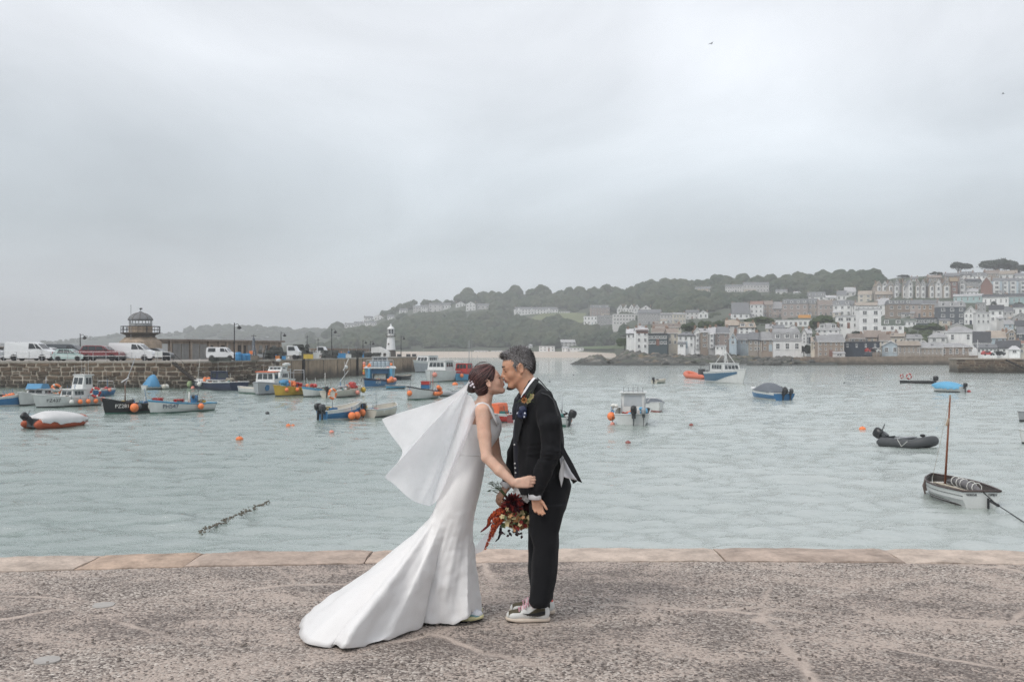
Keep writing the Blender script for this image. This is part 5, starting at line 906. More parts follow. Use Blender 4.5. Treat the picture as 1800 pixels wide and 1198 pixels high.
# ---- fishing gear stacked along the pier
NET = mat('pot_netting', (.065, .072, .066), .9, .5, 12, rnd=.55); PF = mat('pot_frame', (.075, .075, .07), .8, .3, 8)
def pot_proto():
    t = thing('lobster_pot', '-', 'lobster pot'); mb = MB()
    for x in (-.36, 0, .36): mb.tube([(x, -.26, 0), (x, -.26, .2), (x, -.15, .38), (x, .15, .38), (x, .26, .2), (x, .26, 0)], .022, 4)
    for y, z in ((-.26, 0), (.26, 0), (-.15, .38), (.15, .38), (-.26, .2), (.26, .2)): mb.tube([(-.36, y, z), (.36, y, z)], .018, 4)
    mb.build('frame', PF, t); mb = MB(); mb.loft([[(x, y*.92, z*.92+.01) for y, z in ((-.26, 0), (-.26, .2), (-.15, .38), (.15, .38), (.26, .2), (.26, 0))] for x in (-.34, .34)]); mb.build('netting', NET, t); return t
pot = pot_proto(); used = False; rr = random.Random(31)
for x0, x1, y0, y1, D, lb, n in ((371, 406, 621, 631, 108, 'dark lobster pot piled in front of the small white van', 16), (456, 476, 611, 631, 128, 'dark lobster pot in the stack beside the blue bins', 18), (474, 497, 609, 631, 131, 'dark lobster pot in the stack left of the white flatbed', 18), (515, 542, 604, 628, 140, 'dark lobster pot in the tall heap behind the yellow tub', 26), (566, 592, 615, 630, 148, 'dark lobster pot in the stack around the mid pier lamp post', 18), (616, 636, 616, 628, 162, 'dark lobster pot in the stack before the low brown store', 12), (640, 668, 616, 626, 172, 'dark lobster pot on the stack left of the white lighthouse', 10), (440, 456, 625, 632, 122, 'dark lobster pot low beside the blue bins', 6)):
    per = max(2, round((x1-x0)*D/F/.50)); n = max(per, round((y1-y0)*D/F/.42)*per)
    for i in range(n):
        lay = i//per; j = i % per; sc = 1.05; p = at(x0+(x1-x0)*(j+.5)/per+rr.uniform(-1.5, 1.5), 617, D+rr.uniform(-.5, .5)); o = pot if not used else copy_tree(pot); used = True
        o.location = (p.x, p.y, PZ+.005+lay*.40); o.rotation_euler = (0, 0, rr.choice((0, 1.57))+rr.uniform(-.25, .25)); o.scale = (sc,)*3; o['label'] = ('bottom row: ', 'second row: ', 'third row: ', 'fourth row: ', 'top: ', 'top: ')[min(lay, 5)]+lb; o['group'] = 'lobster pots stacked on the pier'
TUBB = mat('tub_blue', (.05, .24, .48), .5, .1, 3, streak=.2); TUBY = mat('tub_yellow', (.62, .45, .08), .5, .1, 3, streak=.2)
def onpier(o, x, D, rz=0): p = at(x, 617, D); o.location = (p.x, D, PZ+.005); o.rotation_euler.z = rz; return o
for x, D, l in ((419, 112, 'tall blue bin nearest the lamp post'), (427, 112.6, 'middle blue bin of three on the pier'), (435, 113.4, 'right blue bin of three on the pier')): t = barrel(l, TUBB, .33, .95 if x < 420 else .8); onpier(t, x, D)
for x, D, m_, d_, l in ((446, 118, TIM, (1.0, .7, .55), 'grey wooden box right of the blue bins'), (488, 124, mat('tub_orange', (.62, .22, .06), .5), (.55, .5, .5), 'orange fish box at the pier edge'), (499, 127, TUBB, (.5, .4, .45), 'small blue box below the white flatbed'), (542, 136, TUBY, (1.3, .9, .65), 'large yellow tub on the pier edge'), (600, 152, TUBB, (1.3, .9, .75), 'large blue tub under a pale sheet'), (611, 154, PW, (1.1, .8, .6), 'white bulk bag box beside the blue tub'), (634, 166, TUBB, (1.0, .8, .6), 'blue tub left of the white marquee'), (556, 141, PW, (.9, .8, .9), 'white insulated box near the mid pier lamp'), (451, 119, TIM, (.6, .6, .45), 'smaller wooden box beside the pots')): onpier(crate(l, m_, d_, 'fish_box', 'box', None), x, D, .2)
t = thing('gear_bundle', 'tall grey furled bundle standing among the gear before the sheds', 'bundle'); onpier(t, 446, 124); mb = MB(); mb.tube([(0, 0, 0), (.05, 0, .9), (-.05, 0, 1.8), (.02, 0, 2.6), (0, 0, 2.9)], [.28, .30, .22, .15, .03], 8); mb.build('tied_sheet', TARP['grey'], t, True); mb = MB(); mb.tube([(0, 0, 0), (0, 0, 3.1)], .04, 5); mb.tube([(-.3, 0, 2.95), (.3, 0, 2.95)], .03, 5); mb.build('pole', IRON, t)
mb = MB(); r2 = random.Random(41)
for i in range(170):
    f = r2.random(); x = 438+212*f; D = 119+58*f+r2.uniform(-1.5, 3); p = at(x, 617, D); s_ = r2.uniform(.12, .42); k_ = r2.randrange(8)
    if r2.random() < .5: mb.box((p.x, D, PZ+s_*.5+r2.choice((0, .3, .7))), (s_*1.4, s_, s_), r2.random()*3, k_)
    elif r2.random() < .6: mb.ball((p.x, D, PZ+s_*.6+r2.choice((0, .3, .8))), s_*.55, 7, 5, k_)
    else: mb.tube([(p.x, D, PZ), (p.x+r2.uniform(-.5, .5), D, PZ+r2.uniform(.7, 2.2))], .03, 4, r2.choice((0, 6, 7)))
mb.build('loose_fishing_gear', [PG, PB, ORA, PW, ROPE, PDG, TIM, STEEL], None, kind='stuff', label='loose boxes, floats, poles and nets scattered among the pot stacks')
def flatbed(x, D, l, m_):
    t = thing('flatbed_truck', l, 'truck'); onpier(t, x, D); mb = MB(); mb.loft([[(-.1, q*.8, .5), (1.5, q*.8, .5), (1.5, q*.8, 1.0), (1.25, q*.8, 1.15), (.9, q*.75, 1.75), (-.1, q*.75, 1.8)] for q in (-1, 1)]); mb.build('cab', m_, t); [MB().loft([[(.05, q*.80, 1.15), (1.0, q*.80, 1.15), (.82, q*.775, 1.65), (.05, q*.775, 1.65)], [(.05, q*.83, 1.15), (1.0, q*.83, 1.15), (.82, q*.80, 1.65), (.05, q*.80, 1.65)]]).build('side_window', CG, t) for q in (-1, 1)]
    mb = MB(); mb.box((-1.2, 0, .62), (2.2, 1.6, .14)); mb.box((-1.2, -.78, .82), (2.2, .05, .3)); mb.build('load_bed', PDG, t)
    for wx in (-1.6, .9):
        for q in (-1, 1): mb = MB(); mb.loft([[(wx+a*.3*math.cos(g), q*.72+yy, .3+a*.3*math.sin(g)) for g in np.linspace(0, 6.2832, 13)[:-1]] for a, yy in ((.6, -.1), (1, -.1), (1, .1), (.6, .1))]); mb.build('wheel', TY, t)
    return t
flatbed(508, 132, 'white flatbed truck parked among the lobster pots', cw); flatbed(560, 150, 'white pickup half hidden behind the white box', cw)
t = thing('work_tent', 'white tent-like shelter left of the white lighthouse', 'tent'); onpier(t, 669, 186); mb = MB(); mb.prism([(-1.7, 0), (-1.6, 1.75), (-.2, 1.9), (.6, 1.55), (1.7, .9), (1.75, 0)], -1, 1); mb.build('canvas', PW, t); mb = MB(); mb.box((.9, -1.01, .35), (.5, .03, .7)); mb.build('doorway', DD, t)
for x, D, ln, l in ((540, 146, 3.4, 'thin pole with a crossbar behind the tall pot heap'), (559, 148, 3.0, 'thin aerial pole above the white pickup')): t = thing('pole', l, 'pole'); onpier(t, x, D); mb = MB(); mb.tube([(0, 0, 0), (0, 0, ln)], .04, 5); mb.build('shaft', IRON, t); mb = MB(); mb.tube([(-.3, 0, ln-.3), (.3, 0, ln-.3)], .025, 5); mb.build('crossbar', IRON, t)
for i, (x, D) in enumerate(((702, 194), (718, 198), (728, 200))): onpier(crate(('left', 'middle', 'right')[i]+' dark box of three right of the white lighthouse', PDG, (.8, .6, .5), 'fish_box', 'box'), x, D)

# ---- small stone pier on the right, and the wharf wall under the town
rp = thing('small_pier', 'short brown stone pier entering from the right edge', 'pier', at(1685, 655, 177.5)); mi_ = Matrix.Translation(-Vector(rp.location)); a, b = at(1685, 617, 178), at(1960, 617, 172); a.z = b.z = 0; d = (b-a).normalized(); nrm = Vector((-d.y, d.x, 0)); zt = CH-(629.5-YH)/F*178
def rpart(mb, name, m): o = mb.build(name, m, None); o.parent = rp; o.matrix_parent_inverse = mi_; return o
mb = MB(); mb.loft([[a+Vector((0, 0, -3.5)), b+Vector((0, 0, -3.5)), b+nrm*9+Vector((0, 0, -3.5)), a+nrm*9+Vector((0, 0, -3.5))], [a+Vector((0, 0, zt-.2)), b+Vector((0, 0, zt-.2)), b+nrm*9+Vector((0, 0, zt-.2)), a+nrm*9+Vector((0, 0, zt-.2))]]); rpart(mb, 'wall', stone_mat('small_pier_mortar', (.19, .16, .125), -1.2)); mb = MB(); mb.loft([[a-nrm*.12-d*.12+Vector((0, 0, zt-.2)), b-nrm*.12+Vector((0, 0, zt-.2)), b+nrm*9+Vector((0, 0, zt-.2)), a+nrm*9.1-d*.12+Vector((0, 0, zt-.2))], [a-nrm*.12-d*.12+Vector((0, 0, zt)), b-nrm*.12+Vector((0, 0, zt)), b+nrm*9+Vector((0, 0, zt)), a+nrm*9.1-d*.12+Vector((0, 0, zt))]]); rpart(mb, 'coping', COP)
STN2 = STN; masonry(a, b, 0.05, 14.5, zt-.22, -1.95, .36, .7, 1.3, rp, mi_, .07)
mb = MB(); q0_, q1_ = at(1768, 632, 175.5), at(1812, 653, 174.5); mb.tube([q0_, q1_], .16, 4); rpart(mb, 'mooring_chain', TB)
ww = MB(); a, b = at(1408, 617, 281), at(1720, 617, 279); zw = CH-(624.5-YH)/F*281; a.z = b.z = 0
ww.loft([[a+Vector((0, 0, -3.5)), b+Vector((0, 0, -3.5)), b+Vector((0, 24, -3.5)), a+Vector((0, 24, -3.5))], [a+Vector((0, .4, zw-.6)), b+Vector((0, .4, zw)), b+Vector((0, 24, zw)), a+Vector((0, 24, zw-.6))]]); wwo = ww.build('wharf_wall', stone_mat('wharf_stone', (.19, .15, .115), -1.3, .4, .35, scale=.8), None, label='brown stone wharf wall along the water below the town', cat='wall')
mb = MB(); mb.tube([a+Vector((18, .5, zw+.95)), b+Vector((0, .5, zw+1.0))], .035, 5); mb.tube([a+Vector((18, .5, zw+.5)), b+Vector((0, .5, zw+.5))], .03, 5); [mb.tube([a+(b-a)*t+Vector((0, .5, zw-.5)), a+(b-a)*t+Vector((0, .5, zw+1.0))], .035, 4) for t in np.linspace(.4, 1, 20)]; mb.build('wharf_railing', STEEL, None, label='pale railing along the top of the wharf wall', cat='railing')
# two gulls far up
GU = mat('gull_grey', (.25, .26, .28), .7, .2, 8)
for i, (x, y, D, rz) in enumerate(((1250, 77, 75, .4), (1763, 165, 85, -.5))):
    p = at(x, y, D); t = thing('gull', ('gull gliding high above the middle of the harbour', 'gull gliding above the town at the right')[i], 'bird', p, rz, None, .62); mb = MB(); mb.loft([[(x_, r*math.cos(a), r*math.sin(a)) for a in np.linspace(0, 6.2832, 9)[:-1]] for x_, r in ((-.2, .01), (-.1, .05), (.05, .06), (.15, .04), (.22, .008))]); mb.build('body', GU, t, True)
    for q in (-1, 1): mb = MB(); mb.loft([[(-.05, q*.03, .02), (.09, q*.03, .02), (.09, q*.03, .035), (-.05, q*.03, .035)], [(-.03, q*.28, .12), (.07, q*.28, .12), (.07, q*.28, .13), (-.03, q*.28, .13)], [(-.08, q*.58, .06), (-.05, q*.58, .06), (-.05, q*.58, .065), (-.08, q*.58, .065)]]); mb.build('wing', GU, t)
# ================================================================== TOWN AND HILL HOUSES
HW = {k: mat('house_'+k, c, .85, .12, .5, .2, 6, rnd=.12, streak=.25) for k, c in dict(white=(.80, .80, .79), cream=(.62, .57, .48), stone=(.33, .285, .24), brown=(.29, .23, .185), pink=(.36, .295, .265), grey=(.33, .33, .33), slate=(.085, .10, .115), navy=(.022, .035, .055), blue=(.42, .50, .55), aqua=(.42, .56, .56), brick=(.23, .125, .10), tan=(.44, .37, .29), pale=(.60, .59, .58), glass=(.06, .085, .095), orange=(.34, .24, .17)).items()}
RF = {k: mat('roof_'+k, c, .8, .2, .7, .3, 5, rnd=.15, streak=.2) for k, c in dict(slate=(.17, .175, .185), dark=(.06, .063, .07), tan=(.34, .29, .24), brown=(.225, .185, .16), pale=(.46, .46, .47), grey=(.30, .30, .305), red=(.22, .13, .10), green=(.10, .12, .10), lichen=(.25, .19, .12)).items()}
FRM = mat('window_frame_white', (.75, .75, .74), .6, .06, 3); CHM = mat('chimney_brick', (.25, .17, .13), .9, .25, 2, rnd=.2); POTM = mat('chimney_pot', (.34, .20, .13), .9, .2, 4)
def _win():
    mb = MB()
    for c, d in (((0, 0, -.46), (1, .10, .08)), ((0, 0, .46), (1, .10, .08)), ((-.45, 0, 0), (.10, .10, .84)), ((.45, 0, 0), (.10, .10, .84)), ((0, .0, 0), (.06, .07, .84)), ((0, .0, 0), (.8, .06, .05))): mb.box(c, d)
    mb.box((0, -.03, -.53), (1.14, .2, .06)); fr = mb.mesh('window'); fr.materials.append(FRM)
    mb = MB(); mb.box((0, .02, 0), (.86, .04, .86)); pn = mb.mesh('pane'); pn.materials.append(GLS); return fr, pn
WFR, WPN = _win()
def window(parent, x, y, z, w, h, pane=True):
    o = bpy.data.objects.new('window', WFR); COL.objects.link(o); o.parent = parent; o.location = (x, y, z); o.scale = (w, 1, h)
    p = bpy.data.objects.new('pane', WPN); COL.objects.link(p); p.parent = o
def chimney(parent, x, y, z, h, w=.55):
    c = MB().box((x, y, z+h/2), (w*1.3, w, h)).build('chimney', CHM, parent); mb = MB(); [mb.lathe([(.11, z+h), (.13, z+h+.35), (.10, z+h+.36)], 6, (x+q*w*.32, y, 0)) for q in (-1, 1)]; mb.build('chimney_pot', POTM, c)
TAKEN = []; HSE = 0
def house(px, label, wall='white', roof='slate', typ='g', st=2, cols=2, ch=1, dorm=0, dep=None, place=None, cat='house', group=None, name=None, rz=None, win=True, D=None, bay=0, ww=.42):
    global HSE; HSE += 1
    x0, x1, yb, ye, yr = px; xc = (x0+x1)/2; D = D or (place or dhill)(xc, yb); p = at(xc, yb, D); k = D/F; w = (x1-x0)*k; H = (yb-ye)*k; rise = max(.05, (ye-yr)*k); dep = dep or max(4.5, min(9, w*.75)); TAKEN.append((x0, x1, yr-1, yb, D))
    t = thing(name or ('house' if cat == 'house' else cat.replace(' ', '_')), label, cat, (p.x, D, p.z), (rz if rz is not None else -math.atan2(p.x, D)*.8+(HSE*37 % 11-5)*.035), group)
    mb = MB(); mb.box((0, dep/2, (H-5)/2), (w, dep, H+5)); wl_ = mb.build('wall', HW[wall], t); R_ = RF.get(roof) or HW[roof]; o = .28; mb = MB(); zf = lambda: None
    if typ == 'g': mb.loft([[(x, -o, H-.12), (x, dep/2, H+rise), (x, dep+o, H-.12), (x, dep+o, H+.05), (x, dep/2, H+rise+.18), (x, -o, H+.05)] for x in (-w/2-o*.6, w/2+o*.6)]); mb.loft([[(x, 0, H-.02), (x, dep, H-.02), (x, dep/2, H+rise)] for x in (-w/2, w/2)])
    elif typ == 'f': mb.loft([[(-w/2-o, y, H-.2), (0, y, H+rise), (w/2+o, y, H-.2), (w/2+o, y, H), (0, y, H+rise+.2), (-w/2-o, y, H)] for y in (-o, dep+o)]); g = MB(); g.loft([[(-w/2, y, H-.02), (w/2, y, H-.02), (0, y, H+rise-.02)] for y in (0, dep)]); g.build('gable', HW[wall], wl_)
    elif typ == 'h': q = min(w*.32, dep/2); mb.loft([[(-w/2-o, -o, H-.05), (w/2+o, -o, H-.05), (w/2+o, dep+o, H-.05), (-w/2-o, dep+o, H-.05)], [(-w/2-o, -o, H+.08), (w/2+o, -o, H+.08), (w/2+o, dep+o, H+.08), (-w/2-o, dep+o, H+.08)], [(-w/2+q, dep*.42, H+rise), (w/2-q, dep*.42, H+rise), (w/2-q, dep*.58, H+rise), (-w/2+q, dep*.58, H+rise)]])
    elif typ == 'm': mb.loft([[(-w/2-.2, -.2, H), (w/2+.2, -.2, H), (w/2+.2, dep+.2, H), (-w/2-.2, dep+.2, H)], [(-w/2+.15, .35*rise, H+rise*.75), (w/2-.15, .35*rise, H+rise*.75), (w/2-.15, dep-.35*rise, H+rise*.75), (-w/2+.15, dep-.35*rise, H+rise*.75)], [(-w/2+.5, dep*.45, H+rise), (w/2-.5, dep*.45, H+rise), (w/2-.5, dep*.55, H+rise), (-w/2+.5, dep*.55, H+rise)]])
    else: mb.box((0, dep/2, H+.1), (w+.4, dep+.4, .2)); mb.box((0, .05, H+.28), (w+.3, .12, .2))
    ro = mb.build('roof', R_, t)
    if win and st and cols:
        sh_, bw = H/st, w/cols; wh, wd = min(sh_*.53, 1.9), min(bw*ww, 1.9)
        for i in range(st):
            for j in range(cols):
                if i == 0 and j == cols//2 and st > 1 and cols > 1 and HSE % 3 == 0: MB().box((-w/2+bw*(j+.5), -.03, 1.0), (.95, .12, 2.0)).build('door', HW[('navy', 'slate', 'blue', 'brick')[HSE % 4]], wl_); continue
                window(wl_, -w/2+bw*(j+.5), -.03, sh_*(i+.54), wd, wh)
        if typ == 'f' and rise > 1.6: window(wl_, 0, -.03, H+rise*.30, wd*.8, min(1.3, rise*.45))
    if bay:
        for j in range(bay):
            bw = w/bay; b_ = MB(); xb = -w/2+bw*(j+.5); b_.loft([[(xb-bw*.32, 0, 0), (xb-bw*.2, -.7, 0), (xb+bw*.2, -.7, 0), (xb+bw*.32, 0, 0)], [(xb-bw*.32, 0, H*.98), (xb-bw*.2, -.7, H*.98), (xb+bw*.2, -.7, H*.98), (xb+bw*.32, 0, H*.98)]]); bo = b_.build('bay', FRM, wl_)
            for i in range(st): window(bo, xb, -.74, H/st*(i+.54), bw*.36, H/st*.6)
    for j in range(dorm):
        xb = -w/2+w/dorm*(j+.5); dw = min(1.6, w/dorm*.55); zb = H+rise*.18; yb_ = dep/2*.12 if typ != 'm' else .15; hh = min(1.5, rise*.62); d_ = MB(); d_.box((xb, yb_+.9, zb+hh/2), (dw, 1.8, hh)); do = d_.build('dormer', FRM, ro); mb = MB(); mb.loft([[(xb-dw/2-.15, y, zb+hh), (xb, y, zb+hh+.45), (xb+dw/2+.15, y, zb+hh)] for y in (yb_-.15, yb_+2.2)]); mb.build('dormer_roof', R_, do); window(do, xb, yb_-.03, zb+hh/2, dw*.8, hh*.75)
    hr = random.Random(HSE*17+3); pw = H/max(1, st)
    if typ in 'gh' and st:
        MB().box((0, -.30, H-.05), (w+.5, .10, .16)).build('gutter', FRM if hr.random() < .6 else PLA, ro)
        for q in (-1, 1):
            if hr.random() < .6: MB().box((q*(w/2-.15), -.06, H/2-.1), (.10, .10, H)).build('drainpipe', PLA if hr.random() < .6 else FRM, wl_)
        for i in range(hr.choice((0, 0, 1, 2))):
            u_ = hr.uniform(-.3, .3)*w; f_ = hr.uniform(.35, .65); MB().box((u_, dep/2*f_, H+rise*f_+.16), (.75, .06, .95), 0, 0, (math.atan2(rise, dep/2)-1.5708, 'X')).build('skylight', GLS, ro)
    if typ == 'f':
        for q in (-1, 1): mb = MB(); mb.loft([[(q*(w/2+.28), -.33, H-.12), (q*(w/2+.28), -.33, H+.1), (0, -.33, H+rise+.3), (0, -.33, H+rise+.05)], [(q*(w/2+.28), -.25, H-.12), (q*(w/2+.28), -.25, H+.1), (0, -.25, H+rise+.3), (0, -.25, H+rise+.05)]]); mb.build('bargeboard', FRM, ro)
    if typ in 'ghm' and st >= 2 and hr.random() < .5 and w > 4:
        lw = w*hr.uniform(.28, .5); lx = hr.choice((-1, 1))*(w/2-lw/2-.1); lh = pw*hr.uniform(.7, 1.0); mb = MB(); mb.loft([[(lx+q*lw/2, -1.6, -4), (lx+q*lw/2, -.02, -4), (lx+q*lw/2, -.02, lh), (lx+q*lw/2, -1.6, lh*.72)] for q in (-1, 1)]); le = mb.build('lean_to', HW[hr.choice(('white', wall, 'pale', 'cream'))], wl_); mb = MB(); mb.loft([[(lx+q*(lw/2+.15), -1.8, lh*.68), (lx+q*(lw/2+.15), -.02, lh+.02), (lx+q*(lw/2+.15), -.02, lh+.14), (lx+q*(lw/2+.15), -1.8, lh*.68+.12)] for q in (-1, 1)]); mb.build('lean_to_roof', RF[hr.choice(('slate', 'pale', 'tan', 'grey'))], le); window(le, lx, -1.64, lh*.42, lw*.5, lh*.34)
    for j in range(ch): s_ = -1 if (j+HSE) % 2 else 1; chimney(ro, s_*(w/2-.45) if j < 2 else (j-2.5)*w*.2, dep*.5, H+rise*(.55 if typ in 'gf' else .3), max(.9, rise*.45+.5))
    return t
def c3(a, b, vb, ve, vr): return (1080+a/5.446, 1080+b/5.446, 440+vb/5.446, 440+ve/5.446, 440+vr/5.446)
def c4(a, b, vb, ve, vr): return (1300+a/5.446, 1300+b/5.446, 440+vb/5.446, 440+ve/5.446, 440+vr/5.446)
def c5(a, b, vb, ve, vr): return (1540+a/5.208, 1540+b/5.208, 440+vb/5.208, 440+ve/5.208, 440+vr/5.208)
H = house
# -- front row above the rocks, left to right
H(c3(115, 205, 850, 795, 752), 'low white house at the far left end of the town above the rocks', 'white', 'pale', 'g', 1, 2, D=318)
t = H(c3(205, 325, 950, 768, 742), 'tall white house on the rocks with a brown timbered top floor', 'white', 'pale', 'g', 3, 2, 2, D=304); MB().box((0, -.04, 5.6), ((120/5.446)*304/F*.96, .12, 1.1)).build('timber_band', HW['brick'], t)
H(c3(325, 505, 910, 805, 800), 'dark glass fronted block beside the tall white house on the rocks', 'glass', 'dark', 'flat', 2, 5, 0, D=303, ww=.82, cat='building', name='glass_block')
H(c3(365, 510, 810, 785, 742), 'brown roofed house directly behind the dark glass block', 'cream', 'brown', 'g', 1, 3, 2, D=322)
H(c3(505, 608, 910, 790, 748), 'cream house with balcony right of the dark glass block', 'cream', 'brown', 'g', 2, 2, 1, D=306)
H(c3(608, 762, 935, 812, 780), 'white two-storey house with six large windows above the rocks', 'white', 'slate', 'h', 2, 3, 1, D=303, ww=.42)
H(c3(763, 825, 940, 785, 742), 'narrow white bay fronted house with pointed gable above the rocks', 'white', 'slate', 'f', 3, 1, 1, D=303, bay=1)
H(c3(826, 899, 935, 782, 748), 'narrow brown stone house right of the pointed white gable', 'brown', 'grey', 'g', 3, 1, 1, D=302)
H(c3(900, 964, 935, 795, 738), 'grey stone house with stacked bays and pale roof', 'grey', 'pale', 'g', 3, 1, 1, D=302, bay=1)
H(c3(965, 1098, 935, 792, 732), 'tall pinkish brown house with slate roof and few windows', 'pink', 'slate', 'g', 3, 2, 2, D=303, ww=.25)
H(c3(966, 1050, 955, 918, 915), 'small flat roofed white annexe at the foot of the pinkish house', 'white', 'pale', 'flat', 1, 2, 0, D=297, cat='annexe')
H(c3(1100, 1168, 910, 852, 792), 'small blue grey gabled cottage right of the pinkish house', 'blue', 'slate', 'f', 1, 1, 1, D=300)
H(c3(1150, 1288, 905, 852, 800), 'pale blue cottage with three windows and slate roof', 'blue', 'slate', 'g', 1, 3, 1, D=304)
H(c3(1285, 1372, 970, 855, 785), 'grey stone house with a row of white upper windows above the rocks', 'stone', 'slate', 'g', 2, 2, 1, D=299)
H(c3(1066, 1190, 800, 718, 667), 'grey cottage with tan tiled roof above the blue cottages', 'pale', 'tan', 'g', 2, 2, 2, D=335)
H(c3(1190, 1350, 800, 738, 688), 'white cottage with dormered tan roof above the blue cottages', 'white', 'tan', 'g', 2, 3, 2, 2, D=334)
H(c4(140, 216, 965, 860, 790), 'dark stone house between the grey stone house and the brown one', 'stone', 'slate', 'g', 2, 1, 1, D=299)
H(c4(216, 322, 965, 852, 782), 'brown stone house left of the long white waterfront house', 'brown', 'grey', 'g', 2, 2, 1, D=298)
H(c4(322, 592, 975, 866, 745), 'long white waterfront house with deep slate roof and three dormers', 'white', 'grey', 'm', 1, 3, 1, 3, D=297)
H(c4(252, 332, 790, 745, 708), 'small brown roofed cottage behind the dark stone house', 'cream', 'grey', 'g', 1, 1, 1, D=330)
H(c4(332, 430, 800, 745, 715), 'grey roofed cottage behind the left end of the long white waterfront house', 'pale', 'slate', 'g', 1, 2, 1, D=326)
H(c4(470, 545, 800, 745, 712), 'white gabled cottage behind the long white waterfront house', 'white', 'slate', 'f', 1, 1, 1, D=328)
H(c4(596, 640, 890, 800, 752), 'narrow white gabled house right of the long white waterfront house', 'white', 'slate', 'f', 3, 1, 1, D=310)
H(c4(642, 690, 890, 790, 748), 'white house with small dark windows squeezed beside the narrow gable', 'white', 'pale', 'g', 3, 2, 1, D=312)
H(c4(738, 948, 830, 758, 692), 'white house with hipped grey roof and two dormers above the brown quay building', 'white', 'grey', 'h', 2, 4, 2, 2, D=322)
H(c4(690, 752, 950, 872, 832), 'cream end house joined to the brown quay building', 'cream', 'tan', 'g', 2, 1, 1, D=292)
H(c4(752, 998, 1015, 872, 812), 'brown stone quay building with two rows of small windows', 'brown', 'grey', 'g', 3, 5, 1, D=287, ww=.36)
H(c4(1000, 1330, 990, 942, 940), 'stone lower storey under the navy clad boathouse', 'brown', 'grey', 'flat', 1, 0, 0, D=289, cat='building', name='stone_store')
H(c4(998, 1332, 942, 880, 877), 'navy clad boathouse with long flat front on the wharf', 'navy', 'dark', 'flat', 1, 4, 0, D=288.6, cat='building', name='boathouse', ww=.2)
H(c4(1050, 1195, 880, 842, 800), 'brown roofed cottage left of the big gable behind the navy boathouse', 'stone', 'brown', 'g', 1, 2, 1, D=305)
H(c4(1195, 1345, 890, 832, 768), 'broad brown roofed building behind the navy boathouse', 'tan', 'brown', 'g', 1, 3, 0, D=306)
H(c4(1345, 1440, 955, 862, 800), 'cream house right of the navy boathouse', 'cream', 'brown', 'g', 2, 2, 1, D=296)
H(c5(110, 252, 885, 790, 762), 'cream cottage behind the blue grey gable on the wharf', 'cream', 'tan', 'g', 1, 3, 1, D=303)
H(c5(62, 206, 950, 872, 832), 'blue grey building with pointed gable on the wharf', 'blue', 'grey', 'f', 1, 2, 0, D=292)
H(c5(206, 398, 955, 872, 832), 'brown stone wharf house with tan roof and five small windows', 'stone', 'tan', 'g', 1, 5, 0, D=290, ww=.3)
H(c5(398, 470, 880, 858, 828), 'white gable end poking up between two stone wharf houses', 'white', 'tan', 'f', 1, 1, 0, D=296)
H(c5(400, 602, 962, 888, 846), 'plain stone wharf house with a row of white windows', 'stone', 'grey', 'g', 1, 6, 0, D=289, ww=.3)
t = H(c5(602, 880, 968, 882, 846), 'brown lifeboat house with white posts under a broad grey roof', 'brown', 'grey', 'h', 1, 5, 0, D=288, cat='building', name='lifeboat_house')
for q in (-.46, -.15, .16, .46): MB().box((q*(278/5.208)*288/F, -1.2, 1.3), (.12, .12, 3.4)).build('post', FRM, t)
H(c5(640, 902, 845, 748, 698), 'large white house with hipped grey roof and two tall windows above the lifeboat house', 'white', 'grey', 'h', 1, 2, 1, D=318, ww=.2)
H(c5(497, 648, 848, 792, 752), 'lower white wing left of the large white hipped house', 'white', 'grey', 'h', 1, 2, 0, D=316)
H(c5(270, 420, 845, 800, 770), 'grey roofed cottage behind the tan roofed wharf house', 'pale', 'grey', 'g', 1, 3, 1, D=318)
H(c5(895, 1040, 945, 850, 745), 'dark roofed store right of the lifeboat house', 'grey', 'dark', 'g', 1, 2, 0, D=300)
H(c5(930, 1100, 945, 893, 862), 'low white shop front with small panes on the right wharf', 'white', 'slate', 'g', 1, 5, 0, D=290, cat='shop', ww=.6)
H(c5(1100, 1300, 945, 892, 828), 'white shop under a big dark roof on the right wharf', 'white', 'dark', 'g', 1, 4, 0, D=291, cat='shop')
H(c5(1225, 1310, 948, 905, 872), 'small white pavilion with pale hipped roof on the right wharf', 'white', 'pale', 'h', 1, 1, 0, D=284)
H(c5(1030, 1182, 900, 800, 738), 'grey blue gabled cottage above the right wharf shops', 'blue', 'tan', 'g', 2, 3, 1, D=315)
H(c5(1180, 1302, 880, 782, 728), 'tan gabled cottage above the right wharf shops', 'tan', 'tan', 'f', 2, 1, 1, D=316)
H(c5(1300, 1400, 850, 762, 702), 'tall blue grey house at the right edge above the wharf', 'slate', 'slate', 'g', 2, 2, 1, D=308)
H(c5(1305, 1420, 945, 852, 830), 'white house at the right edge of the wharf', 'cream', 'red', 'g', 2, 2, 1, D=293)
# -- middle rows
H(c4(340, 690, 735, 668, 664), 'long low white terrace restaurant with balcony below the brown hotels', 'white', 'pale', 'flat', 1, 8, 0, ww=.6, cat='restaurant')
mb = MB(); q = at(1414, 556, dhill(1395, 572)-2); mb.box((q.x, q.y, q.z), (6.5, 3, 1.7), -.2); mb.build('awning', mat('awning_orange', (.66, .30, .045), .7, .08, 2), None, label='bright orange awning over the terrace restaurant', cat='awning')
H(c4(936, 1150, 745, 632, 628), 'long white modernist wing with ribbon windows', 'white', 'pale', 'flat', 2, 3, 0, ww=.7, cat='building', name='modern_wing', D=352)
H(c4(1150, 1352, 785, 562, 558), 'white cubic modernist block with broad dark windows', 'white', 'pale', 'flat', 3, 2, 0, cat='building', name='modern_block', D=342)
H(c4(-60, 52, 648, 563, 502), 'white gabled house with tall chimneys left of the big slate roof', 'white', 'slate', 'f', 2, 2, 2)
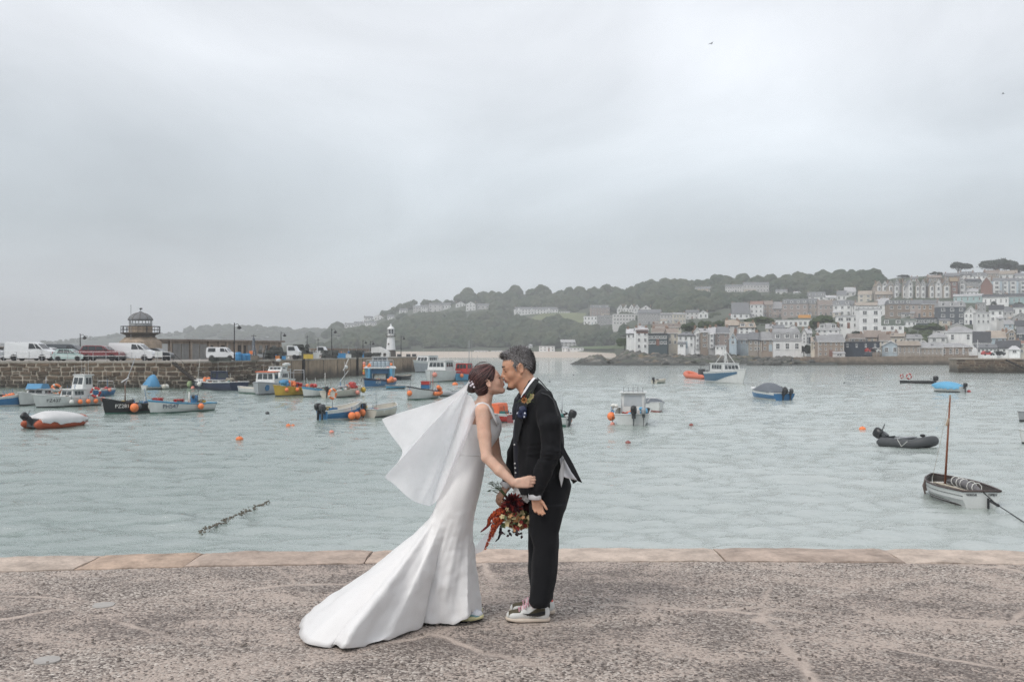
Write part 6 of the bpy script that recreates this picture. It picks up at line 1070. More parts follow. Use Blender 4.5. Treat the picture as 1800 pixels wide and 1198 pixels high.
H(c3(1128, 1292, 655, 605, 497), 'house with a very large slate roof and white gable edge', 'white', 'slate', 'g', 1, 3, 2)
for a, b, m_, l in ((1105, 1150, PR, 'left red car parked below the big slate roof'), (1185, 1240, PR, 'right red car parked below the big slate roof')): x_ = 1080+(a+b)/2/5.446; D_ = dhill(x_, 556)-3; p_ = at(x_, 554.5, D_); t = thing('parked_car', l, 'car', p_); mb = MB(); mb.loft([[(x, y, z) for x, z in ((-2, .3), (-2, .9), (-1.4, 1.45), (.5, 1.45), (1.1, .95), (2, .8), (2, .3))] for y in (-.8, .8)]); mb.build('body', m_, t); MB().box((-.3, -.82, 1.15), (1.8, .05, .4)).build('side_window', CG, t)
H(c4(100, 222, 650, 517, 486), 'tall white house with red chimneys at the left of the brown hotel row', 'white', 'red', 'g', 3, 3, 2)
H(c4(226, 316, 640, 522, 483), 'brown hotel with steep dark roof next to the tall white house', 'brown', 'brown', 'g', 3, 2, 1)
H(c4(316, 410, 640, 560, 492), 'brown gabled hotel wing with sloping grey roof', 'pink', 'grey', 'g', 2, 2, 2)
H(c4(410, 650, 640, 512, 462), 'widest brown hotel with a row of white dormer glazing', 'pink', 'slate', 'm', 2, 4, 0, 4)
H(c4(652, 756, 632, 512, 456), 'brown house with two white dormers right of the widest brown hotel', 'stone', 'slate', 'm', 2, 2, 1, 2)
H(c4(756, 896, 630, 522, 476), 'brown house with a blue and white bay in the hotel row', 'pink', 'brown', 'g', 2, 3, 2, bay=0)
H(c4(896, 1070, 628, 522, 476), 'white hotel with three bays and two round dormers', 'white', 'slate', 'g', 2, 3, 1, 2)
H(c4(1070, 1122, 628, 527, 482), 'narrow white house joined to the right of the white hotel', 'white', 'slate', 'g', 2, 1, 1)
H(c4(1122, 1342, 600, 527, 496), 'long white house with tan roof behind the modernist block', 'white', 'tan', 'g', 1, 5, 2)
H(c5(48, 248, 740, 684, 622), 'white and shingled house with green roof right of the modernist block', 'white', 'green', 'm', 1, 3, 0, 2, D=356)
H(c5(246, 362, 695, 648, 626), 'small white house with six panes joined to the green roofed house', 'white', 'green', 'g', 1, 3, 0)
H(c5(358, 604, 675, 622, 618), 'dark glazed low block below the brown terrace', 'glass', 'dark', 'flat', 1, 6, 0, ww=.8, cat='building', name='glass_block')
H(c5(22, 112, 600, 497, 440), 'white house behind the modernist block\'s right shoulder', 'white', 'pale', 'g', 2, 2, 1)
H(c5(112, 316, 615, 492, 450), 'brown terrace with grey mansard roof and five white dormers', 'brown', 'slate', 'm', 2, 3, 0, 4)
H(c5(318, 420, 615, 492, 452), 'grey brown terrace house left of the orange brown one', 'pink', 'slate', 'g', 2, 2, 1)
H(c5(420, 572, 615, 492, 452), 'orange brown terrace house with stone trimmed windows', 'orange', 'slate', 'g', 2, 3, 1)
H(c5(580, 812, 680, 517, 460), 'dark slate hung hotel with three rows of white windows', 'slate', 'grey', 'm', 3, 3, 1, 3, ww=.42, cat='hotel')
H(c5(812, 922, 680, 572, 512), 'white house with round gable right of the slate hung hotel', 'white', 'slate', 'f', 2, 3, 1)
H(c5(922, 1003, 600, 482, 478), 'grey flat topped tower house behind the white balcony house', 'grey', 'grey', 'flat', 3, 2, 0)
H(c5(922, 1042, 680, 572, 566), 'white balcony house below the grey tower house', 'white', 'pale', 'flat', 2, 3, 0, D=372)
H(c5(1042, 1162, 655, 548, 500), 'white house with dark roof and skylights on the right slope', 'white', 'dark', 'g', 2, 2, 0, D=378)
H(c5(1160, 1252, 650, 560, 518), 'pale house with grey roof beside the skylight house', 'pale', 'slate', 'g', 2, 2, 1)
H(c5(1242, 1400, 600, 522, 490), 'white house with dark roof near the right edge of mid slope', 'white', 'dark', 'g', 1, 3, 0)
H(c5(1258, 1400, 690, 610, 570), 'grey gabled house at the right edge above the blue grey house', 'grey', 'slate', 'f', 2, 2, 0)
H(c5(1085, 1250, 760, 672, 640), 'grey roofed house with pale blue wall above the tan gable', 'blue', 'grey', 'g', 2, 3, 1)
H(c5(1010, 1125, 790, 735, 700), 'tan roofed cottage tucked left of the pale blue wall', 'cream', 'tan', 'g', 1, 2, 1)
H(c5(1285, 1400, 740, 690, 640), 'white cottage with skylights at the right edge above the wharf', 'white', 'dark', 'g', 1, 2, 1)
H(c5(545, 660, 800, 722, 690), 'grey roofed house behind the lower white wing', 'pale', 'grey', 'h', 1, 2, 1)
H(c5(680, 805, 760, 700, 670), 'pale gabled cottage in front of the slate hung hotel', 'pale', 'grey', 'f', 1, 1, 1)
H(c5(50, 200, 850, 795, 745), 'brown roofed cottages left of the tan wharf house', 'tan', 'brown', 'g', 1, 3, 1, D=316)
# -- the pointed gables near the top
for i, (a, b) in enumerate(((2, 52), (54, 108), (110, 160), (162, 218), (240, 288), (290, 338), (360, 405), (406, 456), (482, 538), (542, 602), (612, 682))):
    H(c5(a, b, 435, 325, 268 if i > 2 else 282), f'{("first", "second", "third", "fourth", "fifth", "sixth", "seventh", "eighth", "ninth", "tenth", "eleventh")[i]} pointed gable house from the left in the long terrace', ('stone', 'pale', 'stone', 'grey')[i % 4], ('lichen' if i < 2 else 'slate'), 'f', 2, 1, 1, group='pointed gable terrace houses', bay=1, dep=8)
H(c5(684, 748, 430, 285, 248), 'red brown brick house between the last two pointed gables', 'brick', 'lichen', 'g', 3, 1, 1)
H(c5(750, 826, 420, 310, 252), 'separate grey gable house right of the red brick one', 'grey', 'slate', 'f', 2, 1, 1, bay=1)
H(c5(0, 148, 478, 405, 372), 'stone house below the left end of the pointed gables', 'stone', 'tan', 'g', 2, 3, 1)
H(c5(716, 962, 475, 417, 397), 'pale blue terrace below the red brick house', 'aqua', 'pale', 'g', 1, 5, 0, ww=.25)
H(c5(990, 1202, 500, 427, 400), 'white terrace with dark roof right of the pale blue terrace', 'white', 'dark', 'g', 1, 5, 1, ww=.25)
H(c5(1202, 1420, 495, 422, 392), 'pale aqua terrace running off the right edge', 'aqua', 'dark', 'g', 1, 5, 2, ww=.25)
H(c5(962, 1060, 420, 318, 240), 'house with tall red brick gable end high on the right', 'brick', 'slate', 'f', 2, 0, 1)
for i, (a, b) in enumerate(((1060, 1148), (1150, 1208), (1210, 1298), (1300, 1390))): H(c5(a, b, 400, 280, 250), f'{("first", "second", "third", "last")[i]} white bay fronted house of four right of the brick gable', 'blue' if i % 2 == 0 else 'white', 'slate', 'm', 3, 1, 1, 0, group='white bay fronted houses on the right', bay=1)
for a, b, vb, ve, vr, w_, r_, l in ((832, 962, 360, 280, 258, 'grey', 'dark', 'dark balconied house left of the brick gable end'), (826, 930, 420, 375, 350, 'white', 'pale', 'white cottage below the dark balconied house'), (640, 762, 300, 235, 205, 'brown', 'slate', 'brown house right behind the pointed gables'), (768, 884, 290, 222, 192, 'pale', 'slate', 'pale dormered house below the lone skyline pine'), (886, 1000, 300, 232, 200, 'white', 'slate', 'white dormered house on the right skyline'), (1000, 1122, 280, 210, 180, 'stone', 'brown', 'brown roofed house with red chimneys on the right skyline'), (1122, 1282, 270, 218, 182, 'white', 'tan', 'white house with broad tan roof below the big skyline pine'), (1282, 1400, 290, 232, 205, 'white', 'slate', 'white house on the skyline at the right edge'), (480, 600, 290, 250, 225, 'stone', 'brown', 'brown roofed house behind the middle pointed gables'), (320, 380, 280, 262, 240, 'white', 'slate', 'small white house peeping over the pointed gables')):
    H(c5(a, b, vb, ve, vr), l, w_, r_, 'g', 2 if vb-ve > 60 else 1, 3, 2, 1 if 'dormer' in l else 0)
for a, b, vb, ve, vr, w_, r_, l in ((660, 822, 480, 440, 396, 'white', 'slate', 'white house with three dormers above the brown hotels'), (832, 932, 480, 452, 430, 'white', 'pale', 'low white house left of the stepped white houses'), (932, 1020, 482, 432, 385, 'white', 'slate', 'lower stepped white house above the white hotel'), (1010, 1112, 440, 398, 352, 'white', 'pale', 'upper stepped white house above the white hotel'), (1136, 1262, 495, 422, 386, 'cream', 'tan', 'cream house left of the pointed gables'), (1268, 1345, 420, 372, 322, 'stone', 'lichen', 'stone gable house before the pointed terrace'), (1342, 1430, 530, 482, 457, 'white', 'pale', 'white dormered house below the first pointed gables'), (345, 455, 420, 392, 372, 'pale', 'slate', 'pale house among trees above the brown hotels, left'), (520, 590, 412, 402, 392, 'white', 'pale', 'tiny white house among trees above the brown hotels, right')):
    H(c4(a, b, vb, ve, vr), l, w_, r_, 'f' if 'gable house' in l else 'g', 2 if vb-ve > 55 else 1, 2, 1, 3 if 'three dormers' in l else 0)
# -- hotels and villas on the wooded hill
for i in range(4): H(c3(32+53*i, 84+53*i, 596, 556, 520), f'{("first", "second", "third", "last")[i]} white gable from the left in the hillside hotel terrace', 'white', 'slate', 'f', 1, 2, 1, group='white gables of the hillside hotel')
H(c3(250, 350, 600, 560, 528), 'white gabled villa right of the four white hotel gables', 'white', 'slate', 'f', 1, 2, 1)
H(c3(-10, 222, 712, 612, 604), 'long grey hotel wing with white balconies below the white gables', 'pale', 'pale', 'flat', 3, 8, 0, cat='hotel', ww=.6)
H(c3(222, 440, 712, 600, 565), 'grey stone hotel with white balconies right of the balcony wing', 'grey', 'slate', 'g', 3, 7, 2, cat='hotel')
H(c3(440, 565, 705, 612, 598), 'grey guest house joined right of the stone hotel', 'pale', 'grey', 'g', 2, 4, 2)
H(c3(565, 682, 702, 610, 596), 'pale guest house at the right end of the hotel row', 'cream', 'grey', 'g', 2, 4, 1)
H(c3(682, 805, 660, 592, 570), 'grey gabled villa above the dark garden tree', 'pale', 'slate', 'g', 2, 3, 2)
H(c3(806, 896, 655, 602, 577), 'white double gabled villa right of the grey one', 'white', 'slate', 'f', 1, 2, 1)
H((1039, 1072, 556, 541, 535.6), 'tall grey hotel block with mansard roof above the pale field', 'pink', 'slate', 'm', 3, 6, 2, 3, cat='hotel'); H((1026, 1050, 571, 556, 552), 'white glazed hotel wing at the right end of the field', 'white', 'pale', 'flat', 2, 4, 0, cat='hotel'); H((1050, 1082, 571, 555, 552), 'grey hotel wing below the mansard block', 'grey', 'pale', 'flat', 2, 6, 0, cat='hotel')
t = H((905.5, 982, 552, 543.5, 539.5), 'long white villa row with small gables above the pale field', 'white', 'slate', 'g', 2, 14, 4, cat='villa', ww=.4)
wd_ = 76.5*dhill(944, 552)/F
for q in (-.42, -.12, .28): MB().loft([[(q*wd_-2.2, y, 2.8), (q*wd_+2.2, y, 2.8), (q*wd_, y, 5.6)] for y in (-.8, 3)]).build('front_gable', HW['white'], t)
H((983, 1001, 550, 547.6, 547), 'low white annexe right of the long white villa row', 'white', 'pale', 'flat', 1, 4, 0, cat='annexe')
H(c3(372, 640, 770, 735, 702), 'brown tiled terrace behind the glass block', 'cream', 'brown', 'g', 1, 8, 3, D=345); H(c3(222, 300, 770, 740, 722), 'small white cottage above the tall white rock house', 'white', 'pale', 'g', 1, 2, 1, D=342)
for a, b, vb, ve, vr, l in ((1062, 1240, 400, 348, 325, 'left grey terrace on the wooded skyline'), (1240, 1480, 402, 330, 302, 'right grey terrace on the wooded skyline'), (772, 920, 396, 365, 346, 'tan house on the wooded skyline left of the terraces')): H(c3(a, b, vb, ve, vr), l, 'pale' if 'grey' in l else 'tan', 'slate', 'g', 2, 8 if 'grey' in l else 4, 3)
bd = lambda x, y: 545
for px, l in (((947.6, 975, 617, 608.8, 607.5), 'white flat roofed beach house by the sand'), ((984.4, 1013, 608.5, 601.5, 597), 'white hillside house with pointed roofs above the beach'), ((988, 999, 617.3, 611.5, 609.5), 'small white beach kiosk below the pointed roofs'), ((1001, 1026, 615.5, 611.5, 610.5), 'low row of white beach huts at the right of the sand'), ((925, 936, 611, 607, 605), 'tiny white house behind the groom\'s head level'), ((1056, 1064, 617.4, 614, 612.8), 'tiny pinkish hut by the rocks'), ((834, 858, 619.4, 616.4, 615.8), 'long white row of beach huts left of the bride'), ((863, 885, 619.6, 616.6, 616), 'second white row of beach huts nearer the groom')):
    H(px, l, 'pink' if 'pink' in l else 'white', 'pale', 'flat' if 'flat' in l or 'row' in l else 'g', 1 if 'hut' in l or 'tiny' in l else 2, 4 if px[1]-px[0] > 15 else 2, 0, D=694 if px[2] > 612 else None, dep=5)
for i, (px, w_, l) in enumerate((((606, 622, 576, 570, 567.5), 'white', 'lowest white house on the left ridge of the wooded hill'), ((623, 638, 573, 568, 565), 'pale', 'pale house on the left ridge above the white lighthouse'), ((639, 650, 572.5, 567, 564), 'white', 'white house on the ridge directly above the white lighthouse'), ((651, 662, 572, 567, 564), 'pale', 'pale house just right above the white lighthouse'), ((641, 656, 563, 558, 555.5), 'white', 'long white house on the crest of the left ridge'), ((658, 673, 563, 557, 553), 'white', 'white pointed house on the crest of the left ridge'), ((681, 693, 561, 556, 553), 'white', 'white house below the lone ridge tree, left'), ((703, 717, 550, 545, 542), 'white', 'white house just below the lone ridge tree'), ((726, 740, 549, 540, 537), 'pale', 'pale villa right of the lone ridge tree'), ((741, 752, 550, 539, 536), 'white', 'white villa second from the lone ridge tree'), ((753, 777, 547, 536, 532), 'pale', 'large pale ridge hotel'), ((777, 792, 543, 536, 532), 'white', 'white ridge hotel wing'), ((802, 818, 540, 534, 530), 'white', 'white double gabled ridge villa, left'), ((819, 836, 546, 535, 530), 'white', 'white double gabled ridge villa, right'), ((838, 860, 543, 537, 533), 'pale', 'faded pale villa right of the white ridge villas'))):
    H(px, l, w_, 'slate', 'f' if 'gabled' in l or 'pointed' in l else 'g', 2 if px[2]-px[3] > 7 else 1, 3, 1)
mb = None; rr = random.Random(77)
for i in range(34):
    x = rr.choice((rr.uniform(385, 470), rr.uniform(440, 600))); yt = float(np.interp(x, HX, HY)); y = yt+rr.uniform(3, 19); w_ = rr.uniform(4, 10)
    H((x-w_/2, x+w_/2, y, y-2.6, y-4.2), 'tiny pale house in the hazy settlement on the far headland', rr.choice(('white', 'white', 'pale')), 'slate', 'g', 0, 0, 0, place=lambda x_, y_: onhead(x_, y_).y, group='far headland houses', win=False, dep=8)

# ================================================================== TREES
import bmesh
def ico(n):
    bm = bmesh.new(); bmesh.ops.create_icosphere(bm, subdivisions=n, radius=1); v = np.array([q.co[:] for q in bm.verts]); f = np.array([[q.index for q in p.verts] for p in bm.faces]); bm.free(); return v, f
V3, F3 = ico(4); V2, F2 = ico(3)
def lump(v, seed):
    s_ = Vector((seed*13.7, seed*3.1, seed*7.7)); d = np.array([1+.30*mno.noise(Vector(p)*1.3+s_)+.20*mno.noise(Vector(p)*3.2+s_)+.13*mno.noise(Vector(p)*8+s_) for p in v]); q = v*d[:, None]; q[:, 2] = np.where(q[:, 2] < -.3, -.3+(q[:, 2]+.3)*.4, q[:, 2]); return q
VAR = [lump(V3, i) for i in range(4)]; VAR2 = [lump(V2, i+9) for i in range(8)]
def leaf_mat(name, c1, c2, sc):
    m, N, L, p = nodes_mat(name); tc = N.new('ShaderNodeTexCoord').outputs['Object']; a = nz(N, L, tc, sc, 2); b = nz(N, L, tc, sc*14, 3, .7)
    c = mixc(N, L, ramp(N, L, a, [(.35, 0.0), (.65, 1.0)]), c1, c2); c = mixc(N, L, mth(N, L, 'MULTIPLY', ramp(N, L, b, [(.4, 0.0), (.65, 1.0)]), .6), c, tuple(q*.45 for q in c1)); L.new(c, p.inputs['Base Color']); p.inputs['Roughness'].default_value = .9; p.inputs['Specular IOR Level'].default_value = .1; return m
WOODM = leaf_mat('woodland_leaves', (.034, .058, .030), (.082, .092, .052), .06); EVM = leaf_mat('evergreen_leaves', (.016, .026, .017), (.030, .044, .026), .4); GDM = leaf_mat('garden_leaves', (.040, .062, .026), (.075, .095, .042), .25)
rr = random.Random(5); PV = []; PF_ = []; nb = 0
def blocked(x, y, rx, h, D):
    for a, b, c, d, Dh in TAKEN:
        if x+rx*.8 > a and x-rx*.8 < b and y-h*.75 < d and y > c and D < Dh+12: return True
    return False
def add_crown(p, r, hgt, v, f):
    global nb
    a = rr.random()*6.28; c, s_ = math.cos(a), math.sin(a); q = np.stack([(v[:, 0]*c-v[:, 1]*s_)*r+p.x, (v[:, 0]*s_+v[:, 1]*c)*r+p.y, v[:, 2]*hgt+p.z+hgt*.45], 1); PV.append(q); PF_.append(f+nb); nb += len(v)
def field(x, y): return 930 < x < 1032 and 551.5 < y < 573 and y < np.interp(x, [934, 965, 1000, 1014, 1032], [566, 569, 572, 575, 571])+2
cnt = 0
for i in range(5200):
    x = rr.uniform(545, 1545); yr, ysh = yr_(x), ys_(x); lim = float(np.interp(x, [545, 1000, 1090, 1120, 1250, 1420, 1545], [614, 611, 608, 585, 545, 532, 520])); y = yr+(lim-yr)*rr.random()
    if y <= yr-1: continue
    D = dhill(x, y); rm = rr.choice((rr.uniform(2.4, 4.5), rr.uniform(4.5, 8.0)))*1.1; rx = rm*F/D; h = rm*1.5*F/D
    if field(x, y) or (800 < x < 1100 and y > 606 and False) or blocked(x, y, rx, h, D): continue
    p = onhill(x, y); add_crown(p, rm, rm*rr.uniform(.7, .95), rr.choice(VAR2), F2); cnt += 1
    if cnt > 1250: break
wood = link('woodland', npmesh('woodland', np.concatenate(PV), np.concatenate(PF_), False), None, WOODM, kind='stuff', label='dense green woodland covering the hill behind the bay'); PV = []; PF_ = []; nb = 0; cnt = 0
for i in range(2600):
    x = rr.uniform(1110, 1830); y = rr.uniform(yr_(x)+2, 622); D = dhill(x, y); rm = rr.uniform(.8, 1.9); rx = rm*F/D; h = rm*1.5*F/D
    if blocked(x, y, rx, h, D): continue
    add_crown(onhill(x, y), rm*1.3, rm*.8, rr.choice(VAR2), F2); cnt += 1
    if cnt > 420: break
link('garden_shrubs', npmesh('garden_shrubs', np.concatenate(PV), np.concatenate(PF_), False), None, GDM, kind='stuff', label='garden shrubs filling the gaps between the houses')
PV = []; PF_ = []; nb = 0
for i in range(420):
    x = rr.uniform(330, 620) if i < 300 else rr.uniform(-60, 330); yt = float(np.interp(x, HX, HY)); y = yt+rr.random()**1.5*(20 if i < 300 else 6); rm = rr.uniform(3, 7) if i < 300 else rr.uniform(1.5, 3); p = onhead(x, y); add_crown(p, rm*1.3, rm*.8, rr.choice(VAR2), F2)
link('headland_trees', npmesh('headland_trees', np.concatenate(PV), np.concatenate(PF_), False), None, WOODM, kind='stuff', label='hazy trees and scrub on the far headland')
TRK = mat('tree_bark', (.055, .042, .032), .95, .3, 3)
def tree(name, label, x, yb, yt, x0, x1, m, lumps, leaves=900, D=None, place=None, flat=1.0, trunk=True, cat='tree', group=None):
    D = D or (place or dhill)(x, yb); p = at(x, yb, D); k = D/F; W = (x1-x0)*k; Ht = (yb-yt)*k; t = thing(name, label, cat, p, 0, group); r_ = random.Random(int(x*7)); vs, fs, n_ = [], [], 0; off = ((x0+x1)/2-x)*k
    cen = []
    for i in range(lumps):
        a = r_.uniform(-1, 1); cx = off+a*W*.36; cz = Ht*((.70-.10*abs(a)*flat+r_.uniform(-.10, .10)) if flat > 1 else r_.uniform(.22, .74-.25*abs(a))); r = W*r_.uniform(.13, .24)*(1 if flat == 1 else .8); v = r_.choice(VAR2); rz = min(r*.8, Ht*.30)/flat if flat > 1 else max(Ht*.20, min(r*.9, Ht*.3)); cy_ = r_.uniform(-1, 1)*W*.22
        vs.append(np.stack([v[:, 0]*r+cx, v[:, 1]*r+cy_, v[:, 2]*rz+cz], 1)); fs.append(F2+n_); n_ += len(v); cen.append((cx, cy_, cz, r, rz))
    V = np.concatenate(vs); Fc = np.concatenate(fs); lv, lf = [], []
    for i in range(leaves):
        c = r_.choice(cen); u = np.array([r_.gauss(0, 1) for _ in range(3)]); u /= np.linalg.norm(u); q = np.array(c[:3])+u*np.array([c[3], c[3], c[4]])*r_.uniform(.92, 1.4); s_ = max(.16, W*.022)*r_.uniform(.6, 1.4); e1 = np.array([r_.gauss(0, 1) for _ in range(3)])*s_*.6; e2 = np.array([r_.gauss(0, 1) for _ in range(3)])*s_*.6; b = n_+len(lv); lv += [q, q+e1, q+e2]; lf.append((b, b+1, b+2))
    V = np.concatenate([V, np.array(lv)]); Fc = np.concatenate([Fc, np.array(lf)]); cr_ = link('crown', npmesh('crown', V, Fc, False), t, m)
    if trunk:
        mb = MB(); mb.tube([(0, 0, -1.5), (0, 0, Ht*.25), (off*.3, 0, Ht*.5), (off*.5, 0, Ht*.7)], [W*.035, W*.028, W*.02, W*.01], 7)
        for c in cen[:7]: mb.tube([(0, 0, Ht*.3), (c[0]*.5, c[1]*.5, Ht*.45), c[:3]], [W*.018, W*.012, W*.006], 5)
        mb.build('trunk', TRK, t)
    return t
tree('pine_tree', 'lone dark spreading pine on the right skyline', 1684, 484, 459, 1664, 1706, EVM, 18, 1600, flat=1.25); tree('pine_tree', 'broadest dark pine clump on the right skyline', 1752, 482, 456, 1720, 1786, EVM, 30, 2600, flat=1.15); tree('pine_tree', 'dark pine at the right edge of the skyline', 1792, 487, 464, 1774, 1814, EVM, 16, 1200, flat=1.15); tree('pine_tree', 'low dark pine left of the lone spreading pine', 1645, 487, 477, 1628, 1658, EVM, 8, 600, flat=1.5); tree('pine_tree', 'small wind-flattened pine above the pointed gables', 1587, 491, 482, 1574, 1602, EVM, 7, 500, flat=1.6)
tree('conifer_tree', 'rounded dark tree on the skyline before the pointed gables', 1519, 508, 488, 1508, 1532, EVM, 10, 900); tree('conifer_tree', 'dark conifer standing among the upper white houses', 1459, 524, 506, 1450, 1470, EVM, 9, 700)
tree('ridge_tree', 'lone wind-bent tree standing on the left ridge', 722, 540, 524, 715, 735, WOODM, 7, 500); tree('headland_tree', 'single round tree on the far headland', 336, 581, 572, 329, 342, WOODM, 5, 200, place=lambda x, y: onhead(x, y).y)
tree('garden_tree', 'large dark garden tree in mid town left of the big slate roof', 1211, 586, 562, 1196, 1226, GDM, 11, 1200, D=340); tree('garden_tree', 'bushy green tree right of the large dark garden tree', 1238, 580, 561, 1226, 1251, GDM, 9, 900, D=350); tree('garden_tree', 'brownish bush on the slope left of the tan cottages', 1262, 580, 561, 1250, 1275, GDM, 8, 700, D=348); tree('garden_tree', 'rounded shoreline tree at the left end of the town', 1098, 612, 590, 1084, 1110, GDM, 10, 900, D=320)
tree('garden_tree', 'light green tree left of the low white house', 1108, 606, 586, 1102, 1118, GDM, 7, 500, D=326); tree('garden_hedge', 'dark hedge below the tall white house with red chimneys', 1332, 569, 556, 1306, 1360, GDM, 14, 1200, D=352, trunk=False, cat='hedge'); tree('garden_tree', 'dark green bank of trees below the white hotel', 1448, 578, 554, 1424, 1474, GDM, 16, 1500, D=348); tree('garden_tree', 'conifer left of the orange awning building', 1430, 572, 556, 1424, 1440, GDM, 6, 400, D=349); tree('garden_tree', 'dark tree at the foot of the white modernist block', 1506, 592, 578, 1496, 1515, EVM, 8, 700, D=326)
tree('garden_bush', 'dark round bush in front of the white bay houses', 1787, 515, 504, 1776, 1799, EVM, 8, 600); tree('garden_bush', 'dark bush on the white terrace\'s garden wall', 1746, 537, 529, 1740, 1753, EVM, 5, 300, D=490); tree('garden_bush', 'dark bush beneath the aqua terrace', 1787, 537, 529, 1779, 1796, EVM, 6, 300, D=490); tree('garden_tree', 'scrubby brown bank below the dark glazed block', 1630, 583, 566, 1606, 1655, GDM, 12, 900, D=362, trunk=False); tree('garden_tree', 'dark tree between the long white waterfront house and quay building', 1413, 623, 604, 1402, 1428, EVM, 9, 700, D=300)
# people-free wharf details: red lifeboat tractor, white gateway, cars
for x, y, m_, l in ((1735, 626, PR, 'red lifeboat tractor standing on the wharf at the right'), (1750, 626.5, PW, 'white car parked on the wharf beside the red tractor'), (1757, 626.5, PDG, 'dark car parked on the wharf at the right'), (1530, 619.5, PR, 'small red car by the navy boathouse'), (1538, 619.5, PW, 'small white van by the navy boathouse')):
    D_ = 285 if x < 1700 else 280; p_ = at(x, y, D_); t = thing('parked_car' if 'tractor' not in l else 'tractor', l, 'car' if 'tractor' not in l else 'tractor', (p_.x, D_, CH-(624.5-YH)/F*281+.0 if x > 1700 else p_.z)); mb = MB(); mb.loft([[(x_, y_, z_) for x_, z_ in ((-1.4, .25), (-1.45, .8), (-.9, 1.3), (.4, 1.3), (.8, .85), (1.4, .75), (1.45, .25))] for y_ in (-.7, .7)]); mb.build('body', m_, t); MB().box((-.2, -.72, 1.05), (1.2, .05, .35)).build('side_window', CG, t); [MB().loft([[(wx+.28*math.cos(g), yy, .28+.28*math.sin(g)) for g in np.linspace(0, 6.28, 11)[:-1]] for yy in (-.75, -.6)]).build('wheel', TY, t) for wx in (-.85, .85)]
t = thing('wharf_gateway', 'white stepped gateway with a tall post at the end of the wharf', 'gateway', at(1713, 626.5, 281)); t.location.z = CH-(624.5-YH)/F*281; mb = MB(); mb.box((0, 0, .9), (1.2, .6, 1.8)); mb.box((0, 0, 2.0), (.8, .5, .5)); mb.box((-1.0, 0, .5), (.9, .5, 1.0)); mb.build('plinth', FRM, t); mb = MB(); mb.tube([(.9, 0, 0), (.9, 0, 4.4)], .07, 6); mb.tube([(.3, 0, 3.6), (1.5, 0, 3.6)], .04, 5); mb.build('post', FRM, t)
# ================================================================== PEOPLE
YC = 6.42
def P(x, y, Y=YC): return np.array(at(x, y, Y))
def ringpx(y, xl, xr, ry, Y=YC):
    a, b = P(xl, y, Y), P(xr, y, Y); return (a[2], (a[0]+b[0])/2, Y, (b[0]-a[0])/2, ry)
def skin_mat(name, col, sss=.12):
    m, N, L, p = nodes_mat(name); tc = N.new('ShaderNodeTexCoord').outputs['Object']
    n = nz(N, L, tc, 22, 4, .6); f = nz(N, L, tc, 5, 2)
    c = mixc(N, L, ramp(N, L, n, [(.3, 0.0), (.7, 1.0)]), tuple(q*.9 for q in col), tuple(min(1, q*1.1) for q in col))
    c = mixc(N, L, ramp(N, L, f, [(.45, 0.0), (.7, .4)]), c, (col[0]*1.02, col[1]*.82, col[2]*.76)); L.new(c, p.inputs['Base Color'])
    p.inputs['Roughness'].default_value = .48; p.inputs['Specular IOR Level'].default_value = .35
    p.inputs['Subsurface Weight'].default_value = sss; p.inputs['Subsurface Radius'].default_value = (.012, .005, .003); p.inputs['Subsurface Scale'].default_value = .6
    b = N.new('ShaderNodeBump'); b.inputs['Strength'].default_value = .12; b.inputs['Distance'].default_value = .002; L.new(nz(N, L, tc, 300, 2), b.inputs['Height']); L.new(b.outputs[0], p.inputs['Normal']); return m
def cloth_mat(name, col, rough=.8, sheen=.2, weave=500, var=.06, bump=.12, spec=.25):
    m, N, L, p = nodes_mat(name); tc = N.new('ShaderNodeTexCoord').outputs['Object']
    n = nz(N, L, tc, 9, 4); c = mixc(N, L, n, tuple(q*(1-var*2) for q in col), tuple(min(.95, q*(1+var*2)) for q in col)); L.new(c, p.inputs['Base Color'])
    p.inputs['Roughness'].default_value = rough; p.inputs['Sheen Weight'].default_value = sheen; p.inputs['Specular IOR Level'].default_value = spec
    h = mth(N, L, 'ADD', mth(N, L, 'MULTIPLY', nz(N, L, tc, weave, 1), .15), nz(N, L, tc, 14, 4))
    b = N.new('ShaderNodeBump'); b.inputs['Strength'].default_value = bump; b.inputs['Distance'].default_value = .02; L.new(h, b.inputs['Height']); L.new(b.outputs[0], p.inputs['Normal']); return m
bride_skin = skin_mat('bride_skin', (.63, .41, .31)); groom_skin = skin_mat('groom_skin', (.52, .295, .195))
lip_b = mat('lip_rose', (.36, .08, .085), .35, .1, 40); lip_g = mat('lip_brown', (.27, .10, .08), .45, .1, 40)
suit = cloth_mat('suit_black', (.0095, .010, .0118), .85, .04, 700, .12, .35, .2); navy = cloth_mat('waistcoat_navy', (.008, .010, .022), .8, .1)
shirtm = cloth_mat('shirt_white', (.78, .78, .80), .7, .1, 600, .03, .15)
satin = cloth_mat('dress_satin', (.71, .70, .695), .42, .25, 800, .015, .05, .3)

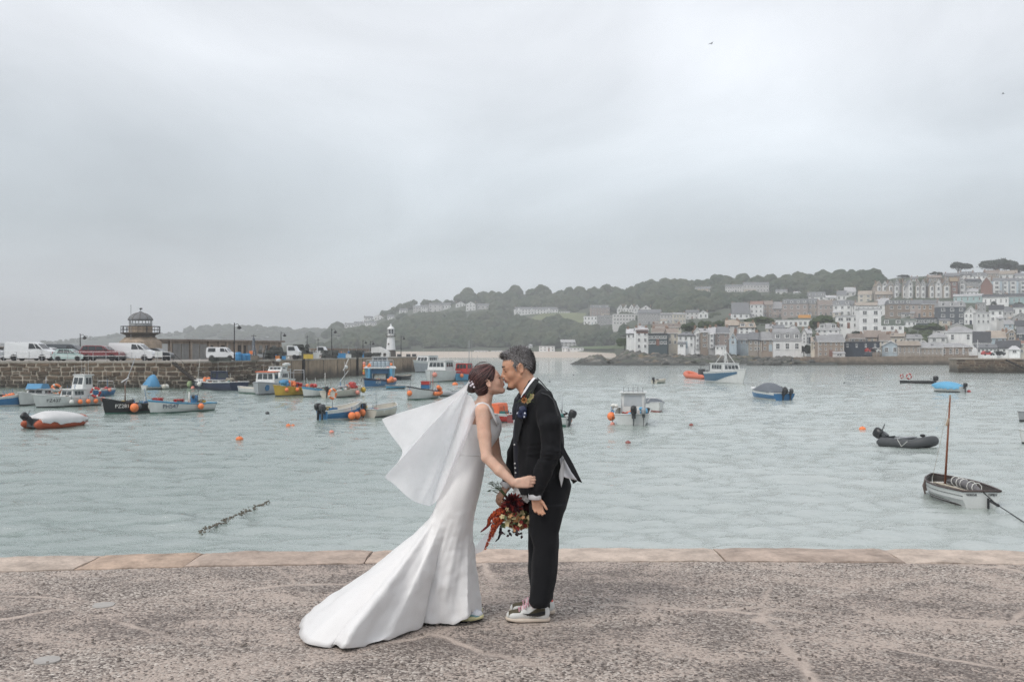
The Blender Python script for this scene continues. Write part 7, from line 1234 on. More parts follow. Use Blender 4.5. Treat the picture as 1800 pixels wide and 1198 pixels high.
def frame(f, yaw, pitch):
    """axes of a head: columns forward, left, up. f=+1 faces +x, -1 faces -x"""
    fw = Vector((f*math.cos(pitch), 0, math.sin(pitch))); up = Vector((-f*math.sin(pitch), 0, math.cos(pitch)))
    M = Matrix.Rotation(yaw, 3, 'Z'); fw = M@fw; up = M@up; lf = up.cross(fw)
    return np.array([fw, lf, up]).T
def headsdf(S, O, A, s, male):
    T = lambda *p: O+A@(np.array(p)*s)
    E = lambda c, r, k=.012, sub=False: S.ell(T(*c), np.array(r)*s, k*s, sub, A)
    Cc = lambda a, b, ra, rb=None, k=.008, sub=False: S.cap(T(*a), T(*b), ra*s, None if rb is None else rb*s, k*s, sub)
    E((-.018, 0, .042), (.094, .076, .086), .02); E((.035, 0, -.02), (.058, .058, .085), .03); E((.04, 0, .035), (.056, .064, .062), .02)
    j = 1.0 if male else .92
    for q in (-1, 1):
        Cc((.0, q*.05*j, -.045), (.062, q*.020*j, -.092), .018, .017, .02); E((.048, q*.038, -.022), (.03, .024, .026), .02)
        E((.088, q*.034, .010), (.016, .018, .012), .012, True); E((.073, q*.033, .010), (.0145, .0165, .0125), .006)
        Cc((.089, q*.014, .030), (.072, q*.05, .026), .007 if male else .004, .006, .012)
        E((.096, q*.012, -.029), (.011, .008, .0085), .006)
        # ear: shell, rim, lobe
        E((-.012, q*.076, .004), (.017, .006, .029), .004); E((-.008, q*.083, .004), (.009, .006, .017), .005, True)
        for i in range(7):
            a0 = 2.3-i*.62; a1 = a0-.62
            Cc((-.012+.017*math.cos(a0), q*.081, .006+.028*math.sin(a0)), (-.012+.017*math.cos(a1), q*.081, .006+.028*math.sin(a1)), .0042, .0042, .003)
        E((-.004, q*.078, -.024), (.008, .005, .010), .004)
    E((.072, 0, -.094), (.020, .022, .018), .02)
    n = .955 if male else .90
    Cc((.090, 0, .020), (.108*n+.006, 0, -.016), .0075, .009, .012); E((.110*n+.004, 0, -.021), (.0115, .011, .010), .007)
    E((.090, 0, -.052), (.015, .024, .016), .014)
    Cc((.099, -.013, -.049), (.099, .013, -.049), .0052, None, .006); Cc((.104, -.006, -.048), (.104, .006, -.048), .005, None, .005)
    Cc((.097, -.012, -.060), (.097, .012, -.060), .0062, None, .006); E((.097, 0, -.0545), (.012, .022, .0016), .003, True)
    return T
def hand(S, w, d, n, s, L=.18, curl=(.25, .3, .35), thumb=(.55, .8, 0.0), spread=1.0, k=.006, rot=0.0):
    """d: towards the fingers, n: out of the back of the hand, s: towards the thumb"""
    w = np.array(w, float); d = np.array(d, float); d /= np.linalg.norm(d); n = np.array(n, float); n -= d*(n@d); n /= np.linalg.norm(n)
    s_ = np.cross(d, n); s = s_*(1 if s_@np.array(s) > 0 else -1); u = L/.18
    offs = (.028, .010, -.009, -.027); lens = (.070, .078, .072, .056); kn = (.088, .092, .088, .080)
    for i in range(4):
        a = w+s*offs[i]*.6*u+d*.012*u; b = w+d*kn[i]*u+s*offs[i]*u*spread
        S.cap(a, b, .0135*u, .0115*u, .010); p = b; ang = .08+.05*i*.5
        for j, fr in enumerate((.44, .31, .25)):
            ang += curl[j]*(1+.08*i); q = p+(d*math.cos(ang)-n*math.sin(ang)+s*offs[i]*2.2*(spread-.9))*lens[i]*fr*u
            S.cap(p, q, (.0092-.0008*j)*u, (.0086-.0010*j)*u, .003); p = q
    a = w+d*.022*u+s*.018*u; p = a
    t = d*thumb[0]+s*thumb[1]-n*thumb[2]; t /= np.linalg.norm(t)
    S.cap(w+d*.01*u+s*.008*u, a, .014*u, .014*u, .01); q = p+t*.045*u; S.cap(p, q, .0135*u, .0105*u, .008)
    t2 = t*.75+d*.6; t2 /= np.linalg.norm(t2); r = q+t2*.030*u; S.cap(q, r, .0102*u, .0092*u, .004); S.cap(r, r+t2*.022*u, .0094*u, .0075*u, .003)
def wrinkle(me, amp, sc, st=(1, 1, 1), along=None):
    n = len(me.vertices); co = np.empty(n*3, np.float32); no = np.empty(n*3, np.float32); me.vertices.foreach_get('co', co); me.vertex_normals.foreach_get('vector', no)
    co = co.reshape(-1, 3); no = no.reshape(-1, 3); d = np.array([mno.noise((x*sc*st[0], y*sc*st[1], z*sc*st[2])) for x, y, z in co.tolist()])
    if along is not None: d = d*along(co)
    co = co+no*(d*amp)[:, None]; me.vertices.foreach_set('co', co.ravel()); me.update()

# ------------------------------------------------------------------ the groom
groom = thing('person', 'man in a black suit and white and olive trainers, leaning in for a kiss', 'person', onground(930, 1086))
gb = lambda o: (setattr(o, 'parent', groom), setattr(o, 'matrix_parent_inverse', Matrix.Translation(-Vector(groom.location))))
def gpart(name, me, mats, **k):
    o = link(name, me, None, mats, **k); gb(o); return o
GA = frame(-1, R(4), -R(13)); GO = P(911.5, 648.5); GS = 1.01
S = SDF(P(868, 600, 6.0)-[0, .02, 1.62], P(1010, 600, 6.85)+[0, 0, .06], .004)
GT = headsdf(S, GO, GA, GS, True)
S.chain([P(920, 658), P(926, 676), P(936, 694)], [.058, .058, .07], .03)
S.stack([ringpx(690, 918, 958, .10), ringpx(705, 922, 965, .16), ringpx(740, 922, 970, .15), ringpx(800, 920, 975, .13), ringpx(860, 930, 990, .14)], .03)
nS, nE, nW = P(955, 706, 6.26), P(967, 790, 6.20), P(941, 864, 6.21)
fS, fE, fW = P(936, 708, 6.60), P(910, 796, 6.68), P(893, 850, 6.53)
for a in ((nS, nE, nW), (fS, fE, fW)): S.chain(list(a), [.042, .036, .026], .02)
S.chain([P(962, 865, 6.34), P(962, 950, 6.33), P(954, 1052, 6.33)], [.06, .045, .03], .03); S.chain([P(960, 865, 6.50), P(956, 950, 6.50), P(958, 1048, 6.50)], [.06, .045, .03], .03)
hand(S, P(940.5, 871, 6.205), (.22, -.10, -.97), (-.25, .95, 0), (1, 0, 0), .165, (.35, .6, .55), (.75, .42, .5))
hand(S, P(892, 853, 6.53), (-.55, -.25, -.80), (-.75, -.45, .45), (0, 1, .3), .185, (.35, .75, .55), (.4, .8, .5))
me = S.mesh('body', 2)
hp = lambda *p: GT(*p)
lip = hp(.10, 0, -.055)
paint_faces(me, S.P, S.F, [(1, lambda c: (((c-lip)@GA[:, 0])**2/.014**2+((c-lip)@GA[:, 1])**2/.024**2+((c-lip)@GA[:, 2])**2/.0125**2) < 1)])
body_g = gpart('body', me, [groom_skin, lip_g])
# hair
hair_dark = mat('hair_dark', (.022, .018, .017), .5, .4, 60); hair_grey = mat('hair_grey', (.36, .35, .36), .5, .3, 60); hair_mid = mat('hair_mid', (.10, .092, .09), .5, .3, 60)
H = SDF(GO-.19, GO+.21, .0045)
E = lambda c, r, k=.012, sub=False: H.ell(GT(*c), np.array(r)*GS, k, sub, GA)
E((-.020, 0, .048), (.096, .079, .086)); E((.040, 0, .096), (.056, .056, .030), .02); E((-.070, 0, .01), (.040, .060, .062), .02)
E((.120, 0, .018), (.077, .12, .088), .008, True); E((.05, 0, -.062), (.075, .12, .062), .010, True)
for q in (-1, 1): E((-.006, q*.085, -.005), (.026, .03, .038), .006, True); H.cap(GT(.028, q*.071, .035), GT(.022, q*.071, .0), .006, .003, .006)
E((-.03, 0, -.09), (.12, .12, .045), .006, True)
hm_ = H.mesh('hair', 2)
paint_faces(hm_, H.P, H.F, [(1, lambda c: ((c-GO)@GA[:, 2] > .02))])
hair_g = gpart('hair', hm_, [hair_dark, hair_mid])
rr = random.Random(4); ctr = H.P[H.F].mean(1); e1 = H.P[H.F[:, 1]]-H.P[H.F[:, 0]]; e2 = H.P[H.F[:, 3]]-H.P[H.F[:, 0]]; nr = np.cross(e1, e2); nr /= np.linalg.norm(nr, axis=1)[:, None]+1e-9
hc = GT(-.02, 0, .04); sg = np.sign(((ctr-hc)*nr).sum(1)); nr *= np.where(sg == 0, 1, sg)[:, None]
mb = MB()
for i in rr.sample(range(len(ctr)), min(len(ctr), 9000)):
    loc = (ctr[i]-GO)@GA/GS; nl = nr[i]
    top = max(0, loc[2]-.05)/.08; ln = (.009+.016*top*rr.random()+.005*rr.random())
    fl = GA@np.array([.55 if loc[0] > .03 else -.15, 0, -.75+1.1*top]); d = nl*(.10+.30*top)+fl*.9+np.array([rr.gauss(0, .16) for _ in range(3)]); d /= np.linalg.norm(d)
    a = ctr[i]-nl*.001; sd = np.cross(d, nl); sd /= np.linalg.norm(sd)+1e-9; wd = .0010
    if loc[2] > .09 and loc[0] > .07: mi = rr.choice((0, 0, 2))
    elif loc[2] < -.01 or loc[0] < -.09: mi = rr.choice((0, 0, 2))
    else: mi = rr.choice((0, 1, 1, 1, 2, 2))
    mb.add([a-sd*wd, a+sd*wd, a+d*ln*.6+sd*wd*.8+nl*.001, a+d*ln], [(0, 1, 2), (0, 2, 3)], mi)
o = link('hair_strands', mb.mesh('hair_strands', False, False), hair_g, [hair_dark, hair_grey, hair_mid])
mb = MB()     # brows, lashes, goatee, moustache
for q in (-1, 1):
    mb.tube([GT(.099, q*.012, .034), GT(.096, q*.026, .039), GT(.083, q*.042, .037), GT(.069, q*.054, .030)], [.0025, .0038, .0035, .0015], 6)
    mb.tube([GT(.0905, q*.020, .0075), GT(.090, q*.032, .0045), GT(.082, q*.043, .0055)], [.0015, .0026, .0018], 5)
gpart('eyebrow', mb.mesh('eyebrow', True), hair_dark)
G2 = SDF(GT(.08, 0, -.085)-.07, GT(.08, 0, -.085)+.07, .003)
G2.ell(GT(.084, 0, -.104), np.array((.019, .019, .014))*GS, .01, False, GA); G2.ell(GT(.066, 0, -.111), np.array((.018, .017, .008))*GS, .01, False, GA)
gpart('goatee', G2.mesh('goatee', 1), hair_dark)
mb = MB()
for q in (-1, 1): mb.tube([GT(.1045, q*.002, -.0405), GT(.101, q*.015, -.043), GT(.093, q*.024, -.051)], [.003, .003, .001], 5)
gpart('moustache', mb.mesh('moustache', True), hair_mid)
# shirt: collar, tail and cuffs
mb = MB(); rg = []
def tilt_ring(c, ax, rx, ry, n=20):
    ax = np.array(ax, float); ax /= np.linalg.norm(ax); a = np.array([1, 0, 0])-ax*ax[0]; a /= np.linalg.norm(a); b = np.cross(ax, a)
    return [c+a*rx*math.cos(6.28319*i/n)+b*ry*math.sin(6.28319*i/n) for i in range(n)]
ca = (.32, 0, -.95)
mb.loft([tilt_ring(P(928.5, 680.5)-np.array([.0, 0, -.0]), (.62, 0, -.9), .057, .064), tilt_ring(P(930.5, 688), (.62, 0, -.85), .066, .074), tilt_ring(P(932, 700), (.4, 0, -.9), .078, .088)], False)
gpart('shirt_collar', mb.mesh('shirt_collar', True), shirtm)
def cuff(c, ax, r, ln):
    mb = MB(); ax = np.array(ax, float); ax /= np.linalg.norm(ax)
    mb.loft([tilt_ring(c-ax*ln*.5, ax, r*.95, r*1.05), tilt_ring(c-ax*ln*.1, ax, r, r*1.1), tilt_ring(c+ax*ln*.5, ax, r*1.02, r*1.12), tilt_ring(c+ax*ln*.5, ax, r*.9, r), tilt_ring(c, ax, r*.85, r*.9)], False)
    gpart('shirt_cuff', mb.mesh('shirt_cuff', True), shirtm)
cuff(P(940, 869.5, 6.205), (-.02, 0, -1), .040, .05); cuff(P(890.5, 850.5, 6.535), (-.55, -.1, -.62), .038, .055)
# jacket
J = SDF(P(880, 600, 6.0)-[0, .05, 1.05], P(1010, 600, 6.95)+[.06, 0, -.15], .005)
J.stack([ringpx(667, 925, 941, .055), ringpx(676, 919, 953, .085), ringpx(688, 914.5, 967, .13), ringpx(704, 912, 978, .20), ringpx(732, 908, 986, .215), ringpx(762, 905, 990, .20), ringpx(800, 906, 991, .185), ringpx(832, 908, 991, .19), ringpx(856, 911, 988, .195), ringpx(866, 915, 982, .19)], .02, False, 2.2)
J.chain([P(956, 703, 6.235), P(966, 745, 6.175), P(968, 790, 6.165), P(955, 832, 6.19), P(941.5, 862, 6.205)], [.062, .070, .062, .054, .048], .016)
J.chain([P(934, 706, 6.60), P(922, 752, 6.68), P(908, 798, 6.68), P(897, 832, 6.60), P(891.5, 846, 6.545)], [.066, .066, .057, .05, .046], .025)
J.ell(P(915, 690, 6.42), (.035, .07, .045), .012, True)
J.cap(P(926, 668, 6.42), P(936, 664, 6.42), .05, .045, .006, True)
jm = J.mesh('jacket', 2)
wrinkle(jm, .010, 9, (1.3, 1, .8)); wrinkle(jm, .007, 20, (1.5, 1, .6)); ez = P(966, 792)[2]; wrinkle(jm, .010, 22, (.8, .8, 2.6), lambda c: np.exp(-((c[:, 2]-ez)/.07)**2)*np.clip((6.3-c[:, 1])/.08, 0, 1)); cz_ = P(944, 855)[2]; wrinkle(jm, .006, 26, (.8, .8, 2.6), lambda c: np.exp(-((c[:, 2]-cz_)/.05)**2)*np.clip((6.3-c[:, 1])/.08, 0, 1))
jacket = gpart('jacket', jm, suit)
def sheet(path_a, path_b, th, name, m, parent=None, n=8, bow=0.0, seg=6):
    """thin solid cloth between two px polylines [(x,y,Y)...]"""
    A = [P(*q) for q in path_a]; B = [P(*q) for q in path_b]
    def res(Q):
        t = np.linspace(0, len(Q)-1, n); return [Q[int(min(k, len(Q)-2))]*(1-(k-int(min(k, len(Q)-2))))+Q[int(min(k, len(Q)-2))+1]*(k-int(min(k, len(Q)-2))) for k in t]
    A = res(A); B = res(B); V = []
    for a, b in zip(A, B):
        for j in range(seg+1):
            u = j/seg; V.append(a+(b-a)*u+np.array([0, -bow*math.sin(3.14159*u), 0]))
    W = [v+np.array([0, th, 0]) for v in V]; k = len(V); q = seg+1
    f = [(i*q+j, (i+1)*q+j, (i+1)*q+j+1, i*q+j+1) for i in range(n-1) for j in range(seg)]
    f2 = [tuple(k+i for i in g[::-1]) for g in f]
    bd = [i*q for i in range(n)]+[(n-1)*q+j for j in range(1, q)]+[i*q+seg for i in range(n-2, -1, -1)]+[j for j in range(seg-1, 0, -1)]
    side = [(bd[i], bd[(i+1) % len(bd)], k+bd[(i+1) % len(bd)], k+bd[i]) for i in range(len(bd))]
    mb = MB(); mb.add(V+W, f+f2+side); o = link(name, mb.mesh(name, True), None, m); gb(o); return o
sheet([(984, 770, 6.30), (996, 795, 6.30), (1004, 808, 6.3), (1014, 828, 6.3), (1023.5, 848, 6.3)], [(978, 785, 6.26), (988, 798, 6.25), (995, 812, 6.25), (1006, 832, 6.26), (1017, 846, 6.27)], .012, 'jacket_tail', suit)
sheet([(988, 786, 6.40), (999, 802, 6.45), (1010, 824, 6.5), (1019, 842, 6.5)], [(985, 800, 6.58), (992, 820, 6.62), (1000, 838, 6.65), (1008, 850, 6.62)], .008, 'jacket_tail', suit)
sheet([(990, 798, 6.36), (1003, 825, 6.36), (1015, 844, 6.36)], [(984, 806, 6.26), (987, 832, 6.26), (992, 838, 6.27)], .006, 'shirt_tail', shirtm, bow=.02)
sheet([(992, 803, 6.28), (992, 822, 6.27), (991, 838, 6.27)], [(988, 810, 6.25), (982, 834, 6.24), (986.5, 856, 6.24)], .006, 'shirt_tail', cloth_mat('shirt_grey', (.55, .55, .55), .75, .1), bow=.01)
# lapel and seams on the jacket
Lm = cloth_mat('lapel_black', (.014, .0155, .0175), .8, .15)
def strip(pts, wd, th, name, m, nrm=(0, -1, 0), parent=None):
    mb = MB(); pts = [np.array(P(*q)) for q in pts]; rings = []; n = np.array(nrm, float)
    for i, p in enumerate(pts):
        t = pts[min(i+1, len(pts)-1)]-pts[max(i-1, 0)]; t /= np.linalg.norm(t); s = np.cross(t, n); s /= np.linalg.norm(s); w_ = wd[i] if isinstance(wd, (list, tuple)) else wd
        rings.append([p-s*w_/2, p-s*w_/2+n*th, p+s*w_/2+n*th, p+s*w_/2])
    mb.loft(rings); o = link(name, mb.mesh(name, False), None, m); gb(o); return o
strip([(941, 664, 6.352), (932.5, 676, 6.338), (925, 688, 6.33), (918.5, 699, 6.335)], [.020, .026, .027, .018], .010, 'shirt_collar', shirtm, (-.5, -.86, .1))
strip([(945, 666, 6.335), (937, 678, 6.30), (929, 693, 6.275), (919, 716, 6.25), (912.5, 745, 6.27), (909, 775, 6.28)], [.026, .040, .050, .056, .045, .015], .010, 'lapel', Lm, (-.45, -.9, 0))
strip([(952, 690, 6.185), (964, 694, 6.165), (973, 703, 6.150), (978, 716, 6.135), (981, 730, 6.135)], .006, .004, 'sleeve_seam', cloth_mat('seam_grey', (.045, .047, .05), .8, .1), (.1, -1, .2))
strip([(944, 664, 6.37), (952, 672, 6.30), (960, 682, 6.24), (969, 690, 6.20)], .006, .004, 'shoulder_seam', Lm, (0, -.7, .7))
# waistcoat showing at the open front, its buttons, the tie
W = SDF(P(890, 600, 6.2)-[0, 0, 1.0], P(960, 600, 6.65)+[0, 0, -.2], .006)
W.stack([ringpx(700, 910, 950, .09), ringpx(732, 905, 950, .12), ringpx(762, 901.5, 950, .13), ringpx(800, 902.5, 950, .125), ringpx(838, 904, 950, .12), ringpx(846, 906, 948, .11)], .01)
gpart('waistcoat', W.mesh('waistcoat', 2), navy)
btn = mat('button_white', (.75, .75, .74), .3, .05, 30)
for x, y in ((904.3, 781), (905, 814), (905.6, 822), (906.2, 830.5)):
    mb = MB(); mb.ball(P(x, y, 6.335), .0055, 10, 6); gpart('button', mb.mesh('button', True), btn)
T = SDF(P(900, 740, 6.3), P(925, 685, 6.55), .004)
T.chain([P(914, 694, 6.42), P(910, 703, 6.42), P(907, 722, 6.42), P(905.5, 740, 6.42)], [.017, .022, .028, .032], .008); gpart('tie', T.mesh('tie', 1), cloth_mat('tie_dark', (.012, .014, .022), .5, .2))
Q = SDF(P(905, 740, 6.1), P(930, 705, 6.4), .003)
for c, r in (((919, 721, 6.215), (.024, .014, .034)), ((915, 728, 6.225), (.022, .012, .026)), ((922, 729, 6.21), (.014, .012, .022))): Q.ell(P(*c), r, .006)
qm, N_, L_, p_ = nodes_mat('pocket_square_blue'); tcq = N_.new('ShaderNodeTexCoord').outputs['Object']; vq = N_.new('ShaderNodeTexVoronoi'); vq.inputs['Scale'].default_value = 42; vq.inputs['Randomness'].default_value = .4; L_.new(tcq, vq.inputs['Vector'])
L_.new(ramp(N_, L_, vq.outputs['Distance'], [(.20, (.65, .68, .75)), (.26, (.012, .02, .06))]), p_.inputs['Base Color']); p_.inputs['Roughness'].default_value = .5
qs = Q.mesh('pocket_square', 1); wrinkle(qs, .006, 40); gpart('pocket_square', qs, qm)
# trousers
T = SDF(P(905, 600, 6.1)-[0, .05, 1.68], P(1030, 600, 6.75)+[.05, 0, -.75], .005)
T.stack([ringpx(835, 918, 998, .17), ringpx(852, 922, 1005, .18), ringpx(872, 927, 1001, .19), ringpx(892, 929, 995, .19), ringpx(905, 934, 985, .17)], .03)
T.stack([ringpx(885, 929, 996, .11, 6.33), ringpx(905, 928.5, 991, .11, 6.33), ringpx(935, 930, 983.5, .105, 6.33), ringpx(960, 937, 984, .10, 6.33), ringpx(1000, 933, 980, .09, 6.33), ringpx(1035, 931, 974, .085, 6.33), ringpx(1056, 930, 971, .088, 6.33), ringpx(1066, 938, 966, .08, 6.33)], .02)
T.stack([ringpx(885, 932, 994, .11, 6.51), ringpx(935, 930, 974, .10, 6.51), ringpx(960, 929, 968, .095, 6.51), ringpx(1000, 929, 972, .09, 6.51), ringpx(1040, 933, 975, .085, 6.51), ringpx(1054, 938, 974, .08, 6.51)], .015)
tm = T.mesh('trousers', 2); zf = P(0, 945)[2]
wrinkle(tm, .012, 8, (1.6, 1.2, .5)); wrinkle(tm, .007, 13, (1.2, 1.2, .9), lambda c: .4+.9*np.clip((.3-c[:, 2])/.2, 0, 1)); wrinkle(tm, .005, 12, (.7, .7, 2.4), lambda c: np.clip((.22-c[:, 2])/.12, 0, 1))
gpart('trousers', tm, suit)
# shoes
sh_w = mat('shoe_white', (.62, .62, .60), .5, .06, 30, .05); sh_o = mat('shoe_olive', (.085, .072, .045), .85, .2, 40, .1); sh_s = mat('shoe_sole_cream', (.56, .48, .40), .6, .08, 30); sh_b = mat('shoe_black', (.012, .012, .013), .5, .2, 30); sh_l = mat('lace_pink', (.62, .36, .42), .7, .1, 40); sh_r = mat('tab_red', (.6, .10, .08), .5, .1, 40)
def trainer(heel, toe, Yh, near):
    a = np.array(onground(heel, 617+F*CH/Yh)); b = np.array(onground(toe, 617+F*CH/(Yh-.0))); ln = np.linalg.norm(b-a); ux = (b-a)/ln; uy = np.array([0, -1, 0.])
    C = lambda t, v, z: a+ux*t*ln+uy*v+np.array([0, 0, z])
    sole = MB(); outl = []
    for i in range(36):
        q = 6.28319*i/36; t = .5-.5*math.cos(q); wd = (.037 if t < .3 else .037+.014*min(1, (t-.3)/.35)); sx = math.sin(q); outl.append((t, wd*np.sign(sx)*abs(sx)**.55))
    sole.loft([[C(t*.98+.01, v*.94, .004+.012*max(0, t-.75)*3) for t, v in outl], [C(t, v, .012+.010*max(0, t-.75)*3) for t, v in outl], [C(t, v*1.0, .024+.008*max(0, t-.75)*3) for t, v in outl], [C(t*.98+.01, v*.9, .027+.006*max(0, t-.75)*3) for t, v in outl]])
    gpart('shoe_sole', sole.mesh('shoe_sole', True), sh_s)
    ou = MB(); ou.loft([[C(t*.97+.015, v*.92, .001+.014*max(0, t-.8)*3) for t, v in outl], [C(t*.99+.005, v*.97, .0125+.012*max(0, t-.75)*3) for t, v in outl]]); gpart('shoe_outsole', ou.mesh('shoe_outsole', True), sh_b)
    U = SDF(np.minimum(C(0, -.08, 0), C(1, .08, .16))-.03, np.maximum(C(0, -.08, 0), C(1, .08, .16))+.03, .0035)
    U.ell(C(.80, 0, .040), (ln*.185, .045, .034), .02); U.ell(C(.55, 0, .052), (ln*.24, .040, .042), .02); U.ell(C(.2, 0, .056), (ln*.185, .036, .05), .02)
    U.cap(C(.18, 0, .05), C(.20, 0, .115), .036, .036, .02); U.cap(C(.28, 0, .10), C(.55, 0, .078), .034, .026, .02); U.cap(C(.2, 0, .16), C(.23, 0, .105), .030, .026, .008, True)
    U.ell(C(.5, 0, -.016), (ln*.6, .1, .033), .004, True)
    um = U.mesh('shoe_upper', 2)
    def loc(c): r = c-a; return r@ux/ln, r@uy, r[:, 2]
    def olive(c):
        t, v, z = loc(c); toebox = (t > .66) & (t < .93) & (z > .055-.02*(t-.66)/.27) & (np.abs(v) < .034); quarter = (t > .12) & (t < .56) & (z > .036+.012*np.abs(t-.34)/.2) & (z < .092-.045*np.clip((t-.3)/.25, 0, 1)) & (np.abs(v) > .012)
        return toebox | quarter
    def red(c): t, v, z = loc(c); return (t < .09) & (z > .085) & (not near)
    paint_faces(um, U.P, U.F, [(1, olive), (2, red)]); gpart('shoe_upper', um, [sh_w, sh_o, sh_r])
    for sd in (1, -1):   # the curved black side mark
        mb = MB(); top = []; bot = []
        for i in range(13):
            u = i/12; t = .62-.50*u; zc = .062-.010*math.sin(u*3.1)+.006*u; w_ = .001+.019*math.sin(min(1, u*1.15)*1.57)**1.6*(1 if u < .9 else .8)
            yy = sd*(.0485 if t > .3 else .0485-.03*(.3-t)); top.append(C(t, yy, zc+w_*.55)); bot.append(C(t, yy, zc-w_*.6))
        mb.add(top+bot, [(i, i+1, 14+i, 13+i) for i in range(12)]); k = len(mb.v)
        mb.add([q-uy*sd*.006 for q in top+bot], [(i, i+1, 14+i, 13+i) for i in range(12)])
        mb.add([top[0], *top[1:], *bot[::-1], *[q-uy*sd*.006 for q in top], *[q-uy*sd*.006 for q in bot[::-1]]], [(i, (i+1) % 26, 26+(i+1) % 26, 26+i) for i in range(26)])
        gpart('side_mark', mb.mesh('side_mark'), sh_b)
    for i in range(6):
        t = .44+.05*i; z = .1235-.0058*i-.0004*i*i; mb = MB(); mb.tube([C(t, .030, z-.016), C(t+.005, .017, z-.001), C(t+.01, 0, z+.004), C(t+.02, -.017, z-.001), C(t+.022, -.03, z-.016)], .0042, 6)
        gpart('lace', mb.mesh('lace', True), sh_l)
    mb = MB(); mb.tube([C(.44, .010, .128), C(.50, .034, .124), C(.58, .044, .102), C(.54, .046, .085)], .0036, 6); mb.tube([C(.44, .0, .13), C(.38, .040, .118), C(.40, .047, .095)], .0036, 6); gpart('lace', mb.mesh('lace', True), sh_l)
trainer(967.5, 888.5, 6.345, True); trainer(976, 895, 6.525, False)

# ------------------------------------------------------------------ the bride
bride = thing('person', 'bride in a long white satin gown with short veil, leaning up to kiss', 'person', onground(820, 1092))
gb = lambda o: (setattr(o, 'parent', bride), setattr(o, 'matrix_parent_inverse', Matrix.Translation(-Vector(bride.location))))
BA = frame(1, R(9), R(24)); BO = P(858.3, 672.5); BS = .885
S = SDF(P(780, 600, 6.0)-[0, 0, 1.62], P(960, 600, 6.8)+[0, 0, .0], .004)
BT = headsdf(S, BO, BA, BS, False)
S.chain([P(852.5, 684), P(853, 698), P(848, 715)], [.046, .041, .055], .025)
S.stack([ringpx(706, 834, 858, .06), ringpx(716, 827, 864, .11), ringpx(730, 820, 867, .125), ringpx(745, 816.5, 873, .125), ringpx(757, 814, 878, .12), ringpx(772, 812, 871, .11), ringpx(792, 807, 858, .10), ringpx(815, 797, 850, .13), ringpx(844, 784, 846, .155), ringpx(862, 778, 841, .16)], .03)
for q in (-1, 1): S.ell(P(861, 753, YC+q*.056), (.042, .046, .046), .02)
bn = [P(848, 722, 6.265), P(851.5, 765, 6.23), P(855.5, 803, 6.19), P(878, 826, 6.16), P(903, 848, 6.135)]
S.chain(bn, [.047, .042, .034, .034, .0235], .012)
bf = [P(856, 722, 6.575), P(866, 768, 6.60), P(874, 808, 6.60), P(888, 830, 6.52), P(902, 850, 6.44)]
S.chain(bf, [.046, .040, .033, .032, .0235], .012)
S.chain([P(806, 865, 6.39), P(799, 960, 6.42), P(794, 1064, 6.40)], [.075, .045, .026], .03); S.chain([P(806, 865, 6.46), P(799, 960, 6.48), P(794, 1060, 6.49)], [.075, .045, .026], .03)
hand(S, P(905, 849.5, 6.13), (.98, .06, .10), (-.05, -1, .12), (0, 0, 1), .172, (.2, .3, .4), (.95, .25, .5), .96)
hand(S, P(902, 850, 6.44), (.8, .1, -.6), (.0, 1, .3), (0, 0, 1), .165, (.3, .4, .4))
me = S.mesh('body', 2); lipb = BT(.10, 0, -.055)
paint_faces(me, S.P, S.F, [(1, lambda c: (((c-lipb)@BA[:, 0])**2/.014**2+((c-lipb)@BA[:, 1])**2/.02**2+((c-lipb)@BA[:, 2])**2/.0105**2) < 1)])
gpart2 = gpart
body_b = link('body', me, None, [bride_skin, lip_b]); gb(body_b)
def bpart(name, me, mats, **k):
    o = link(name, me, None, mats, **k); gb(o); return o
hb1 = mat('hair_auburn', (.042, .017, .016), .38, .3, 50, spec=.5); hb2 = mat('hair_auburn_light', (.15, .07, .065), .38, .2, 50, spec=.5); hb3 = mat('hair_auburn_dark', (.022, .010, .010), .4, .3, 50, spec=.5)
H = SDF(BO-.19, BO+.19, .004)
E = lambda c, r, k=.012, sub=False: H.ell(BT(*c), np.array(r)*BS, k, sub, BA)
E((-.022, 0, .052), (.101, .086, .092)); E((.03, 0, .075), (.062, .072, .052), .02); E((-.06, 0, -.015), (.058, .070, .07), .02)
E((.115, 0, .0), (.058, .12, .085), .012, True); E((.055, 0, -.06), (.07, .12, .065), .012, True)
for q in (-1, 1): E((-.002, q*.088, -.004), (.026, .03, .036), .006, True); H.cap(BT(.045, q*.07, .05), BT(.028, q*.078, .015), .012, .006, .012)
E((-.02, 0, -.115), (.1, .1, .045), .008, True)
hmb = H.mesh('hair', 2); hair_b = bpart('hair', hmb, [hb1])
from mathutils.bvhtree import BVHTree
bv = BVHTree.FromPolygons(H.P.tolist(), H.F.tolist())
def on_hair(p, up):
    q, n, _, d = bv.find_nearest(Vector(p)); c = Vector(BT(-.02, 0, .03)); n = n if n.dot(q-c) > 0 else -n
    return np.array(q+n*up)
BN = P(829.5, 682, YC); B2 = SDF(BN-.08, BN+.08, .0035); B2.ell(BN, (.033, .038, .028), .01); B2.ell(BN+[.022, 0, .006], (.026, .034, .026), .012)
o = link('bun', B2.mesh('bun', 2), None, [hb3]); gb(o)
mb = MB(); rr = random.Random(8); cen = np.array([-.022, 0, .052]); rad = np.array([.1025, .0875, .0935]); bl = (BN-BO)@BA/BS
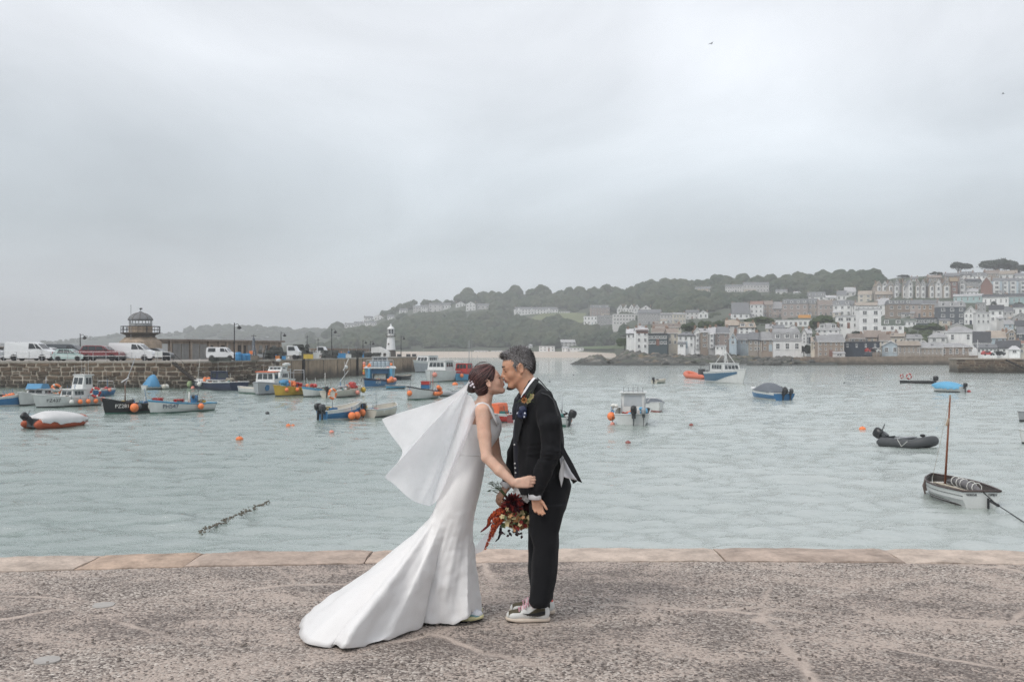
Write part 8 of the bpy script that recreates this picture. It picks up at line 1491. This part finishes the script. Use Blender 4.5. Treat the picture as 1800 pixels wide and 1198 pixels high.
for i in range(330):          # combed strands from the hairline round to the bun
    az = rr.uniform(-1.75, 1.75); el = rr.uniform(.1, 1.35); s0 = np.array([math.cos(az)*math.cos(el), math.sin(az)*math.cos(el), math.sin(el)])
    if s0[0] < .05 and s0[2] < .5: continue
    e1 = (bl-cen)/rad; e1 /= np.linalg.norm(e1); e1 = e1+np.array([0, rr.gauss(0, .18), rr.gauss(0, .15)]); e1 /= np.linalg.norm(e1); om = math.acos(max(-1, min(1, float(s0@e1)))); pts = []
    if om < .3: continue
    for j in range(11):
        t = j/10; v = (math.sin((1-t)*om)*s0+math.sin(t*om)*e1)/math.sin(om); bump_ = 1+.012*math.sin(t*3.14)+.006*rr.random()
        pts.append(on_hair(BT(*(cen+rad*v*bump_)), .0008+.0022*math.sin(t*3.14)))
    mb.tube(pts, [.0008]+[.0022+.001*rr.random()]*9+[.001], 4, rr.choice((0, 0, 0, 1, 1, 2, 2)), False)
for i in range(34):           # coils of the bun
    a = rr.random()*6.28; tl = rr.uniform(-.9, .9); pts = []
    for j in range(9):
        q = a+j*.42; u = np.array([math.cos(q), tl*.6*math.sin(q)+rr.uniform(-.05, .05)+tl*.35, math.sin(q)]); u /= np.linalg.norm(u); pts.append(BN+u*np.array([.035, .040, .030]))
    mb.tube(pts, .002, 4, rr.choice((0, 2, 2)), False)
for a, h_ in ((0, .018), (.3, .022), (.7, .012)):   # flyaway wisps
    pts = [BT(.055-.10*t, -.02+a*.05, .138+h_*math.sin(t*3.0)+(.006*t)) for t in np.linspace(0, 1.0, 9)]; mb.tube(pts, .0011, 4, 0, False)
mb.tube([BN+[-.02, -.02, -.02], BN+[-.028, -.03, -.035], BN+[-.015, -.035, -.045], BN+[.0, -.035, -.04]], .0011, 4, 2, False)
bpart('hair_strands', mb.mesh('hair_strands', True, False), [hb1, hb2, hb3])
mb = MB()
for q in (-1, 1):
    mb.tube([BT(.093, q*.014, .033), BT(.088, q*.030, .037), BT(.076, q*.046, .033)], [.0025, .0035, .0012], 6)
    mb.tube([BT(.090, q*.020, .004), BT(.090, q*.032, .0015), BT(.084, q*.042, .003), BT(.078, q*.049, .007)], [.0014, .0026, .0026, .0012], 5)
bpart('eyebrow', mb.mesh('eyebrow', True), hb3)
pearl = mat('pearl', (.78, .72, .78), .2, .05, 30, coat=.5)
for x, y, r in ((831, 675, .0085), (827.5, 677.5, .0075), (825.8, 672.5, .0055), (833.2, 680, .0065), (829.5, 670.5, .004)):
    mb = MB(); mb.ball(P(x, y, 6.34), r, 12, 8); bpart('hair_pearl', mb.mesh('hair_pearl', True), pearl)
# gown
TH = np.radians([-40, -20, 4, 24, 44, 62, 80, 95, 104, 116, 130, 141, 149, 155, 163, 172, 181, 191, 201, 216, 240, 280, 300, 320])
HM = [(838, 1070, 6.60), (849, 1077, 6.43), (829, 1071, 6.31), (822, 1084, 6.235), (799, 1094.5, 6.235), (774, 1097, 6.24), (752, 1093, 6.235), (731, 1092, 6.26), (744, 1102, 6.19), (700, 1119.5, 5.98), (664, 1132.5, 5.83), (632, 1137.5, 5.78), (604, 1147.5, 5.67), (591, 1135, 5.80), (571, 1140.5, 5.74), (541, 1134, 5.81), (527, 1116, 6.02), (527, 1097, 6.22), (538, 1078, 6.45), (600, 1074, 6.58), (690, 1071, 6.62), (790, 1070, 6.62), (815, 1070, 6.62), (838, 1070, 6.60)]
HMw = np.array([P(*q) for q in HM]); nA = 264; th = np.radians(-40)+np.arange(nA)*2*np.pi/nA
hem = np.stack([np.interp(th, TH, HMw[:, i]) for i in range(3)], 1)
for _ in range(2): hem = .5*hem+.25*np.roll(hem, 1, 0)+.25*np.roll(hem, -1, 0)
hem[:, 2] = np.maximum(hem[:, 2], .012)
RG = [(733, 814, 875, .139), (746, 812.5, 881.5, .142), (757, 811.5, 882, .137), (766, 810.5, 878, .13), (778, 808.5, 869, .120), (790, 804.5, 861, .114), (803, 799.5, 855, .122), (818, 792.5, 851.5, .142), (836, 783.5, 849.5, .162), (855, 776, 846, .172), (872, 770, 842, .175), (886, 766.5, 838.5, .174)]
rows = []
for i, (y, xl, xr, ry) in enumerate(RG):
    z, cx, cy_, rx, ry = ringpx(y, xl, xr, ry); c, s = np.cos(th), np.sin(th)
    X = cx+rx*np.sign(c)*np.abs(c)**.92; Y_ = cy_-ry*s; Zr = np.full(nA, z)
    if i < 3:   # neckline: low V at the back, higher at the bust, dip under the arms
        back = np.exp(-((np.mod(th, 6.2832)-np.pi)/.9)**2); f = (3-i)/3; Zr = Zr-f*.046*back-f*.034*np.abs(s)**3+f*.022*np.clip(c, 0, 1)**1.5
    rows.append(np.stack([X, Y_, Zr], 1))
P0 = rows[-1]; dn = rows[-1]-rows[-2]; dn /= np.linalg.norm(dn, axis=1)[:, None]
P3 = hem; hor = (P0-P3)*[1, 1, 0]; ver = (P0-P3)[:, 2]
fr_ = np.clip(np.linalg.norm(hor, axis=1)/.5, 0, 1)[:, None]
P1 = P0+dn*(.30-.13*fr_); P2 = P3+hor*(.28+.32*fr_)+np.stack([0*ver, 0*ver, ver*(.40+.13*fr_[:, 0])], 1)
thm = np.degrees(np.mod(th+np.radians(40), 6.2832))-40
g = lambda c, w_: np.exp(-((thm-c)/w_)**2)
nT = 46
for j in range(1, nT+1):
    t = j/nT; B = (1-t)**3*P0+3*t*(1-t)**2*P1+3*t*t*(1-t)*P2+t**3*P3
    out_ = B-np.array([np.mean(B[:, 0]), np.mean(B[:, 1]), 0]); out_[:, 2] = 0; out_ /= np.linalg.norm(out_, axis=1)[:, None]+1e-6
    nrm = out_*.75+np.array([0, -.1, .55])
    # fold lines run from the hip to the hem; they drift with t as the cloth is dragged back
    f = t**1.3*(.055*g(150+10*(1-t), 10)-.045*g(131, 13)+.022*g(172, 7)-.022*g(161, 6)+.020*g(112, 12)-.030*g(100, 7)+.022*g(66, 14)-.02*g(38, 9)+.018*g(190, 8))
    f += .009*t*(np.sin(thm*.21+2*t)+.4*np.sin(thm*.43+1-3*t))*np.clip((thm-30)/60, 0, 1)
    f += .020*math.exp(-((t-.75)/.12)**2)*(g(75, 16)-.8*g(95, 9))
    f = f*(1 if t < .96 else .6)
    B = B+nrm*f[:, None]; B[:, 2] = np.maximum(B[:, 2], .010+.004*np.sin(thm*.3)); rows.append(B)
last = rows[-1].copy(); inn = last-np.array([np.mean(last[:, 0]), np.mean(last[:, 1]), 0])*[1, 1, 0]; rows.append(last-inn*.02+[0, 0, -.004])
V = np.concatenate(rows); nR = len(rows); idx = np.arange(nR*nA).reshape(nR, nA); Fq = np.stack([idx[:-1], np.roll(idx[:-1], -1, 1), np.roll(idx[1:], -1, 1), idx[1:]], -1).reshape(-1, 4)
dm = npmesh('gown', V, Fq); zh = P(0, 800)[2]
wz_ = P(0, 798)[2]; wrinkle(dm, .004, 16, (1, 1, 2.2)); wrinkle(dm, .007, 20, (.7, .7, 3.0), lambda c: np.exp(-((c[:, 2]-wz_)/.07)**2)); wrinkle(dm, .014, 5, (1.2, 1, .9), lambda c: np.clip((.75-c[:, 2])/.3, 0, 1)); wrinkle(dm, .007, 13, (1.6, 1, .8), lambda c: np.clip((.6-c[:, 2])/.3, 0, 1)); gown = bpart('gown', dm, satin)
mb = MB(); ri = [np.array(q_) for q_ in rows[5][::6]*.5+rows[6][::6]*.5]; cen_ = np.mean(ri, 0); mb.tube([cen_+(q_-cen_)*1.004 for q_ in ri]+[cen_+(ri[0]-cen_)*1.004], .0035, 5); bpart('waist_seam', mb.mesh('waist_seam', True), satin)
def ribbon(pts, wd, th, name, m, ups):
    mb = MB(); pts = [P(*q) for q in pts]; rings = []
    for i, p in enumerate(pts):
        t = pts[min(i+1, len(pts)-1)]-pts[max(i-1, 0)]; t /= np.linalg.norm(t); n = np.array(ups[i], float); n -= t*(n@t); n /= np.linalg.norm(n); s = np.cross(t, n)
        rings.append([p-s*wd/2, p-s*wd/2*.8+n*th, p+s*wd/2*.8+n*th, p+s*wd/2])
    mb.loft(rings); return bpart(name, mb.mesh(name, True), m)
for q in (-1, 1):
    ribbon([(813.5, 744, YC+q*.085), (818, 737, YC+q*.108), (826, 726.5, YC+q*.126), (835, 716, YC+q*.122), (842, 710, YC+q*.112), (849, 708.5, YC+q*.108), (856, 712, YC+q*.11), (863, 722, YC+q*.125), (870, 736, YC+q*.125), (875, 746, YC+q*.11)], .034, .006, 'shoulder_strap', satin, [(-.8, q*.3, .3), (-.7, q*.4, .5), (-.5, q*.6, .7), (-.3, q*.5, .8), (0, q*.3, 1), (.1, q*.3, 1), (.5, q*.4, .8), (.8, q*.4, .5), (.9, q*.4, .3), (1, q*.3, .2)])
# trainer of the bride
mb = MB(); sh_t = mat('shoe_teal', (.20, .36, .40), .6, .15, 30, .1); sh_y = mat('sole_yellow', (.62, .58, .33), .6, .1, 30); sh_g = mat('shoe_pale', (.62, .64, .68), .6, .1, 30)
for heel, toe, Yh in ((776, 850.5, 6.355), (782, 849, 6.50)):
    a = np.array(onground(heel, 617+F*CH/Yh)); b = np.array(onground(toe, 617+F*CH/Yh)); ln = np.linalg.norm(b-a); ux = (b-a)/ln; uy = np.array([0, -1, 0.]); C = lambda t, v, z: a+ux*t*ln+uy*v+np.array([0, 0, z])
    outl = [(.5-.5*math.cos(6.28319*i/32), (.034+.012*min(1, max(0, (.5-.5*math.cos(6.28319*i/32))-.3)/.35))*np.sign(math.sin(6.28319*i/32))*abs(math.sin(6.28319*i/32))**.6) for i in range(32)]
    k = lambda t: .016*max(0, t-.72)*3
    m1 = MB(); m1.loft([[C(t*.97+.01, v*.95, .001+k(t)) for t, v in outl], [C(t, v, .010+k(t)*1.1) for t, v in outl]]); bpart('shoe_outsole', m1.mesh('shoe_outsole', True), sh_b)
    m1 = MB(); m1.loft([[C(t, v, .010+k(t)*1.1) for t, v in outl], [C(t*1.0, v*1.03, .022+k(t)*.9) for t, v in outl], [C(t*.98+.01, v*.95, .036+k(t)*.5) for t, v in outl]]); bpart('shoe_sole', m1.mesh('shoe_sole', True), sh_y)
    U = SDF(np.minimum(C(0, -.07, 0), C(1, .07, .13))-.03, np.maximum(C(0, -.07, 0), C(1, .07, .13))+.03, .0035)
    U.ell(C(.80, 0, .044), (ln*.175, .041, .030), .02); U.ell(C(.5, 0, .055), (ln*.28, .038, .04), .02); U.ell(C(.2, 0, .06), (ln*.18, .034, .05), .02); U.cap(C(.2, 0, .06), C(.22, 0, .10), .034, .034, .02); U.ell(C(.5, 0, -.012), (ln*.6, .1, .035), .004, True)
    um = U.mesh('shoe_upper', 2); paint_faces(um, U.P, U.F, [(1, lambda c: ((c-a)@ux/ln > .55) & (c[:, 2] > .058-.018*((c-a)@ux/ln-.55)/.4))]); bpart('shoe_upper', um, [sh_t, sh_g])
# veil
vm = bpy.data.materials.new('veil_tulle'); vm.use_nodes = True; N = vm.node_tree.nodes; L = vm.node_tree.links; N.clear()
o_ = N.new('ShaderNodeOutputMaterial'); ms = N.new('ShaderNodeMixShader'); tr = N.new('ShaderNodeBsdfTransparent'); df = N.new('ShaderNodeBsdfDiffuse'); tl = N.new('ShaderNodeBsdfTranslucent'); m2 = N.new('ShaderNodeMixShader')
df.inputs['Color'].default_value = (.97, .97, .99, 1); tl.inputs['Color'].default_value = (.97, .97, .99, 1); m2.inputs[0].default_value = .5; L.new(df.outputs[0], m2.inputs[1]); L.new(tl.outputs[0], m2.inputs[2])
tcv = N.new('ShaderNodeTexCoord').outputs['Object']; L.new(ramp(N, L, nz(N, L, tcv, 7, 3), [(.3, .68), (.7, .84)]), ms.inputs[0]); L.new(tr.outputs[0], ms.inputs[1]); L.new(m2.outputs[0], ms.inputs[2]); L.new(ms.outputs[0], o_.inputs['Surface'])
VH = [(671.5, 734.5, 6.60), (690, 766, 6.52), (711, 795, 6.45), (698, 812, 6.33), (673, 839, 6.30), (697, 860, 6.27), (722, 876, 6.27), (742, 886.5, 6.33), (756, 890, 6.45), (770, 874, 6.36), (785, 846, 6.25), (806, 806, 6.23), (816, 768, 6.25)]
VR = [(826, 663.5, 6.40), (824, 672, 6.30), (821, 684, 6.29), (821, 693, 6.30), (825, 694, 6.31)]
nu, nv = 150, 46; U_ = np.linspace(0, 1, nu); hv = np.array([P(*q) for q in VH]); rv = np.array([P(*q) for q in VR])
ip = lambda A, u: np.stack([np.interp(u*(len(A)-1), np.arange(len(A)), A[:, i]) for i in range(3)], 1)
Hc = ip(hv, U_); Rc = ip(rv, U_)
k5 = np.hanning(13)[1:-1]; k5 /= k5.sum()
for i in range(3): Hc[5:-5, i] = np.convolve(Hc[:, i], k5, 'valid')
V = []
for j in range(nv):
    t = j/(nv-1); Q_ = Rc+(Hc-Rc)*t
    sag = .062*np.clip(1-U_*3.2, 0, 1)*math.sin(3.14159*min(1, t*1.05)**.55)
    bul = .055*np.clip((U_-.72)/.28, 0, 1)*math.sin(3.14159*t**.8)
    rip = .055*math.sin(t*2.4)*np.sin(U_*11+t*3.0)+.02*math.sin(t*3.1)*np.sin(U_*23-t*4)+.008*t*np.sin(U_*41+1.0-3*t)
    Q_ = Q_+np.stack([bul, rip, -sag+.01*np.sin(U_*26+t*4)*t], 1); V.append(Q_)
V = np.concatenate(V); idx = np.arange(nu*nv).reshape(nv, nu); Fq = np.stack([idx[:-1, :-1], idx[:-1, 1:], idx[1:, 1:], idx[1:, :-1]], -1).reshape(-1, 4)
bpart('veil', npmesh('veil', V, Fq), vm)

# ------------------------------------------------------------------ bouquet in his far hand
bq = thing('bouquet', 'bouquet of burgundy dahlia and hanging orange amaranth held upside down by the groom', 'bouquet', P(905, 895, 6.44))
def qpart(mb, name, mats, smooth=True, fix=True):
    o = link(name, mb.mesh(name, smooth, fix), None, mats); o.parent = bq; o.matrix_parent_inverse = Matrix.Translation(-Vector(bq.location)); return o
fl_b = mat('petal_burgundy', (.045, .006, .010), .6, .4, 60); fl_r = mat('petal_red', (.20, .022, .018), .6, .35, 60); fl_o = mat('amaranth_orange', (.50, .10, .035), .8, .35, 70); fl_c = mat('petal_cream', (.50, .41, .22), .6, .2, 60); fl_p = mat('petal_peach', (.50, .25, .11), .6, .25, 60); fl_g = mat('leaf_green', (.06, .085, .03), .6, .3, 60); fl_d = mat('leaf_dark', (.025, .010, .014), .6, .3, 60); fl_w = mat('wrap_white', (.75, .74, .72), .7, .05, 40); fl_pk = mat('petal_pink', (.30, .05, .06), .7, .3, 60)
rr = random.Random(9)
def petal(mb, c, d, n, ln, wd, mi=0, cup=.3):
    d = np.array(d, float); d /= np.linalg.norm(d); n = np.array(n, float); n -= d*(n@d); n /= np.linalg.norm(n)+1e-9; s = np.cross(d, n)
    mb.add([c, c+d*ln*.45-s*wd*.5+n*ln*cup*.3, c+d*ln*.45+n*ln*cup*.12, c+d*ln*.45+s*wd*.5+n*ln*cup*.3, c+d*ln*.85-s*wd*.25+n*ln*cup*.55, c+d*ln+n*ln*cup*.6, c+d*ln*.85+s*wd*.25+n*ln*cup*.55], [(0, 2, 1), (0, 3, 2), (1, 2, 5, 4), (2, 3, 6, 5)], mi)
def dahlia(c, r, axis, mats, name='dahlia'):
    mb = MB(); ax = np.array(axis, float); ax /= np.linalg.norm(ax); a = np.cross(ax, [0, 0, 1]); a /= np.linalg.norm(a)+1e-9; b = np.cross(ax, a)
    mb.ball(c+ax*r*.22, r*.3, 8, 6, 0)
    for k in range(7):
        n = 18-k*2; el = -.15+k*.24
        for i in range(n):
            q = 6.283*(i+.5*(k % 2))/n+rr.gauss(0, .05); d = (a*math.cos(q)+b*math.sin(q))*math.cos(el)+ax*math.sin(el); petal(mb, c+d*r*.15, d, ax, r*(1-.07*k)*rr.uniform(.85, 1.05), r*.32, rr.choice((0, 0, 1)), .35)
    return qpart(mb, name, mats, True, False)
dahlia(P(903, 884, 6.37), .068, (.05, -1, .15), [fl_b, fl_r]); dahlia(P(918, 890, 6.41), .055, (.3, -1, .0), [fl_b, fl_b]); dahlia(P(891, 897, 6.39), .052, (-.4, -1, -.1), [fl_r, fl_b]); dahlia(P(910, 903, 6.42), .05, (.1, -1, -.5), [fl_b, fl_pk])
for i in range(100):
    x = rr.gauss(908, 12.5); y = rr.uniform(898, 930)+(abs(x-908)*-.25); Y_ = 6.40+rr.uniform(-.06, .06); c = P(min(x, 930), y, Y_); mb = MB(); ax = np.array([rr.gauss(0, .5), -1, rr.gauss(-.2, .5)]); ax /= np.linalg.norm(ax); a = np.cross(ax, [0, 0, 1]); a /= np.linalg.norm(a); b = np.cross(ax, a); s_ = rr.uniform(.013, .024)
    for k in range(5):
        q = 6.283*k/5+i; petal(mb, c, a*math.cos(q)+b*math.sin(q), ax, s_, s_*.9, 0, .3)
    qpart(mb, 'floret', [rr.choice((fl_c, fl_c, fl_p, fl_p, fl_c, fl_g, fl_r))], True, False)
def plume(pts, r, m, name='amaranth_plume'):
    mb = MB(); pts = [P(*q) for q in pts]; n = 60
    for i in range(n*5):
        u = rr.random()*(len(pts)-1); k = min(int(u), len(pts)-2); c = pts[k]+(pts[k+1]-pts[k])*(u-k); f = u/(len(pts)-1); rad = r*(1.0-.65*f)*(.6+.4*math.sin(min(1, f*6)*1.57)); v = np.array([rr.gauss(0, 1) for _ in range(3)]); v /= np.linalg.norm(v); c = c+v*rad*.75
        s_ = rad*.42; mb.add([c+np.array(w_)*s_ for w_ in ((1, 0, 0), (-.5, .87, 0), (-.5, -.87, 0), (0, 0, 1.3), (0, 0, -1.3))], [(0, 1, 3), (1, 2, 3), (2, 0, 3), (1, 0, 4), (2, 1, 4), (0, 2, 4)], 0 if rr.random() < .7 else 1)
    qpart(mb, name, [m, fl_r if m is fl_o else m], False)
plume([(893, 892, 6.40), (880, 902, 6.37), (868, 915, 6.36), (863, 938, 6.36), (858, 952, 6.36), (852.5, 964, 6.36)], .022, fl_o); plume([(890, 895, 6.41), (872, 900, 6.38), (860, 912, 6.38), (858, 922, 6.38)], .024, fl_o); plume([(886, 900, 6.40), (875, 915, 6.38), (868, 932, 6.38), (866, 942, 6.38)], .020, fl_o); plume([(862, 918, 6.40), (853, 928, 6.40), (845, 934, 6.40)], .011, fl_pk); plume([(884, 910, 6.38), (874, 922, 6.38), (870, 934, 6.38)], .018, fl_o)
plume([(880, 925, 6.4), (879, 938, 6.4), (876, 946, 6.4), (871, 951, 6.4)], .011, fl_d, 'dark_tassel')
for i in range(52):
    c = P(rr.uniform(884, 918), rr.uniform(926, 940), 6.40+rr.uniform(-.05, .05)) if i < 16 else P(rr.uniform(876, 928), rr.uniform(893, 925), 6.42+rr.uniform(-.05, .05)); mb = MB(); d = np.array([rr.gauss(0, 1), rr.gauss(0, .6), -abs(rr.gauss(.4, .5))]); petal(mb, c, d, (0, -1, .3), rr.uniform(.022, .04), .018, 0, .1); qpart(mb, 'leaf', [fl_d if i < 16 else rr.choice((fl_g, fl_g, fl_d))], True, False)
mb = MB()
for k in range(9): mb.tube([P(895+rr.uniform(-4, 4), 880, 6.43), P(881+rr.uniform(-3, 3), 862, 6.47), P(862+rr.uniform(0, 20), 844+rr.uniform(0, 24), 6.49+rr.uniform(-.03, .03))], [.003, .0028, .0016], 5)
qpart(mb, 'stem', [fl_g])
for k in range(10):
    mb = MB(); c = P(rr.uniform(864, 880), rr.uniform(846, 868), 6.49); petal(mb, c, (-1, rr.gauss(0, .3), rr.gauss(.3, .5)), (0, -1, 0), .032, .007, 0, .1); qpart(mb, 'leaf', [fl_g], True, False)
mb = MB(); mb.add([P(862, 930, 6.48), P(872, 940, 6.50), P(858, 956, 6.5), P(848, 968, 6.52), P(832, 975, 6.54), P(838, 957, 6.52), P(850, 943, 6.5)], [(0, 1, 2, 6), (6, 2, 3, 5), (5, 3, 4)])
qpart(mb, 'ribbon', [vm])
for x, y, a in ((908, 863, .03), (914, 868, .02), (922, 874, .024), (926, 879, .018)):
    mb = MB()
    for k in range(5): q = 6.283*k/5+x; petal(mb, P(x, y, 6.38), (math.cos(q), -.2, math.sin(q)), (0, -1, 0), a, a*.9, 0, .4)
    qpart(mb, 'wrap_fold', [fl_w], True, False)
# ------------------------------------------------------------------ boutonniere
bt = thing('boutonniere', 'small buttonhole of peach rose and yellow sprigs pinned to the groom\'s lapel', 'buttonhole', P(925, 700, 6.24))
def tpart(mb, name, mats, smooth=True):
    o = link(name, mb.mesh(name, smooth, False), None, mats); o.parent = bt; o.matrix_parent_inverse = Matrix.Translation(-Vector(bt.location)); return o
mb = MB(); c = P(921.5, 703, 6.20)
for k in range(5):
    for i in range(8-k):
        q = 6.283*i/(8-k)+k*.4; el = .1+k*.28; petal(mb, c, (math.cos(q)*math.cos(el), -math.sin(el), math.sin(q)*math.cos(el)), (0, -1, 0), .022-.002*k, .016, 0, .5)
tpart(mb, 'rose', [fl_p])
for i in range(18):
    mb = MB(); x = rr.uniform(927, 937); y = 706-(x-927)*1.3+rr.uniform(-5, 5); c = P(x, y, 6.215)
    for k in range(5): q = 6.283*k/5+i; petal(mb, c, (math.cos(q), -.3, math.sin(q)), (0, -1, 0), .009, .008, 0, .4)
    tpart(mb, 'sprig_flower', [rr.choice((fl_c, fl_c, mat('petal_lime', (.34, .36, .13), .6, .2, 60)))])
for i in range(5):
    mb = MB(); petal(mb, P(922+rr.uniform(-3, 3), 698+rr.uniform(-1, 2), 6.205), (rr.gauss(0, .5), -.4, 1), (0, -1, 0), .016, .012, 0, .3); tpart(mb, 'dark_petal', [fl_r])
for a in ((906, 708), (911, 704), (940, 688), (936, 684), (941, 708), (932, 686)):
    mb = MB(); mb.tube([P(923, 702, 6.215), P((923+a[0])/2, (702+a[1])/2-1, 6.2), P(a[0], a[1], 6.2)], [.0018, .0014, .0008], 4); tpart(mb, 'sprig', [fl_g])
